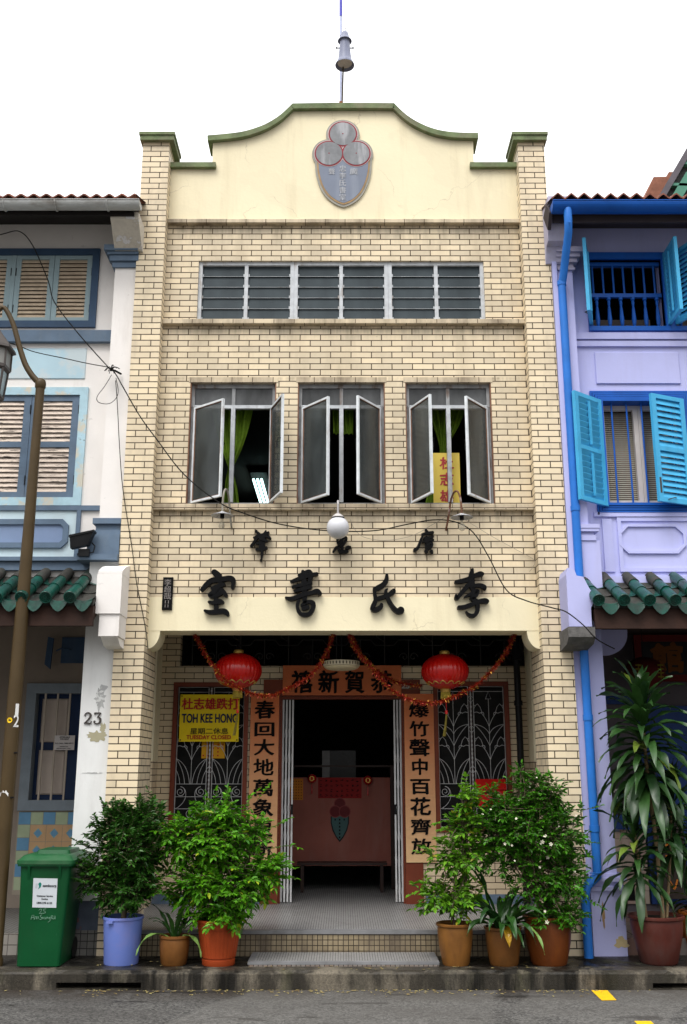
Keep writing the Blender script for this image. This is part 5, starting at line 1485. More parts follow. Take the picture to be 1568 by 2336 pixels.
mb = MB(); mb.prism(B_, YL-.02, YL+.02, 1)
for i in range(8):
    j = (i+1) % 8
    a, b, c_, d_ = A_[i], A_[j], B_[j], B_[i]
    mb.q((a[0],YL-.045,a[1]),(b[0],YL-.045,b[1]),(c_[0],YL-.045,c_[1]),(d_[0],YL-.045,d_[1])); mb.q((a[0],YL,a[1]),(b[0],YL,b[1]),(b[0],YL-.045,b[1]),(a[0],YL-.045,a[1])); mb.q((d_[0],YL-.045,d_[1]),(c_[0],YL-.045,c_[1]),(c_[0],YL,c_[1]),(d_[0],YL,d_[1]))
mb.build('octagon_panel', [BLUEG, M('lavender_blue', (0.20,0.27,0.42), .6, .08, 3)], lh)
mb = MB(); zz = zi(cB, 1490, YL-.1); z2 = zi(cB, 1385, YL-.1)
strips(mb, LX0, -2.815, YL, YL+.02, [(zz, zz+.10, .06), (zz+.1005, z2, .10)]); mb.build('cornice', BLUEG, lh)
# pilaster
zc = lambda c, y, Y=.05: zi(c, y, Y)
mb = MB(); mb.box(XPl, LX1, .05, YL+.1, zc(cB, 1075), zc(cA, 845)); mb.box(XPl-.0, LX1, .09, YL+.1, zc(cA,668), zE+.2)
pil = mb.build('pilaster', GREYW, lh)
z0c, z1c = zc(cA, 845), zc(cA, 670); H = z1c-z0c
mb = MB()
for i, (a, b, d) in enumerate(((0,.28,.03),(.28,.58,.06),(.58,.72,.085),(.72,1,.12))): mb.box(XPl-d, LX1+.03*(d > .05), .05-d, YL+.1, z0c+H*a+.0005, z0c+H*b)
mb.build('capital', BLUEG, pil)
zb0, zb1 = zc(cB, 1430), zc(cB, 1075); H = zb1-zb0
mb = MB()
for a, b, d, l in ((0,.13,.13,.16),(.13,.62,.07,.07),(.62,.72,.04,.03),(.72,.87,.01,.0),(.87,1,.05,.03)): mb.box(XPl-.03-l, LX1+.0, .05-d, YL+.1, zb0+H*a+.0005, zb0+H*b)
mb.build('base', BLUEG, pil)
# eave corbel, gutter, soffit, roof
mb = MB(); a, b = W(*cA(1128, 640), -.15), W(*cA(1330, 345), -.3)
mb.prism_x([(.1,a.z-.02),(-.05,a.z),(-.30,a.z+.22),(-.34,a.z+.25),(-.34,b.z),(.1,b.z)], -2.74, -2.41); mb.build('eave_corbel', M('dirty_white_plaster', (0.60,0.55,0.47), .8, .15, 6, .006, 25, dirt=.7, dcol=(.17,.13,.1), ds=(6,6,6), spots=.7, scol=(.75,.75,.78), ss=6, sr=(.6,.62)), lh)
zg = WZ(472, -.45)
g = gutter(LX0, WX(321, 470, -.45)-.0, -.45, zg+.05, .085)
for x in (-2.75, -3.35, -3.95): g.tube([(x+dx, -.45+.09*math.cos(t*.35+math.pi), zg+.05+.09*math.sin(t*.35+math.pi)) for dx in (0,) for t in range(10)], .010, 6)
g.build('gutter', GUTW, lh)
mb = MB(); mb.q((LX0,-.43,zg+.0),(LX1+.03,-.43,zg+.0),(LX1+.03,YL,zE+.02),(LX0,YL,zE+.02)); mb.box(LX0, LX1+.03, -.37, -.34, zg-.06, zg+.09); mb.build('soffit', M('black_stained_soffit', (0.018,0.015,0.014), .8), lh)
roof_sheet(LX0, LX1+.08, -.52, zg+.085, 3.2, zg+1.6, .147, .055).build('roof', TERRA, lh)
# awning, pillar, corbel
tiled_awning(lh, LX0, -2.62, -.5, 3.53, .26, 3.93, .253, WX(*cB(590,1755), -.5), -1)
mb = MB(); mb.box(-2.815, LX1, .04, .46, 0, zb0-.001); mb.build('pillar', M('worn_white_pillar', (0.74,0.74,0.725), .75, .05, 1.5, .0015, 30, dirt=.35, dcol=(.42,.40,.37), ds=(3,3,.5), spots=.9, scol=(0.33,0.33,0.33), ss=3.2, sr=(.665,.685)), lh)
mb = MB()
XC0, XC1 = -2.615, -2.37
zk = lambda y, Y=-.4: zi(cB, y, Y)
mb.box(XC0-.01, XC1+.01, -.36, .035, zk(1850), zk(1520)); mb.prism_x([(-.36, zk(1520)+.001), (.035, zk(1520)+.001), (.035, zk(1455)+.08), (-.2, zk(1455)+.02), (-.36, zk(1520)+.03)], XC0+.0, XC1+.012)
mb.box(XC0+.035, XC1+.002, -.34, .035, zk(2035), zk(1850)-.001); mb.prism_x([(-.34, zk(2035)-.001), (.035, zk(2035)-.001), (.035, zk(2085)-.04), (-.18, zk(2085)-.02)], XC0+.06, XC1-.01)
mb.build('awning_corbel', GREYW, lh)
mb = MB(); mb.box(-2.822, LX1-.001, .034, .47, .0, .24, 1); mb.box(-2.820, LX1-.002, .036, .468, .2405, .52, 0)
mb.build('pillar_base', [M('dull_blue_base', (0.10,0.12,0.16), .6, .2, 8, spots=.8, scol=(0.2,0.09,0.08), ss=9, sr=(.6,.64)), brickmat('grey_square_tile', (0.22,0.21,0.19),(0.17,0.16,0.15),(0.04,0.04,0.038), .07,.07,.004, off=0., dirt=.7, dcol=(.03,.03,.025))], lh)
# worn patches on the pillar
rnd = random.Random(12)
def patch(cx, cz, rx, rz, y, seed, parent, mat, name='plaster_patch'):
    r_ = random.Random(seed); n = 26; P = []
    for k in range(n):
        t = k*2*math.pi/n; q = 1+r_.uniform(-.35,.3); P.append((cx+rx*q*math.cos(t), cz+rz*q*math.sin(t)))
    m_ = MB(); m_.prism(P, y-.0025, y+.001); return m_.build(name, mat, parent)
KHK = M('khaki_filler', (0.36,0.33,0.22), .8, .1, 6, .002, 30)
p = W(*cC(905, 1085), .04); patch(p.x, p.z, .105, .055, .04, 3, lh, KHK); p = W(*cC(950, 1015), .04); patch(p.x, p.z, .03, .055, .0395, 5, lh, KHK)
GPT = M('grey_scrape', (0.40,0.40,0.39), .8, .2, 14, .001, 40, spots=.9, scol=(.66,.66,.64), ss=22, sr=(.5,.54))
p = W(*cC(925, 740), .04); patch(p.x, p.z, .055, .12, .04, 8, lh, GPT); p = W(*cC(860, 1425), .04); patch(p.x, p.z, .11, .008, .04, 9, lh, GPT)
# ground floor recess
YG = 2.05
gx0, gx1 = W(*cC(240, 900), YG).x, -2.60
gz0, gz1 = zi(cC, 1772, YG), zi(cC, 600, YG)
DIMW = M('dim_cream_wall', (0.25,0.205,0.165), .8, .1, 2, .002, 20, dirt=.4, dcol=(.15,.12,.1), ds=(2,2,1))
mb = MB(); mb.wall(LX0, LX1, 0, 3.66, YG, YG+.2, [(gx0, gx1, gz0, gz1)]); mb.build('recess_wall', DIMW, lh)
GFR = M('grey_blue_frame', (0.20,0.235,0.265), .6, .12, 6)
mb = MB(); mb.ring(gx0, gx1, gz0, gz1, .125, YG-.05, YG+.1); w_ = mb.build('barred_window', GFR, lh)
mb = MB(); mb.box(gx0+.12, gx1-.12, YG+.11, YG+.13, gz0+.12, gz1-.12); mb.build('navy_panel', M('navy_board', (0.012,0.03,0.085), .6), w_)
SHC = M('cream_shutter_panel', (0.50,0.42,0.36), .6, .08, 4)
mb = MB()
a, b = W(*cC(400, 740), YG+.1), W(*cC(600, 1140), YG+.1)
mb.bbox(a.x, b.x+.02, YG+.075, YG+.108, b.z, a.z, .015); a2 = W(*cC(395, 1215), YG+.1); b2 = W(*cC(590, 1625), YG+.1); mb.bbox(a.x, b.x+.02, YG+.075, YG+.108, b2.z, a2.z, .015)
mb.build('cream_panel', SHC, w_)
mb = MB()
for k in range(4): x = gx0+.125+.155*(k+.75); mb.box(x-.011, x+.011, YG-.03, YG-.008, gz0+.12, gz1-.12)
mb.build('bars', M('beige_bar', (0.42,0.36,0.29), .5), w_)
a, b = W(*cC(500, 1212), YG-.04), W(*cC(695, 1078), YG-.04)
s = MB(); s.box(a.x, b.x, YG-.042, YG-.038, a.z, b.z); s = tag(s.build('rent_notice', M('white_card', (0.58,0.54,0.52), .6, .03, 3), origin=((a.x+b.x)/2, YG-.04, a.z)), 'white paper notice AVAILABLE FOR RENT on the window bars', 'notice')
mb = MB(); w = b.x-a.x; h = b.z-a.z
for body, x0_, x1_, y0_, y1_ in (('AVAILABLE',.24,.76,.83,.93),('FOR RENT',.28,.72,.69,.79),('PLS CALL 9000-0913',.04,.94,.41,.50),('VIEWING BY',.27,.7,.2,.27),('APPOINTMENT ONLY',.12,.85,.07,.14)):
    put_text(mb, body, a.x+x0_*w, a.x+x1_*w, a.z+y0_*h, a.z+y1_*h, YG-.043, .02)
mb.build('lettering', INK, s)
# transom shutters above the window
mb = MB(); a, b = W(*cC(562, 410), YG-.02), W(*cC(775, 172), YG-.02); mb.box(a.x, b.x+.1, YG-.03, YG+.01, a.z, b.z)
a, b = W(*cC(412, 420), YG-.14), W(*cC(498, 180), YG-.14); mb.prism([(a.x,a.z),(b.x-.02,a.z-.06),(b.x,b.z),(a.x+.02,b.z+.02)], YG-.14, YG-.11); mb.tube([(a.x+.13,YG-.12,a.z+.17),(a.x+.2,YG-.1,a.z+.21),(a.x+.3,YG-.04,a.z+.19)], .01, 6)
mb.build('transom_shutter', BLUED, lh)
# wall tiles under the window
TB, TG, TO_ = M('blue_wall_tile', (0.12,0.27,0.42), .35, .08, 9), M('green_wall_tile', (0.36,0.42,0.27), .35, .08, 9), M('peach_wall_tile', (0.50,0.32,0.17), .35, .08, 9)
TD = M('teal_print', (0.16,0.32,0.36), .4, .25, 30); TGR = M('grout', (0.30,0.26,0.2), .8)
mb = MB(); tz = gz0-.015; ts = .152
mb.box(gx0-.0, -2.5, YG-.006, YG-.001, .35, gz0-.001, 4)
for i in range(7):
    for j in range(6):
        x = gx0+.012+i*ts; z = tz-(j+1)*ts
        if x+ts > -2.5: continue
        if j == 0 or i == 0: mb.box(x+.003, x+ts-.003, YG-.009, YG-.005, z+.003, z+ts-.003, (i+j) % 2)
for i in range(4):
    for j in range(4):
        x = gx0+.012+ts+i*.2; z = tz-ts-(j+1)*.2
        if x+.2 > -2.5: continue
        mb.box(x+.003, x+.197, YG-.009, YG-.005, z+.003, z+.197, 2)
        cx_, cz_ = x+.1, z+.1
        mb.add([(cx_-.055,YG-.0096,cz_),(cx_,YG-.0096,cz_-.06),(cx_+.055,YG-.0096,cz_),(cx_,YG-.0096,cz_+.06)], [(0,1,2,3)], 3); mb.disc((cx_,YG-.0102,cz_), .036, 12, 0, 'y')
mb.build('wall_tiles', [TB, TG, TO_, TD, TGR], lh)
mb = MB(); mb.box(LX0, -2.816, .10, YG, -.01, .20); mb.box(LX0, -2.816, .06, .10, -.01, .202, 1); mb.box(-2.816, LX1, .47, YG, -.01, .2)
mb.build('recess_floor', [brickmat('dark_mosaic_floor', (0.16,0.155,0.15),(0.13,0.125,0.12),(0.06,0.06,0.06), .05,.05,.003, off=0., floor=True, rough=.4), brickmat('square_tile_riser', (0.30,0.28,0.25),(0.26,0.24,0.22),(0.10,0.09,0.08), .10,.10,.004, off=0., dirt=.6)], lh)
# house number, floodlight
a, b = W(*cC(775, 972), .03), W(*cC(942, 865), .03)
mb = MB(); xm = a.x+(b.x-a.x)*.52
w_, h_ = (b.x-a.x)*.44, b.z-a.z
def dig(P, xo): mb.stroke([(a.x+xo+u*w_, a.z+v*h_, r*h_) for u, v, r in P], .022, .038, sub=8)
dig([(.12,.70,.05),(.10,.82,.045),(.30,.96,.035),(.55,.97,.045),(.80,.85,.07),(.83,.68,.085),(.68,.48,.07),(.40,.27,.05),(.10,.07,.035)], 0)
dig([(.06,.06,.035),(.35,.085,.06),(.65,.05,.07),(.90,.08,.05),(.97,.24,.03)], 0)
xo = (b.x-a.x)*.55
dig([(.14,.80,.035),(.12,.95,.03),(.45,.955,.045),(.90,.94,.035),(.70,.76,.03),(.48,.58,.03)], xo)
dig([(.48,.58,.03),(.72,.56,.06),(.90,.40,.085),(.86,.17,.075),(.60,.04,.045),(.30,.04,.045),(.10,.15,.05),(.14,.24,.06)], xo)
tag(mb.build('house_number', M('dark_brown_numerals', (0.06,0.05,0.045), .5), origin=(a.x, .03, a.z)), 'dark serif house number 23 on the worn white pillar', 'house number')
c_ = W(*cB(675, 1262), -.12)
t = thing('floodlight', 'black floodlight on the blue base of the left white pilaster', 'floodlight', (c_.x, -.1, c_.z-.1))
mb = MB(); 
def slanted(x, y, z): return (c_.x+x+.14*z, -.12+y, c_.z+z+.22*x)
P = [slanted(x,y,z) for x,y,z in ((-.13,-.05,.07),(.12,-.05,.07),(.12,.06,.07),(-.13,.06,.07),(-.10,-.04,-.06),(.09,-.04,-.06),(.09,.05,-.06),(-.10,.05,-.06))]
mb.add(P, [(0,1,2,3),(7,6,5,4),(4,5,1,0),(5,6,2,1),(6,7,3,2),(7,4,0,3)])
P = [slanted(x,y,z) for x,y,z in ((-.14,-.06,.095),(.13,-.06,.095),(.13,.07,.095),(-.14,.07,.095),(-.14,-.06,.072),(.13,-.06,.072),(.13,.07,.072),(-.14,.07,.072))]
mb.add(P, [(0,1,2,3),(7,6,5,4),(4,5,1,0),(5,6,2,1),(6,7,3,2),(7,4,0,3)]); mb.build('housing', BLACK, t)
mb = MB(); mb.box(c_.x-.03, c_.x+.09, -.12, -.07, c_.z-.16, c_.z-.08); mb.tube([(c_.x+.06,-.1,c_.z-.13),(c_.x+.13,-.09,c_.z-.11),(c_.x+.14,-.08,c_.z-.04),(c_.x+.1,-.06,c_.z)], .008, 6); mb.box(c_.x-.05, c_.x+.05, -.08, .0, c_.z-.15, c_.z-.12); mb.build('bracket', BLACK, t)

# ================================================================ right neighbour (lilac and blue)
rA, rB, rC, rD = CR(1480,400,3.336), CR(1480,1050,2.92), CR(1480,1750,3.379), CR(1044,2100,1.742)
YR = 0.24
RX0, RX1 = 2.49, 7.6
rh = thing('lilac_shophouse', 'lilac painted shophouse with blue window frames and sky blue shutters, right of the clan house', 'building', (5, YR, 0))
UO = [(3.0, 3.88), (4.0, 4.88)]; LO = [(3.03, 3.95), (4.75, 5.6)]
uz0, uz1 = zi(rA, 1755, YR), zi(rA, 1120, YR)
lz0, lz1 = 4.76, 6.02
zER = zi(rA, 835, YR)
mb = MB(); mb.wall(RX0, RX1, 3.6, zER+.3, YR, YR+.2, [(a, b, uz0, uz1) for a, b in UO]+[(a, b, lz0, lz1) for a, b in LO])
mb.build('front_wall', LILAC, rh)
mb = MB(); mb.box(RX1-.1, RX1, YR+.2, 8, 0, zER+.3); mb.box(RX0+.002, RX0+.1, YR+.21, 8, 3.6, zER+.3); mb.box(RX0+.002, RX1, 7.9, 8.1, 0, zER+.3); mb.box(RX0+.1, RX1-.1, YR+.21, 7.9, 3.5, 3.75); mb.box(RX0+.002, RX1, YR+.21, 8, zER+.3, zER+.4)
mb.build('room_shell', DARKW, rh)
# upper window
f = MB()
zo1 = zi(rA, 1050, YR-.02); zo0 = zi(rA, 1790, YR-.02)
f.box(2.95, 4.95, YR-.045, YR+.08, zo0, uz0+.0); f.box(2.95, 4.95, YR-.035, YR+.08, uz1, zo1)
f.box(2.95, 3.0, YR-.034, YR+.08, uz0, uz1); f.box(3.88, 4.0, YR-.034, YR+.08, uz0, uz1); f.box(4.88, 4.95, YR-.034, YR+.08, uz0, uz1)
f.box(3.0, 4.88, YR+.05, YR+.10, uz1-.05, uz1-.001)
uw = f.build('shuttered_window', BLUE, rh)
zmr = zi(rA, 1455, YR+.06)
for (a, b) in UO:
    mb = MB(); mb.box(a, b, YR+.05, YR+.09, zmr-.025, zmr+.025)
    for k in range(7): x = a+(b-a)*(k+.45)/7; mb.tube([(x,YR+.07,zmr+.02),(x,YR+.07,uz1-.03)], .013, 8)
    for k in range(6):
        x = a+(b-a)*(k+.6)/6; h = zmr-.025-uz0
        mb.lathe([(.024,0),(.024,.04),(.014,.05),(.022,.07),(.028,.16*h/.5),(.018,.33*h/.5),(.013,.36*h/.5),(.02,h-.06),(.014,h-.04),(.026,h-.03),(.026,h)], x, YR+.07, uz0, 10)
    mb.build('balustrade', BLUE, uw)
    mb = MB(); mb.box(a, b, YR+.55, YR+.57, uz0+.02, uz0+.36); mb.build('inner_board', M('dim_inner_panel', (0.18,0.15,0.13), .7, .2, 5), uw)
def leaf(parent, hx, hy, w, z0, z1, ang, s, rails, nsl, bar=False):
    g = MB(); x0, x1 = (hx, hx+w) if s > 0 else (hx-w, hx)
    shutter_leaf(g, x0, x1, z0, z1, hy-.04, .062, rails, nsl, .04, bar=bar)
    g.box(x1-.045 if s > 0 else x0+.02, x1-.02 if s > 0 else x0+.045, hy-.043, hy-.03, z0+.1, z0+.28, 2)
    g.tube([((x0+x1)/2, hy-.045, z0+.06), ((x0+x1)/2+s*.06, hy-.07, z0+.05), ((x0+x1)/2+s*.12, hy-.045, z0+.03)], .006, 5, 2)
    return g.build('shutter', [CYAN, CYAN, M('dark_bolt', (0.06,0.055,0.05), .6)], parent, origin=(hx, hy, z0), rotz=R(-ang) if s > 0 else R(ang))
leaf(uw, 3.0, YR-.03, .43, uz0+.02, uz1+.06, 108, 1, [], [14], True)
leaf(uw, 3.9, YR-.03, .43, uz0+.02, uz1+.06, 90, -1, [], [14], True)
leaf(uw, 4.02, YR-.03, .43, uz0+.02, uz1+.06, 66, 1, [], [14])
leaf(uw, 4.86, YR-.03, .43, uz0+.02, uz1+.06, 120, -1, [], [14])
# lower window, fluted frame
f = MB()
for (a, b) in LO:
    for k in range(4):
        o = .027*k; f.ring(a-.125+o, b+.125-o, lz0-.125+o, lz1+.125-o, .022, YR-.03-.006*k, YR+.05)
    f.ring(a-.018, b+.018, lz0-.018, lz1+.018, .03, YR-.06, YR+.12)
lw = f.build('shuttered_window', BLUE, rh)
for (a, b) in LO:
    mb = MB()
    for k in range(5): x = a+.02+(b-a-.04)*(k+.62)/5; mb.tube([(x,YR+.02,lz0),(x,YR+.02,lz1)], .011, 8)
    mb.build('bars', BLUE, lw)
    WH = M('off_white_sash', (0.58,0.53,0.50), .5, .06, 5)
    mb = MB(); m_ = (a+b)/2; 
    mb.ring(a+.005, m_-.002, lz0+.02, lz1-.015, .055, YR+.10, YR+.16); mb.ring(m_+.002, b-.005, lz0+.02, lz1-.015, .055, YR+.10, YR+.16); mb.build('sash', WH, lw)
    mb = MB(); n = 46
    for k in range(n): z = lz0+.07+(lz1-lz0-.14)*k/n; mb.q((a+.05,YR+.185,z),(b-.05,YR+.185,z),(b-.05,YR+.20,z+.021),(a+.05,YR+.20,z+.021))
    mb.build('blind', M('cream_blind', (0.42,0.38,0.31), .6, .08, 3), lw)
leaf(lw, 3.03, YR-.055, .50, lz0-.03, lz1-.0, 141, 1, [.49], [8, 8], True)
leaf(lw, 3.965, YR-.055, .48, lz0-.03, lz1-.0, 24, -1, [.49], [8, 8])
# mouldings and panels
def rband(y0, y1, dep, c=rA, x0=2.74, mat=LILAC, name='string_band'):
    mb = MB(); mb.box(x0, RX1, YR-dep, YR+.02, zi(c, y1, YR-dep), zi(c, y0, YR-dep)); return mb.build(name, mat, rh)
rband(1802, 1862, .05); rband(1880, 1930, .035)
p, q = W(*rA(695, 2283), YR-.02), W(*rA(1462, 1990), YR-.02)
for x in (0, 1.75):
    mb = MB(); mb.bbox(p.x+x, q.x+x, YR-.022, YR+.02, p.z, q.z, .004); mb.build('wall_panel', LILAC, rh)
mb = MB(); za, zb_ = zi(rB, 1655, YR-.02), zi(rB, 1205, YR-.02)
mb.ring(3.12, 4.45, za, zb_, .045, YR-.022, YR+.02); mb.box(2.95, 3.06, YR-.02, YR+.02, za, zb_-.02)
mb.box(2.86, RX1, YR-.03, YR+.02, zb_+.006, zb_+.06)
A_, B_ = W(*rB(800, 1505), YR-.02), W(*rB(1335, 1262), YR-.02); e = .1
oc = [(A_.x,A_.z+e),(A_.x+e,A_.z),(B_.x-e,A_.z),(B_.x,A_.z+e),(B_.x,B_.z-e),(B_.x-e,B_.z),(A_.x+e,B_.z),(A_.x,B_.z-e)]
oi = [(A_.x+.03,A_.z+e+.012),(A_.x+e+.012,A_.z+.03),(B_.x-e-.012,A_.z+.03),(B_.x-.03,A_.z+e+.012),(B_.x-.03,B_.z-e-.012),(B_.x-e-.012,B_.z-.03),(A_.x+e+.012,B_.z-.03),(A_.x+.03,B_.z-e-.012)]
for i in range(8):
    j = (i+1) % 8; mb.prism([oc[i], oc[j], oi[j], oi[i]], YR-.026, YR+.02)
mb.build('panel_moulding', LILAC, rh)
rband(1692, 1758, .06, rB, 2.86, LILAC, 'cornice')
# pilaster, pillar and plinth
YP = -.02
mb = MB()
z_cap0, z_cap1 = zi(rA, 1205, YP), zi(rA, 1020, YP)
z_b1, z_b0 = zi(rB, 1265, YP), zi(rB, 1395, YP)
mb.box(RX0+.001, 2.545, -.03, YR+.1, 3.3, zER+.1); mb.box(2.56, 2.74, .02, YR+.1, z_b1-.0, z_cap0+.02)
mb.box(2.56, 2.85, .0, YR+.1, 3.55, z_b0); 
pil = mb.build('pilaster', LILACP, rh)
mb = MB(); H = z_cap1-z_cap0
for a, b, d in ((0,.12,.03),(.12,.34,.015),(.34,.55,.055),(.55,.75,.085),(.75,1,.12)): mb.box(2.56-.02*(d>.05), 2.74+d, .02-d, YR+.1, z_cap0+H*a+.0005, z_cap0+H*b)
mb.build('capital', M('lilac_grey_capital', (0.40,0.38,0.50), .75, .12, 6, dirt=.4, dcol=(.3,.25,.2), ds=(5,5,5)), pil)
mb = MB(); H = z_b1-z_b0
for a, b, d in ((0,.35,.05),(.35,.55,.03),(.55,.75,.08),(.75,1,.09)): mb.box(2.55, 2.76+d, .02-d*.7, YR+.1, z_b0+H*a+.0005, z_b0+H*b)
mb.build('base', LILACP, pil)
mb = MB()
mb.box(RX0+.001, 2.81, .035, .42, .78, 3.55); mb.box(RX0+.03, 2.86, .005, .44, 0, .62)
for a, b, d in ((.62,.66,.045),(.66,.71,.02),(.71,.75,.05),(.75,.785,.025)): mb.box(RX0+.02, 2.81+d+.03, .03-d, .43, a+.0005, b)
mb.build('pillar', LILACP, rh)
p = W(*rD(1245, 985), .005); patch(p.x, p.z, .075, .05, .005, 4, rh, M('bare_cream_plaster', (0.50,0.40,0.22), .8, .15, 9, .002, 30)); p = W(*rD(1155, 850), .005); patch(p.x, p.z, .014, .12, .005, 6, rh, M('rust_stain', (0.33,0.21,0.10), .8, .2, 9))
mb = MB(); mb.prism_x([(YR-.02, zER-.62),(-.02, zER-.60),(-.1, zER-.42),(-.2, zER-.40),(-.27, zER-.2),(-.32, zER-.17),(-.32, zER+.12),(YR-.02, zER+.12)], 2.42, 2.70); mb.build('eave_corbel', M('pale_lilac_corbel', (0.45,0.43,0.55), .75, .12, 6, dirt=.5, dcol=(.25,.22,.2), ds=(5,5,5)), rh)
XC0, XC1 = 2.36, 2.60
zk = lambda y, Y=-.4: zi(rB, y, Y)
mb = MB(); mb.prism([(XC0,zk(2110)),(XC1,zk(2110)),(XC1+.0,zk(1960)),(XC1+.06,zk(1860)),(XC1+.0,zk(1800)),(XC1-.06,zk(1700)),(XC1-.13,zk(1690)),(XC1-.15,zk(1640)),(XC1-.22,zk(1625)),(XC0,zk(1680))], -.42, -.035); mb.build('awning_corbel', LILACP, rh)
mb = MB(); mb.prism_x([(-.46,zk(2200)),(-.46,zk(2118)),(-.034,zk(2118)),(-.034,zk(2255)-.03),(-.36,zk(2250))], XC0-.02, XC1+.02); mb.build('corbel_stone', STONE, rh)
tiled_awning(rh, 2.63, RX1, -.5, 3.50, .24, 3.88, .265, WX(*rB(615,1960), -.5), 1)
# eave: gutter, soffit, roof
zg = WZ(478, -.45)
gutter(WX(1258, 478, -.45), RX1, -.45, zg+.06, .105).build('gutter', BLUE, rh)
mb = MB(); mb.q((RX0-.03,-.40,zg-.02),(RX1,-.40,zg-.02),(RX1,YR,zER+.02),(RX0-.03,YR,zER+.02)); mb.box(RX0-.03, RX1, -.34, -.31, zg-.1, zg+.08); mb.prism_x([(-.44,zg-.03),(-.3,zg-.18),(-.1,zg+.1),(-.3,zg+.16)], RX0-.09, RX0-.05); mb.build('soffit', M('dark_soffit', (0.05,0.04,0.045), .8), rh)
roof_sheet(RX0-.08, RX1, -.56, zg+.085, 3.2, zg+1.45, .152, .072).build('roof', TERRA, rh)
# downpipe
mb = MB()
pts = [(1295,474,-.48),(1296.5,500,-.50),(1297,530,-.47),(1284,640,-.05)]
P = [W(*q) for q in pts]
P2 = [P[-1], Vector((2.592,-.035,P[-1].z-.06)), Vector((2.592,-.035,.80)), Vector((2.592,-.037,.77)), Vector((2.475,-.07,.68)), Vector((2.445,-.08,.60)), Vector((2.445,-.08,.0))]
mb.tube(P+P2[1:], .047, 16)
for z in (P[-1].z-.03, WZ(1160,-.035), WZ(1890,-.035), 2.35): mb.tube([(2.592,-.035,z-.03),(2.592,-.035,z+.03)], .054, 16)
mb.tube([(2.5,-.09,.80),(2.64,-.09,.80)], .006, 6)
mb.tube([P[1]+Vector((0,-.045,-.06)), P[1]+Vector((0,-.053,-.06))], .012, 8)
o = tag(mb.build('downpipe', BLUEPIPE, rh)); smooth_by_angle(o, 50)
# ground floor recess
YG = 2.05
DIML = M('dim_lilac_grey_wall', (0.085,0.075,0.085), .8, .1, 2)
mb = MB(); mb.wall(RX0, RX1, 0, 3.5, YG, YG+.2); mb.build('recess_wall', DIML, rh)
mb = MB(); a, b = W(*rC(880, 2010), YG-.01), W(*rC(1200, 1870), YG-.01)
mb.box(2.6, 3.75, YG-.10, YG-.002, a.z, b.z); mb.box(3.72, 3.86, YG-.06, YG-.002, .25, 2.7); mb.box(3.86, 4.6, YG-.04, YG-.002, .25, 2.6); mb.box(2.6, 3.72, YG-.05, YG-.002, 2.62, 2.72)
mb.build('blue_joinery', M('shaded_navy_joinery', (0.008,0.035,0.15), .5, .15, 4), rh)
mb = MB(); mb.box(2.6, 3.7, YG-.03, YG-.002, .25, a.z-.001); mb.build('wall_tiles', brickmat('floral_cream_tile', (0.42,0.36,0.28),(0.36,0.29,0.24),(0.22,0.19,0.16), .2,.2,.003, off=0., dirt=.5, dcol=(.22,.12,.1), dr=(.48,.6)), rh)
mb = MB(); a = W(*rC(775, 110), .9); b = W(*rC(1000, 350), .9)
cx_, cz_ = a.x, a.z
P = [(a.x-.25, a.z), (b.x, a.z)]+[(a.x+(b.x-a.x)*math.cos(t*math.pi/16), a.z+(b.z-a.z)*(.12+.88*math.sin(t*math.pi/16))) for t in range(9)]+[(a.x-.25, b.z)]
mb.prism(P, .85, .95); mb.build('arch_bracket', LILACP, rh)
mb = MB(); mb.box(2.49, RX1, .07, YG, -.01, .16); mb.build('recess_floor', brickmat('worn_red_grey_tile', (0.16,0.14,0.13),(0.20,0.12,0.10),(0.05,0.05,0.05), .3,.3,.006, off=0., floor=True), rh)
# signboard with gold character
A_, B_ = W(*rC(1085, 600), 1.75), W(*rC(1085, 155), 1.75)
sb = thing('signboard', 'black lacquer signboard with red frame and big gold character over the lilac house porch', 'sign', (A_.x+.9, 1.75, A_.z))
mb = MB(); mb.box(A_.x, A_.x+2.2, 1.75, 1.80, A_.z, B_.z); mb.build('board', BLACK, sb)
mb = MB(); mb.ring(A_.x-.001, A_.x+2.201, A_.z-.001, B_.z+.001, .085, 1.735, 1.749); mb.build('frame', M('red_sign_frame', (0.08,0.003,0.002), .7), sb)
a, b = W(*rC(1225, 520), 1.74), W(*rC(1525, 222), 1.74)
mb = MB(); put_text(mb, '館', a.x, b.x, a.z, b.z, 1.744, .045, True, jit=.02, seed=4); mb.build('lettering', M('dull_gold', (0.11,0.036,0.005), .8), sb)
# round lantern half hidden by the plant
c_ = W(*rC(1160, 520), 1.2)
t = thing('porch_lantern', 'dark red lantern with yellow marks behind the tall potted plant', 'lantern', tuple(c_))
mb = MB(); mb.lathe([(max(.05,.24*math.sin(math.pi*i/24)), -.19*math.cos(math.pi*i/24)) for i in range(1,24)], c_.x, 1.2, c_.z, 48, fn=lambda a, z: 1-.02*abs(math.sin(a*12))); mb.build('shade', M('dark_red_silk', (0.055,0.002,0.002), .8), t, smooth=True)
for s in (-1, 1):
    mb = MB()
    for k in range(4): mb.box(c_.x+s*.13-.035, c_.x+s*.13+.035, .985, 1.0, c_.z-.07+k*.045, c_.z-.052+k*.045)
    mb.box(c_.x+s*.13-.006, c_.x+s*.13+.006, .983, 1.0, c_.z-.08, c_.z+.09)
    mb.build('yellow_print', M('yellow_print', (0.12,0.09,0.006), .8), t)
mb = MB(); mb.tube([(c_.x,1.2,c_.z+.18),(c_.x,1.2,3.5)], .005, 5); mb.build('hanging_wire', BLACK, t)
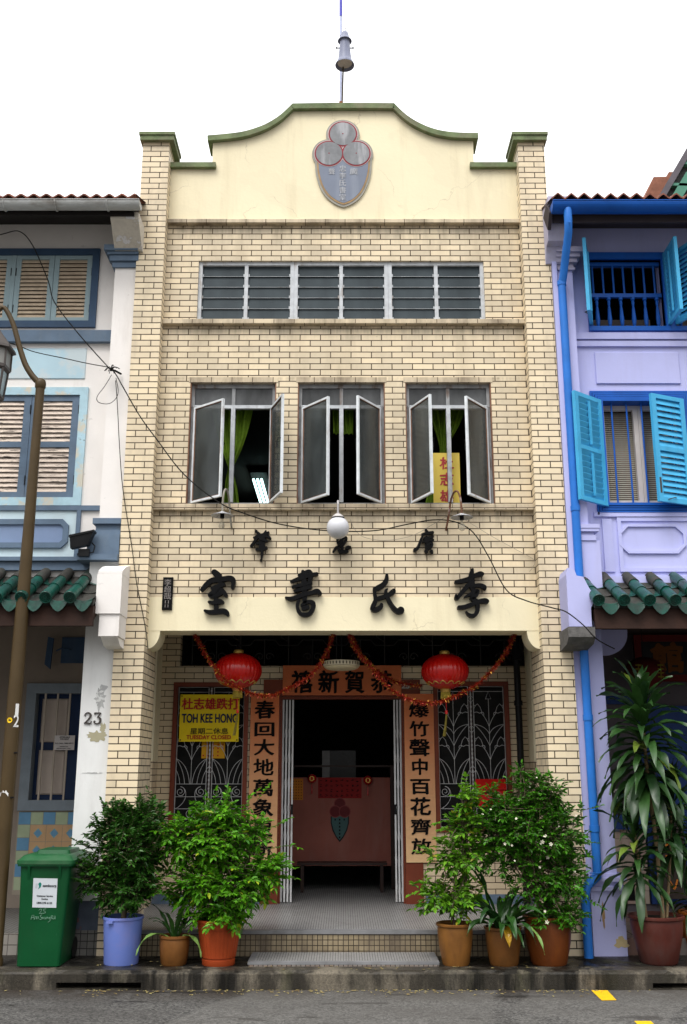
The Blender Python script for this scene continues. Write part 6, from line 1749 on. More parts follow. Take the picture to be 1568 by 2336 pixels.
# plaque with partly hidden lettering
a, b = W(*rC(845, 1870), YG-.02), W(*rC(1070, 1440), YG-.02)
mb = MB(); mb.box(a.x-.35, b.x+.05, YG-.03, YG-.01, a.z, b.z); s = tag(mb.build('office_plaque', M('charcoal_plaque', (0.035,0.03,0.032), .5), origin=(a.x, YG-.02, a.z)), 'charcoal plaque with white capital letters beside the lilac pillar', 'sign')
mb = MB()
for body, x0_, x1_, y0_, y1_ in (('FIC',866,945,1660,1626),('ARCH',892,1030,1722,1684)):
    p, q = W(*rC(x0_, y0_), YG-.03), W(*rC(x1_, y1_), YG-.03); put_text(mb, body, p.x, q.x, p.z, q.z, YG-.032, .05)
mb.build('lettering', M('white_letters', (0.6,0.57,0.54), .5), s)
A_, B_ = W(*rD(1440, 770), YG-.15), W(*rD(1525, 360), YG-.15)
mb = MB(); mb.box(A_.x, B_.x+.04, YG-.17, YG-.14, A_.z, B_.z); s = tag(mb.build('menu_board', M('dark_brown_board', (0.035,0.025,0.02), .5), origin=((A_.x+B_.x)/2, YG-.15, A_.z)), 'dark upright board with orange brush marks behind the tall potted plant', 'sign')
mb = MB()
for x, y, st in ((1475,440,[(-.04,.04),(-.035,-.03),(.0,-.035),(.03,-.03),(.035,.05)]),(1475,520,[(-.03,.03),(.0,.04),(-.01,-.03),(.03,-.05)]),(1485,560,[(-.05,0),(.04,.01),(.0,-.05)]),(1500,700,[(-.04,.04),(0,-.04),(.02,-.03),(.05,.05)])):
    p = W(*rD(x, y), YG-.17); mb.stroke([(p.x+u, p.z+v, .010) for u, v in st], YG-.176, YG-.169)
mb.build('brush_marks', M('orange_paint', (0.55,0.17,0.02), .6), s)
c_ = W(*rD(1300, 752), -.1)
t = thing('spotlight', 'small black spotlight beside the lilac plinth', 'floodlight', (c_.x, .1, c_.z-.3))
mb = MB(); mb.box(c_.x-.06, c_.x+.05, .05, .16, c_.z-.06, c_.z+.07); mb.box(c_.x-.07, c_.x+.06, .035, .05, c_.z-.07, c_.z+.08); mb.build('housing', BLACK, t)
mb = MB(); mb.tube([(c_.x+.05,.1,c_.z-.02),(c_.x+.1,.1,c_.z-.08),(c_.x+.11,.1,0)], .022, 8); mb.build('stand', M('grey_stand', (.1,.1,.11), .6), t)

# ================================================================ taller building beyond the lilac roof
cF = CR(1780, 380, 9.56)
fb = thing('brick_building', 'rusty red brick gable and dark eaves with green rafters beyond the lilac roof', 'building', (5.4, 5.2, 0))
def FP(x, y, Y): w = W(*cF(x, y), Y); return (w.x, w.z)
Y0 = 5.0
mb = MB(); P = [FP(380,1760,Y0), FP(400,1720,Y0), FP(660,1150,Y0), FP(1000,1140,Y0), FP(1070,1015,Y0), FP(1200,1015,Y0), FP(1500,1015,Y0)]
mb.prism(P+[(P[-1][0], 6), (P[0][0]-.15, 6)], Y0, Y0+3); mb.build('gable_wall', M('rusty_red_brick', (0.27,0.115,0.075), .85, .3, 5, .004, 30, dirt=.7, dcol=(.16,.13,.09), ds=(4,4,.8)), fb)
Y1 = 4.0
a, b = FP(730, 1790, Y1), FP(1568, 350, Y1); d = (b[0]-a[0], b[1]-a[1]); c3 = (b[0]+d[0]*1.2, b[1]+d[1]*1.2)
mb = MB(); mb.prism([(a[0]-d[0]*.4, a[1]-d[1]*.4), c3, (c3[0]+3, c3[1]), (c3[0]+3, a[1]-d[1]*.4)], Y1+.12, Y1+1.0); mb.build('eaves', M('dark_grey_boards', (0.075,0.075,0.075), .8, .25, 5), fb)
mb = MB(); nx_, nz_ = d[1], -d[0]; l_ = math.hypot(nx_, nz_); nx_, nz_ = nx_/l_, nz_/l_
p0, p1 = (a[0]-d[0]*.4, a[1]-d[1]*.4), c3
mb.prism([p0, p1, (p1[0]+nx_*.1, p1[1]+nz_*.1), (p0[0]+nx_*.1, p0[1]+nz_*.1)], Y1, Y1+.119); mb.build('barge_board', M('grey_barge_board', (0.11,0.10,0.115), .7, .2, 6), fb)
GRN = M('sea_green_timber', (0.08,0.24,0.17), .6, .15, 6)
for (x1_, y1_, x2_, y2_, w) in ((1395,790,1700,830,.05),(1075,1375,1700,1400,.05),(1240,1780,1640,1100,.16)):
    p, q = FP(x1_, y1_, Y1+.06), FP(x2_, y2_, Y1+.06); dx, dz = q[0]-p[0], q[1]-p[1]; l_ = math.hypot(dx, dz); ox, oz = -dz/l_*w/2, dx/l_*w/2
    mb = MB(); mb.prism([(p[0]+ox,p[1]+oz),(q[0]+ox,q[1]+oz),(q[0]-ox,q[1]-oz),(p[0]-ox,p[1]-oz)], Y1+.02, Y1+.118); mb.build('rafter', GRN, fb)

# ================================================================ street lamp
cL = CR(0, 850, 8.343); YS = -.5
e = W(92.8, 878, YS)
sl = thing('street_lamp', 'brown street lamp post with curved arm and lantern at the left kerb', 'street lamp', (e.x, YS, 0))
mb = MB()
mb.lathe([(.09,0),(.09,.06),(.078,.08),(.074,1.2),(.072,2.6),(.066,3.6),(.052,5.0),(.048,e.z-.05)], e.x, YS, 0, 24)
mb.lathe([(.0475,-.05),(.058,-.03),(.060,.02),(.052,.05),(.03,.07),(0,.075)], e.x, YS, e.z, 20)
o = mb.build('post', POLE, sl); smooth_by_angle(o, 40)
P = [W(*cL(x, y), YS) for x, y in ((980,1990),(860,1880),(740,1740),(600,1500),(480,1150),(400,850),(330,600),(240,380),(150,220),(80,165),(0,210),(-90,330))]
mb = MB(); D_ = dense3(P, 5); mb.tube(D_, [.036-.014*i/len(D_) for i in range(len(D_))], 14); mb.build('arm', POLE, sl, smooth=True)
lcx = W(-16, 830, YS).x; zt0, zt1, zt2, zt3 = (WZ(cL(0,y)[1], YS) for y in (880, 1185, 1600, 2290))
def hexring(r, z, n=6, a0=math.pi/6): return [(lcx+r*math.cos(a0+2*math.pi*i/n), YS+r*math.sin(a0+2*math.pi*i/n), z) for i in range(n)]
DBR = M('dark_bronze_lantern', (0.075,0.065,0.06), .5, .15, 8)
def frus(mb, rings, mi=0):
    n = 6; vv = [p for r, z in rings for p in hexring(r, z)]
    mb.add(vv, [(i*n+j, i*n+(j+1) % n, (i+1)*n+(j+1) % n, (i+1)*n+j) for i in range(len(rings)-1) for j in range(n)], mi)
rR = W(*cL(350,1190), YS).x-lcx
mb = MB(); frus(mb, [(.02, zt0+.14), (.08, zt0+.06), (rR*1.02, zt1+.03), (rR*1.05, zt1), (rR*.85, zt1-.01)]); mb.build('lantern_roof', DBR, sl)
r2, r3 = W(*cL(220,1600), YS).x-lcx, W(*cL(90,2300), YS).x-lcx
mb = MB(); frus(mb, [(rR*.82, zt1-.005), (r2*1.02, zt2+.02)], 0); frus(mb, [(r2*.9, zt2), (r3*.86, zt3)], 1)
mb.build('lantern_glass', [M('grey_lantern_glass', (0.24,0.235,0.22), .4, .1, 6), M('pale_lantern_glass', (0.33,0.42,0.45), .25, .1, 6)], sl)
mb = MB()
for a, b in ((rR*.84, r2*1.04),): 
    for p, q in zip(hexring(a, zt1), hexring(b, zt2)): mb.tube([p, q], .012, 6)
for p, q in zip(hexring(r2*.93, zt2), hexring(r3*.9, zt3)): mb.tube([p, q], .014, 6)
frus(mb, [(r2*1.06, zt2+.02), (r2*1.06, zt2-.015), (r2*.88, zt2-.04)]); frus(mb, [(r3*.95, zt3+.03), (r3*1.0, zt3), (r3*.5, zt3-.08), (.02, zt3-.14)])
mb.build('lantern_frame', DBR, sl)
rp = .0735
def onpole(body, zc_, h, w, ang, mat, name):
    mb = MB(); put_text(mb, body, -w/2, w/2, zc_-h/2, zc_+h/2, 0, .02)
    k = []
    for (x, y, z) in mb.v:
        a = ang+x/rp; k.append((e.x+(rp+.002-y)*math.sin(a), YS-(rp+.002-y)*math.cos(a), z))
    mb.v = k; return mb.build(name, mat, sl)
WHT = M('white_sticker', (0.75,0.74,0.72), .5)
zz = WZ(cC(0, 845)[1], YS)
onpole('1', zz, .125, .034, .72, WHT, 'number'); onpole('2', WZ(cC(0, 945)[1], YS), .125, .055, .74, WHT, 'number')
mb = MB(); zz = WZ(cC(0, 940)[1], YS); n = 16
def pole_pt(x, z, d=.002): a = x/rp; return (e.x+(rp+d)*math.sin(a), YS-(rp+d)*math.cos(a), z)
mb.add([pole_pt(.028*math.cos(t*2*math.pi/n)-.012, zz+.028*math.sin(t*2*math.pi/n)) for t in range(n)], [tuple(range(n))]); mb.add([pole_pt(x-.012, zz+z, .003) for x, z in ((-.018,.002),(-.004,-.006),(.016,-.001),(.008,.006))], [(0,1,2,3)], 1)
mb.build('yellow_sticker', [M('yellow_sticker', (0.75,0.48,0.01), .5), BLACK], sl)
mb = MB(); zz = WZ(cC(0, 1610)[1], YS); P = [(-.045,-.03),(.045,-.03),(.045,.0),(.03,.012),(.02,.03),(.01,.01),(-.01,.028),(-.015,.008),(-.035,.012)]
mb.add([pole_pt(x-.01, zz+z) for x, z in P], [tuple(range(len(P)))]); mb.build('torn_sticker', WHT, sl)
for z in (1.98, 1.55): 
    mb = MB(); mb.tube([(e.x+.05,YS-.05,z),(e.x+.085,YS-.045,z)], .008, 6); mb.build('bolt', BLACK, sl)

# ================================================================ wheelie bin
cD = CR(0, 2200, 1.742)
BG = M('bin_green_plastic', (0.0025,0.062,0.018), .36, .1, 3, .0006, 50, dirt=.4, dcol=(.012,.03,.014), ds=(3,3,1), spots=.5, scol=(.02,.10,.045), ss=13, sr=(.67,.70)); BG2 = M('bin_lid_green', (0.014,0.085,0.030), .42, .1, 4, dirt=.3, dcol=(.1,.14,.09), ds=(4,4,4))
yF = -.62
bl, br = W(*cD(102, 430), yF).x, W(*cD(346, 430), yF).x
zL = WZ(cD(0, 425)[1], yF)
bn = thing('wheelie_bin', 'green wheelie bin with white label at the foot of the white pillar', 'bin', ((bl+br)/2, -.3, 0))
bm = (bl+br)/2
tp = [(bl,yF),(br,yF),(br,-.02),(bl,-.02)]; bt = [(bl+.02,yF+.03),(br-.05,yF+.03),(br-.05,-.10),(bl+.02,-.10)]
mb = MB()
def loft(a, za, b, zb_, mi=0):
    vv = [(x,y,za) for x,y in a]+[(x,y,zb_) for x,y in b]; mb.add(vv, [(0,1,5,4),(1,2,6,5),(2,3,7,6),(3,0,4,7)], mi)
def rnd4(p, r, n=4):
    out = []
    cs = [(p[0][0]+r,p[0][1]+r,math.pi),(p[1][0]-r,p[1][1]+r,1.5*math.pi),(p[2][0]-r,p[2][1]-r,0),(p[3][0]+r,p[3][1]-r,.5*math.pi)]
    for cx, cy, a in cs:
        for k in range(n+1): out.append((cx+r*math.cos(a+k*math.pi/2/n), cy+r*math.sin(a+k*math.pi/2/n)))
    return out
def skin(mb, rings, mi=0, cap=True):
    n = len(rings[0][0]); vv = [(x,y,z) for P, z in rings for x, y in P]
    ff = [(i*n+j, i*n+(j+1) % n, (i+1)*n+(j+1) % n, (i+1)*n+j) for i in range(len(rings)-1) for j in range(n)]
    if cap: ff += [tuple(range(n-1,-1,-1)), tuple((len(rings)-1)*n+j for j in range(n))]
    mb.add(vv, ff, mi)
ins = lambda p, d: [(p[0][0]-d,p[0][1]-d),(p[1][0]+d,p[1][1]-d),(p[2][0]+d,p[2][1]+d),(p[3][0]-d,p[3][1]+d)]
skin(mb, [(rnd4(bt,.035), .012), (rnd4(tp,.035), zL-.10), (rnd4(ins(tp,.004),.035), zL-.02), (rnd4(ins(tp,.03),.04), zL-.018), (rnd4(ins(tp,.03),.04), zL)])
for x in (bl+.09, br-.09): mb.prism_x([(yF+.005,zL-.02),(yF-.03,zL-.02),(yF+.006,zL-.16)], x-.012, x+.012)
o = mb.build('body', BG, bn); smooth_by_angle(o, 45)
mb = MB(); li = ins(tp, .038)
skin(mb, [(rnd4(li,.05), zL+.001), (rnd4(li,.05), zL+.035), (rnd4(ins(tp,.02),.05), zL+.045), (rnd4(ins(tp,-.005),.05), zL+.075), (rnd4(ins(tp,-.03),.05), zL+.085)])
md = [(bl+.10,yF+.12),(br-.04,yF+.12),(br-.04,-.06),(bl+.10,-.06)]
skin(mb, [(rnd4(md,.04), zL+.08), (rnd4(ins(md,-.015),.03), zL+.12)])
o = mb.build('lid', BG2, bn); smooth_by_angle(o, 45)
mb = MB()
for x in (bl+.04, br-.09): mb.lathe([(0,0)], 0, 0, 0, 3) if False else mb.tube([(x,-.08,.10),(x+.05,-.08,.10)], .10, 20)
mb.build('wheel', BLACK, bn)
def onbin(x, y, off=.003):   # a point on the sloping bin front
    z = WZ(cD(0, y)[1], yF); t = min(1, max(0, z/(zL-.1))); Y = yF+.03*(1-t)
    for _ in range(3):
        w = W(*cD(x, y), Y); t = w.z/(zL-.1); Y = yF+.03*(1-t)
    return Vector((w.x, Y-off, w.z))
c4 = [onbin(160,638), onbin(278,640), onbin(285,496), onbin(166,494)]
mb = MB(); mb.q(*c4); mb.q(*[p+Vector((0,.002,0)) for p in c4[::-1]]); lb_ = mb.build('label', M('pale_label', (0.52,0.55,0.58), .45, .03, 5), bn)
def bil(u, v, off=.001): 
    p = c4[0].lerp(c4[1], u).lerp(c4[3].lerp(c4[2], u), v); return p+Vector((0,-off,0))
def text_on(body, u0, u1, v0, v1, mat, parent, bold, name='print'):
    m = MB(); put_text(m, body, u0, u1, v0, v1, 0, bold); m.v = [tuple(bil(x, z, .001-y)) for x, y, z in m.v]; return m.build(name, mat, parent)
m = MB()
mix = [('sembcorp',.40,.97,.68,.80),('Customer Service',.17,.84,.37,.43),('Hotline',.37,.64,.27,.32),('1800-278 6135',.18,.82,.13,.195)]
for body, u0, u1, v0, v1 in mix: put_text(m, body, u0, u1, v0, v1, 0, .03)
m.v = [tuple(bil(x, z, .001-y)) for x, y, z in m.v]; m.build('print', M('dark_grey_print', (0.04,0.045,0.05), .5), lb_)
m = MB()
lf = [(.21,.80),(.25,.85),(.30,.86),(.34,.82),(.345,.76),(.31,.69),(.21,.615),(.245,.70),(.235,.76)]
m.add([tuple(bil(u, v)) for u, v in lf], [tuple(range(len(lf)))])
for k in range(5): v = .66+k*.035; m.add([tuple(bil(u_, v_)) for u_, v_ in ((.08+.008*k,v),(.185,v),(.185,v+.014),(.09+.008*k,v+.014))], [(0,1,2,3)], 1)
m.build('leaf_logo', [M('teal_logo', (0.01,0.17,0.13), .5), M('faded_grey_logo', (0.33,0.36,0.38), .5)], lb_)
CH = M('pale_chalk', (0.14,0.28,0.19), .8)
m = MB()
def scrib(P, w=.0028): m.tube([onbin(x, y, .004) for x, y in P], w, 5)
scrib([(193,652),(200,646),(207,649),(203,658),(194,668),(210,667)]); scrib([(228,645),(216,647),(215,655),(224,657),(226,664),(212,668)])
scrib([(154,698),(160,677),(168,675),(170,697)]); scrib([(157,689),(169,687)]); scrib([(173,697),(175,683),(180,682),(182,696)]); scrib([(184,697),(185,684),(190,683),(193,695)])
scrib([(208,675),(199,678),(200,684),(208,688),(206,696),(197,697)]); scrib([(211,685),(212,696)]); scrib([(217,686),(214,694),(222,695),(222,685),(226,696)]); scrib([(229,686),(230,696),(230,687),(236,686),(238,695)]); scrib([(246,686),(241,690),(244,696),(248,686),(248,704),(238,711)])
scrib([(253,697),(254,679),(262,679),(262,686),(255,688),(265,697)]); scrib([(272,679),(273,696),(267,694),(268,688)])
m.build('handwriting', CH, bn)

# ================================================================ potted plants
def pot_lathe(parent, cx, cy, prof, mat, n=32, fn=None, name='pot', ang=40):
    mb = MB(); mb.lathe(prof, cx, cy, 0, n, fn=fn); mb.disc((cx, cy, prof[0][1]+.001), prof[0][0], n)
    o = mb.build(name, mat, parent); smooth_by_angle(o, ang); return o
def soil(parent, cx, cy, r, z):
    mb = MB(); mb.disc((cx, cy, z), r, 24); return mb.build('soil', SOIL, parent)
def leaf4(mb, p, d, up, L_, w, fold=.25, droop=.0, mi=0):
    s = d.cross(up)
    if s.length < 1e-4: s = d.orthogonal()
    s.normalize(); n = s.cross(d).normalized()
    if n.z < 0 and abs(n.z) > .2: n = -n
    f = n*(w*fold); t = p+d*L_-Vector((0,0,L_*droop)); a = p+d*(L_*.32)-Vector((0,0,L_*droop*.1)); b = p+d*(L_*.70)-Vector((0,0,L_*droop*.5))
    mb.add([p, a-s*w*.46+f, b-s*w*.40+f*.8, t, b+s*w*.40+f*.8, a+s*w*.46+f], [(0,3,2,1),(0,5,4,3)], mi)
def sprig(mb, sm, rnd, p, d, length, n, L_, w, pairs=True, sag=.3, mi=0):
    q = Vector(p); dd = d.copy(); P = [q.copy()]
    for k in range(n):
        dd = (dd+Vector((rnd.gauss(0,.10), rnd.gauss(0,.10), rnd.gauss(0,.08)-sag/n))).normalized()
        q = q+dd*(length/n); P.append(q.copy())
        side = dd.cross(Vector((0,0,1)))
        side = side.normalized() if side.length > .05 else Vector((1,0,0))
        for s in ((-1, 1) if pairs else (rnd.choice((-1,1)),)):
            ld = (side*s*rnd.uniform(.75,1.1)+dd*rnd.uniform(.35,.8)+Vector((0,0,rnd.uniform(-.25,.3)))).normalized()
            sc_ = (.6+.5*math.sin(math.pi*(k+.8)/(n+.8)))*rnd.choice((rnd.uniform(.5,.9), rnd.uniform(.85,1.3)))
            leaf4(mb, q, ld, Vector((rnd.gauss(0,.25),rnd.gauss(0,.25),1)), L_*sc_, w*sc_, rnd.uniform(.15,.4), rnd.uniform(.0,.25), mi)
    leaf4(mb, q, dd, Vector((rnd.gauss(0,.2),rnd.gauss(0,.2),1)), L_*1.05, w, .25, .1, mi)
    if sm is not None: sm.tube(P, [.0022]*len(P), 4)
def shrub(parent, base, blobs, nspr, L_, w, leafm, seed, stems, length=(.10,.2), nl=(4,7), pairs=True, outb=.62, sag=.3, name='foliage', stem_r=.012, extra=()):
    rnd = random.Random(seed); mb = MB(); sm = MB()
    for (cx, cy, cz, rx, ry, rz, frac) in blobs:
        for _ in range(int(nspr*frac)):
            a = rnd.uniform(0, 2*math.pi); zc = rnd.uniform(-1, 1); k = rnd.uniform(outb*.55, 1.0)**.6
            wob = 1+.26*math.sin(a*3+seed)+.2*math.sin(a*5+zc*4+seed*2)
            dv = Vector((math.sqrt(1-zc*zc)*math.cos(a), math.sqrt(1-zc*zc)*math.sin(a), zc))
            p = Vector((cx+dv.x*rx*k*wob, cy+dv.y*ry*k*wob, cz+dv.z*rz*k*wob))
            d = (dv*.8+Vector((rnd.gauss(0,.4), rnd.gauss(0,.4), rnd.gauss(.25,.35)))).normalized()
            l = rnd.uniform(*length); n = rnd.randint(*nl)
            sprig(mb, sm, rnd, p-d*l*.6, d, l, n, L_, w, pairs, sag)
        # twigs from the stem into the blob
        for _ in range(9):
            a = rnd.uniform(0, 6.28); zc = rnd.uniform(-.8, .9); s0 = Vector(rnd.choice(stems)[-1])
            e_ = Vector((cx+.8*rx*math.cos(a)*math.sqrt(1-zc*zc), cy+.8*ry*math.sin(a)*math.sqrt(1-zc*zc), cz+.8*rz*zc))
            m_ = s0.lerp(e_, .5)+Vector((rnd.gauss(0,.03), rnd.gauss(0,.03), rnd.gauss(0,.03)))
            sm.tube(dense3([s0, m_, e_], 3), [.006-.0005*i for i in range(7)], 5)
    for st in stems:
        D_ = dense3(st, 3); sm.tube(D_, [stem_r*(1-.5*i/len(D_)) for i in range(len(D_))], 8)
    for (p, d, l, n) in extra: sprig(mb, sm, rnd, Vector(p), Vector(d).normalized(), l, n, L_, w, pairs, .15)
    f = mb.build(name, leafm, parent); sm.build('stem', BARK, parent)
    return f
DKG = leafmat('dark_shrub_leaf', (0.008,0.040,0.006), (0.050,0.160,0.016), .36, .15, 5)
BRG = leafmat('bright_shrub_leaf', (0.018,0.120,0.004), (0.155,0.43,0.014), .45, .30, 4, pale=(0.32,0.40,0.02))
MIDG = leafmat('young_green_leaf', (0.034,0.15,0.006), (0.19,0.40,0.02), .42, .28, 5, pale=(.34,.32,.03))
MUR = leafmat('murraya_leaf', (0.012,0.070,0.003), (0.080,0.275,0.012), .36, .20, 5)
def strapmat(name, c1, c2, stripe=None):
    m, nt, N, L, B = _new(name)
    P = _pos(N); g = N.new('ShaderNodeNewGeometry')
    f = _math(N, L, 'ADD', _math(N, L, 'MULTIPLY', g.outputs['Random Per Island'], .6), _math(N, L, 'MULTIPLY', _ramp(N, L, _noise(N, L, P, 6, 4), .3, .7), .4))
    c = _mix(N, L, f, c1, c2)
    L.new(c, B.inputs['Base Color']); B.inputs['Roughness'].default_value = .38
    t = N.new('ShaderNodeBsdfTranslucent'); L.new(c, t.inputs['Color'])
    ms = N.new('ShaderNodeMixShader'); ms.inputs[0].default_value = .15
    L.new(B.outputs[0], ms.inputs[1]); L.new(t.outputs[0], ms.inputs[2]); L.new(ms.outputs[0], N['Material Output'].inputs['Surface'])
    return m
DRA = strapmat('dracaena_leaf', (0.007,0.030,0.007), (0.034,0.095,0.018)); DRY = strapmat('yellow_green_leaf', (0.10,0.17,0.02), (0.16,0.22,0.03))
STR = strapmat('dark_strap_leaf', (0.006,0.032,0.007), (0.03,0.10,0.014)); YLF = strapmat('yellowed_leaf', (0.55,0.30,0.01), (0.62,0.36,0.02)); PALG = strapmat('pale_green_leaf', (0.13,0.26,0.05), (0.2,0.33,0.08))
def strap(mb, p, d, L_, w, droop, rnd, mi=0, twist=0.0, n=9, base=.35):
    q = Vector(p); d = Vector(d).normalized(); P = []
    for k in range(n+1):
        t = k/n
        P.append((q.copy(), d.copy(), t))
        d = (d+Vector((rnd.gauss(0,.025), rnd.gauss(0,.025), -droop/n*(.5+1.2*t)))).normalized(); q = q+d*(L_/n)
    vv = []
    for (q, d, t) in P:
        s = d.cross(Vector((0,0,1))); s = s.normalized() if s.length > .1 else Vector((1,0,0))
        nn = s.cross(d).normalized()
        s = (s*math.cos(twist*t)+nn*math.sin(twist*t))
        ww = w*(base+(1-base)*math.sin(min(1, t*1.9)*math.pi/2))*(1-max(0,(t-.45)/.55)**1.8)+.001
        wav = .12*w*math.sin(t*14+L_*40)
        vv += [q-s*ww*.5+nn*(.2*ww+wav), q, q+s*ww*.5+nn*(.2*ww-wav)]
    ff = []
    for k in range(n):
        a = 3*k; ff += [(a,a+1,a+4,a+3),(a+1,a+2,a+5,a+4)]
    mb.add(vv, ff, mi)

gp = 'potted plants along the clan house steps'
# blue bucket, dark shrub
cx, cy = WX(281, 2110, -.36), -.36
t = thing('potted_shrub', 'dark green bushy shrub in a blue plastic bucket beside the wheelie bin', 'potted plant', (cx, cy, 0), gp)
BUCK = M('blue_bucket_plastic', (0.14,0.20,0.53), .42, .06, 3, dirt=.35, dcol=(.25,.18,.3), ds=(3,3,3), dr=(.5,.7), spec=0.22)
pot_lathe(t, cx, cy, [(.162,0),(.166,.01),(.19,.40),(.198,.405),(.20,.42),(.198,.432),(.188,.43),(.18,.36)], BUCK, 36, name='bucket')
mb = MB(); mb.box(cx-.12, cx-.06, cy-.20, cy-.175, .385, .41); mb.build('lug', BUCK, t)
soil(t, cx, cy, .185, .37)
shrub(t, (cx,cy,.4), [(cx+.02,cy,1.02,.36,.33,.36,.55),(cx-.08,cy,1.30,.22,.22,.2,.17),(cx+.18,cy,1.32,.2,.2,.2,.15),(cx+.03,cy-.02,.68,.30,.27,.17,.22),(cx-.34,cy-.05,.82,.15,.15,.14,.06)], 860, .056, .028, DKG, 11, [[(cx,cy,.36),(cx+.01,cy,.6),(cx+.02,cy,.85)],[(cx,cy,.55),(cx-.06,cy+.02,.8),(cx-.08,cy,1.1)],[(cx,cy,.6),(cx+.1,cy,.85),(cx+.16,cy,1.15)]], length=(.08,.2), nl=(4,8), sag=.1, stem_r=.03)
# small brown pot
cx, cy = WX(398, 2165, -.42), -.42
t = thing('potted_shrub', 'small brown pot with a few long strap leaves between blue bucket and orange pot', 'potted plant', (cx, cy, 0), gp)
BRNP = M('glazed_brown_pot', (0.15,0.06,0.015), .4, .25, 7, .002, 30, dirt=.4, dcol=(.10,.05,.02), ds=(5,5,5), spec=0.22)
pot_lathe(t, cx, cy, [(.115,0),(.125,.02),(.14,.12),(.145,.20),(.14,.235),(.15,.245),(.15,.265),(.135,.268),(.13,.22)], BRNP)
soil(t, cx, cy, .13, .235)
rnd = random.Random(21); mb = MB()
strap(mb, (cx-.04,cy-.05,.24), (-.6,-.3,.5), .42, .06, 2.6, rnd, 1); strap(mb, (cx+.08,cy-.05,.26), (.5,-.35,.25), .34, .05, 2.6, rnd, 1)
for k in range(11): a = k*.6+.3; strap(mb, (cx+.03*math.cos(a),cy+.03*math.sin(a),.24), (.5*math.cos(a),.45*math.sin(a),rnd.uniform(.7,1.2)), rnd.uniform(.25,.42), rnd.uniform(.035,.055), rnd.uniform(.6,1.6), rnd, 0)
mb.build('foliage', [STR, PALG], t)
# orange ribbed pot, bright shrub
cx, cy = WX(501, 2120, -.40), -.40
t = thing('potted_shrub', 'bright green spreading shrub in a ribbed orange pot at the left of the steps', 'potted plant', (cx, cy, 0), gp)
ORP = M('orange_terracotta_plastic', (0.32,0.050,0.012), .5, .12, 5, dirt=.4, dcol=(.24,.035,.015), ds=(4,4,1.5), spec=0.22)
pot_lathe(t, cx, cy, [(.155,0),(.158,.005),(.16,.05),(.152,.055),(.152,.065),(.163,.07)], ORP, 72, name='pot_base')
pot_lathe(t, cx, cy, [(.163,.0705),(.205,.325)], ORP, 144, fn=lambda a, z: 1+.012*math.cos(a*30), name='pot', ang=30)
pot_lathe(t, cx, cy, [(.207,.326),(.212,.33),(.216,.385),(.228,.39),(.23,.405),(.222,.412),(.205,.40),(.2,.35)], ORP, 72, name='pot_rim')
soil(t, cx, cy, .20, .365)
shrub(t, (cx,cy,.4), [(cx-.02,cy,.74,.50,.34,.24,.42),(cx-.10,cy+.02,1.12,.36,.30,.24,.27),(cx-.04,cy,1.38,.2,.2,.16,.10),(cx+.42,cy,.86,.2,.2,.16,.09),(cx+.30,cy,1.24,.14,.14,.14,.05),(cx+.02,cy-.08,.50,.26,.18,.09,.09),(cx-.45,cy,1.2,.17,.15,.17,.06)], 690, .066, .033, BRG, 5,
      [[(cx,cy,.36),(cx+.01,cy,.55),(cx,cy+.01,.8),(cx-.05,cy,1.1)],[(cx+.03,cy,.36),(cx+.12,cy,.6),(cx+.26,cy,.9),(cx+.30,cy,1.2)],[(cx-.03,cy,.37),(cx-.12,cy,.65),(cx-.3,cy,1.0)]], length=(.16,.33), nl=(6,10), sag=.55, stem_r=.017,
      extra=[((cx+.42,cy-.05,1.05),(1,-.1,.15),.36,9),((cx+.40,cy-.05,1.22),(.9,-.1,.4),.3,8),((cx-.3,cy,1.32),(-.8,0,.5),.3,8),((cx+.2,cy,1.4),(.3,0,1),.25,7),((cx+.45,cy-.05,.8),(1,-.1,.1),.3,8),((cx+.33,cy,1.5),(.5,0,.6),.2,6)])
# right: tall tan pot with young shrub
cx, cy = WX(1038, 2110, -.42), -.42
t = thing('potted_shrub', 'young light green shrub in a tan glazed pot at the right of the steps', 'potted plant', (cx, cy, 0), gp)
TANP = M('tan_glazed_pot', (0.20,0.085,0.02), .38, .2, 5, .002, 25, dirt=.6, dcol=(.08,.035,.015), ds=(5,5,1), spec=0.22)
pot_lathe(t, cx, cy, [(.125,0),(.132,.02),(.160,.18),(.172,.30),(.170,.345),(.185,.355),(.187,.372),(.172,.378),(.158,.34)], TANP)
soil(t, cx, cy, .16, .345)
shrub(t, (cx,cy,.35), [(cx-.02,cy,.62,.27,.22,.17,.42),(cx+.06,cy,1.02,.25,.22,.18,.32),(cx+.10,cy,1.28,.16,.16,.16,.16),(cx+.17,cy,1.52,.11,.11,.12,.10)], 250, .066, .036, MIDG, 17,
      [[(cx,cy,.33),(cx-.02,cy,.55),(cx+.05,cy,.95),(cx+.12,cy,1.35)],[(cx+.04,cy,.33),(cx+.1,cy,.6),(cx+.14,cy,.95)]], length=(.12,.22), nl=(4,7), sag=.35, stem_r=.011,
      extra=[((cx+.14,cy,1.45),(.1,0,1),.3,8),((cx-.15,cy,.55),(-1,-.1,-.1),.28,7),((cx-.1,cy,.98),(-1,-.05,.2),.25,7)])
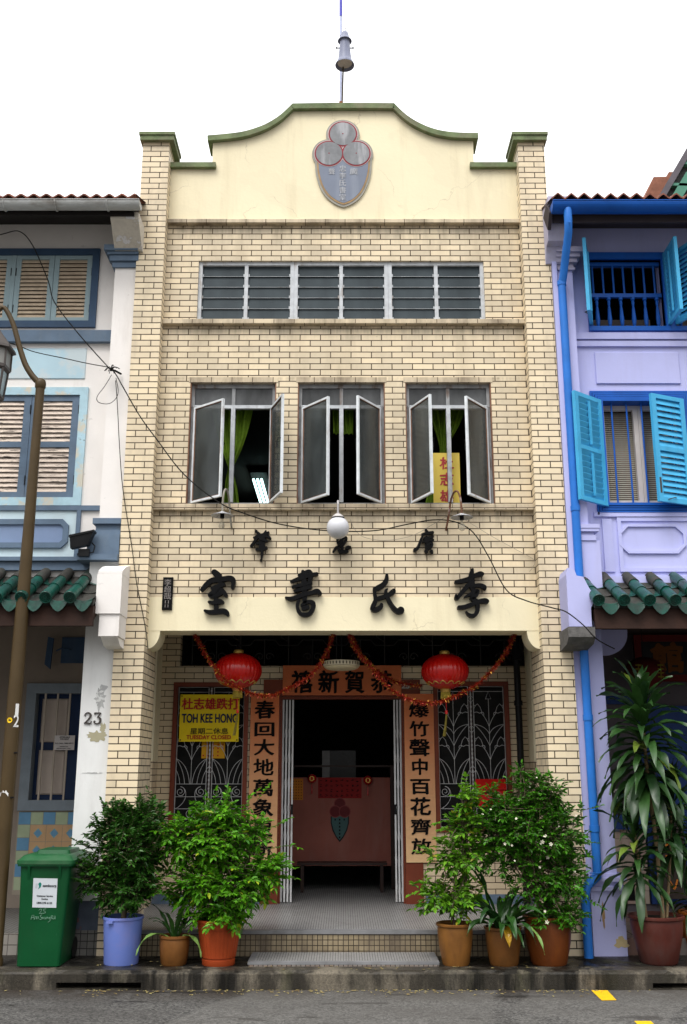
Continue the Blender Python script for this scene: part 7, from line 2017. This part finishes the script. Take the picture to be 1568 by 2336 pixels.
# strap leaved plant
cx, cy = WX(1147, 2110, -.42), -.42
t = thing('potted_shrub', 'broad dark strap leaved plant with one yellow leaf in a brown pot', 'potted plant', (cx, cy, 0), gp)
pot_lathe(t, cx, cy, [(.13,0),(.14,.02),(.165,.18),(.172,.28),(.17,.315),(.183,.325),(.183,.342),(.168,.345),(.155,.31)], BRNP)
soil(t, cx, cy, .155, .315)
rnd = random.Random(33); mb = MB()
for k in range(26):
    a = k*2.4; up = rnd.uniform(.35, 1.5)
    strap(mb, (cx+.04*math.cos(a),cy+.04*math.sin(a),.32), (math.cos(a)*.8,math.sin(a)*.7-.1,up), rnd.uniform(.42,.62), rnd.uniform(.065,.095), rnd.uniform(1.0,2.2), rnd, 0, rnd.uniform(-.5,.5), base=.25)
strap(mb, (cx+.0,cy-.12,.36), (.0,-.6,.1), .27, .075, 2.6, rnd, 1, base=.3); strap(mb, (cx+.14,cy-.1,.36), (.45,-.5,.2), .42, .045, 2.6, rnd, 2); strap(mb, (cx+.02,cy-.06,.4), (.05,-.55,.4), .48, .07, 2.2, rnd, 0); strap(mb, (cx-.12,cy,.4), (-.25,-.1,1.6), .62, .075, .8, rnd, 0); strap(mb, (cx-.05,cy,.4), (-.45,-.1,1.4), .75, .08, 1.2, rnd, 0)
mb.build('foliage', [STR, YLF, PALG], t)
# flowering shrub
cx, cy = WX(1250, 2110, -.40), -.38
t = thing('potted_shrub', 'large white flowering shrub in a big brown pot by the right pier', 'potted plant', (cx, cy, 0), gp)
BIGP = M('chestnut_glazed_pot', (0.13,0.035,0.008), .35, .2, 4, .002, 25, dirt=.6, dcol=(.06,.022,.01), ds=(4,4,1), spec=0.22)
pot_lathe(t, cx, cy, [(.165,0),(.175,.02),(.215,.2),(.228,.33),(.222,.40),(.238,.415),(.24,.435),(.222,.44),(.205,.40)], BIGP)
soil(t, cx, cy, .21, .405)
BL = [(cx-.30,cy,1.22,.46,.36,.22,.30),(cx+.10,cy,1.22,.31,.32,.32,.22),(cx-.42,cy,1.00,.28,.25,.2,.10),(cx+.0,cy-.04,.78,.36,.28,.22,.15),(cx+.16,cy-.04,.84,.24,.24,.24,.09),(cx+.05,cy,1.60,.18,.18,.2,.07),(cx-.16,cy,1.58,.17,.16,.18,.06),(cx+.08,cy-.12,.46,.26,.18,.14,.08),(cx-.20,cy-.02,1.78,.09,.08,.09,.015),(cx-.48,cy-.02,1.52,.10,.08,.13,.022),(cx-.33,cy-.1,1.44,.2,.12,.09,.05)]
shrub(t, (cx,cy,.4), BL, 1080, .048, .028, MUR, 29, [[(cx,cy,.38),(cx-.02,cy,.7),(cx-.1,cy,1.0),(cx-.25,cy,1.3)],[(cx+.02,cy,.38),(cx+.07,cy,.7),(cx+.12,cy,1.1),(cx+.08,cy,1.45)],[(cx-.03,cy,.4),(cx-.16,cy,.75),(cx-.38,cy,1.05)]], length=(.09,.2), nl=(4,7), sag=.3, stem_r=.022,
      extra=[((cx+.36,cy-.05,1.12),(1,-.1,.1),.16,5),((cx+.38,cy-.05,1.42),(.9,-.1,.3),.2,6),((cx+.35,cy-.1,.62),(.8,-.2,-.4),.2,6)])
rnd = random.Random(41); mb = MB()
for k in range(32):
    bx_, by_, bz_, rx, ry, rz, fr = rnd.choices(BL, weights=[b[6] for b in BL])[0]
    a = rnd.uniform(math.pi*1.05, math.pi*1.95); zc = rnd.uniform(-.5, .95); q_ = math.sqrt(1-zc*zc)
    p = Vector((bx_+rx*1.08*q_*math.cos(a), by_+ry*1.12*q_*math.sin(a)-.02, bz_+rz*1.05*zc))
    r_ = rnd.uniform(.008, .016) if rnd.random() < .85 else .022
    ax = Vector((rnd.gauss(0,.4), -1, rnd.gauss(.5,.4))).normalized(); u = ax.orthogonal().normalized(); v = ax.cross(u)
    for j in range(5):
        an = j*1.2566; d = u*math.cos(an)+v*math.sin(an); s = ax.cross(d)
        mb.add([p, p+d*r_*.6+s*r_*.35+ax*r_*.2, p+d*r_+ax*r_*.1, p+d*r_*.6-s*r_*.35+ax*r_*.2], [(0,1,2,3)])
mb.build('blossoms', M('white_petal', (0.66,0.62,0.50), .6, .05, 20), t)
# dracaenas in front of the lilac house
def dracaena(t, canes, seed, L_=(.36,.58), w=(.05,.075)):
    rnd = random.Random(seed); mb = MB(); sm = MB()
    for (P, r, n, zspan, wsc, ls) in canes:
        D_ = dense3(P, 4); sm.tube(D_, [r*(1-.25*i/len(D_)) for i in range(len(D_))], 10)
        tip = Vector(P[-1])
        for k in range(n):
            f = k/n; a = k*2.39996+rnd.uniform(-.25,.25); el = 1.35-1.75*f**.8+rnd.gauss(0,.12)
            p = tip+Vector((0,0,-zspan*f))
            if len(P) > 2 and f > .3: p.x += (P[-2][0]-P[-1][0])*f*.3
            d = Vector((math.cos(a)*math.cos(el), math.sin(a)*math.cos(el), math.sin(el)))
            strap(mb, p, d, rnd.uniform(*L_)*ls*(.8+.3*f), rnd.uniform(*w)*wsc, rnd.uniform(1.1,2.0)*(.7+.5*f), rnd, 1 if rnd.random() < .05 else 0, rnd.uniform(-.6,.6), 10)
    f_ = mb.build('foliage', [DRA, DRY], t); smooth_by_angle(f_, 60); sm.build('stem', M('tan_cane', (0.24,0.17,0.09), .8, .25, 14, .002, 60), t)
cx, cy = WX(1498, 2110, -.34), -.34
t = thing('potted_dracaena', 'tall dracaena with long drooping leaves in a maroon pot before the lilac house', 'potted plant', (cx, cy, 0))
MARP = M('maroon_glazed_pot', (0.085,0.022,0.016), .42, .2, 4, .0015, 25, dirt=.5, dcol=(.09,.06,.055), ds=(3,3,1.5), spec=0.22)
pot_lathe(t, cx, cy, [(.165,0),(.178,.015),(.215,.16),(.245,.30),(.252,.37),(.248,.40),(.268,.412),(.27,.432),(.252,.44),(.235,.40)], MARP, 40)
soil(t, cx, cy, .235, .405)
dracaena(t, [([(cx+.07,cy,.4),(cx+.06,cy+.01,1.1),(cx+.02,cy,1.8),(cx+.01,cy,2.52)], .022, 118, .95, 1.45, 1.22), ([(cx-.1,cy-.02,.4),(cx-.13,cy-.03,.8),(cx-.16,cy-.03,1.22)], .016, 50, .5, 1.2, 1.05), ([(cx+.12,cy+.05,.4),(cx+.2,cy+.08,.9),(cx+.28,cy+.1,1.55)], .016, 56, .55, 1.2, 1.05)], 7)
cx, cy = WX(1600, 2090, .12), .10
t = thing('potted_dracaena', 'low dracaena in an orange pot half hidden behind the maroon pot', 'potted plant', (cx, cy, 0))
pot_lathe(t, cx, cy, [(.15,0),(.16,.015),(.20,.16),(.225,.30),(.225,.38),(.243,.39),(.243,.41),(.225,.415),(.21,.38)], M('orange_clay_pot', (0.42,0.12,0.02), .5, .15, 5, dirt=.4, dcol=(.2,.06,.015), ds=(4,4,1)), 36)
soil(t, cx, cy, .21, .385)
dracaena(t, [([(cx-.06,cy,.4),(cx-.08,cy,.6)], .014, 26, .2, .75, .75), ([(cx+.05,cy,.4),(cx+.05,cy,.9),(cx+.03,cy,1.3)], .014, 34, .3, .9, .9)], 13)
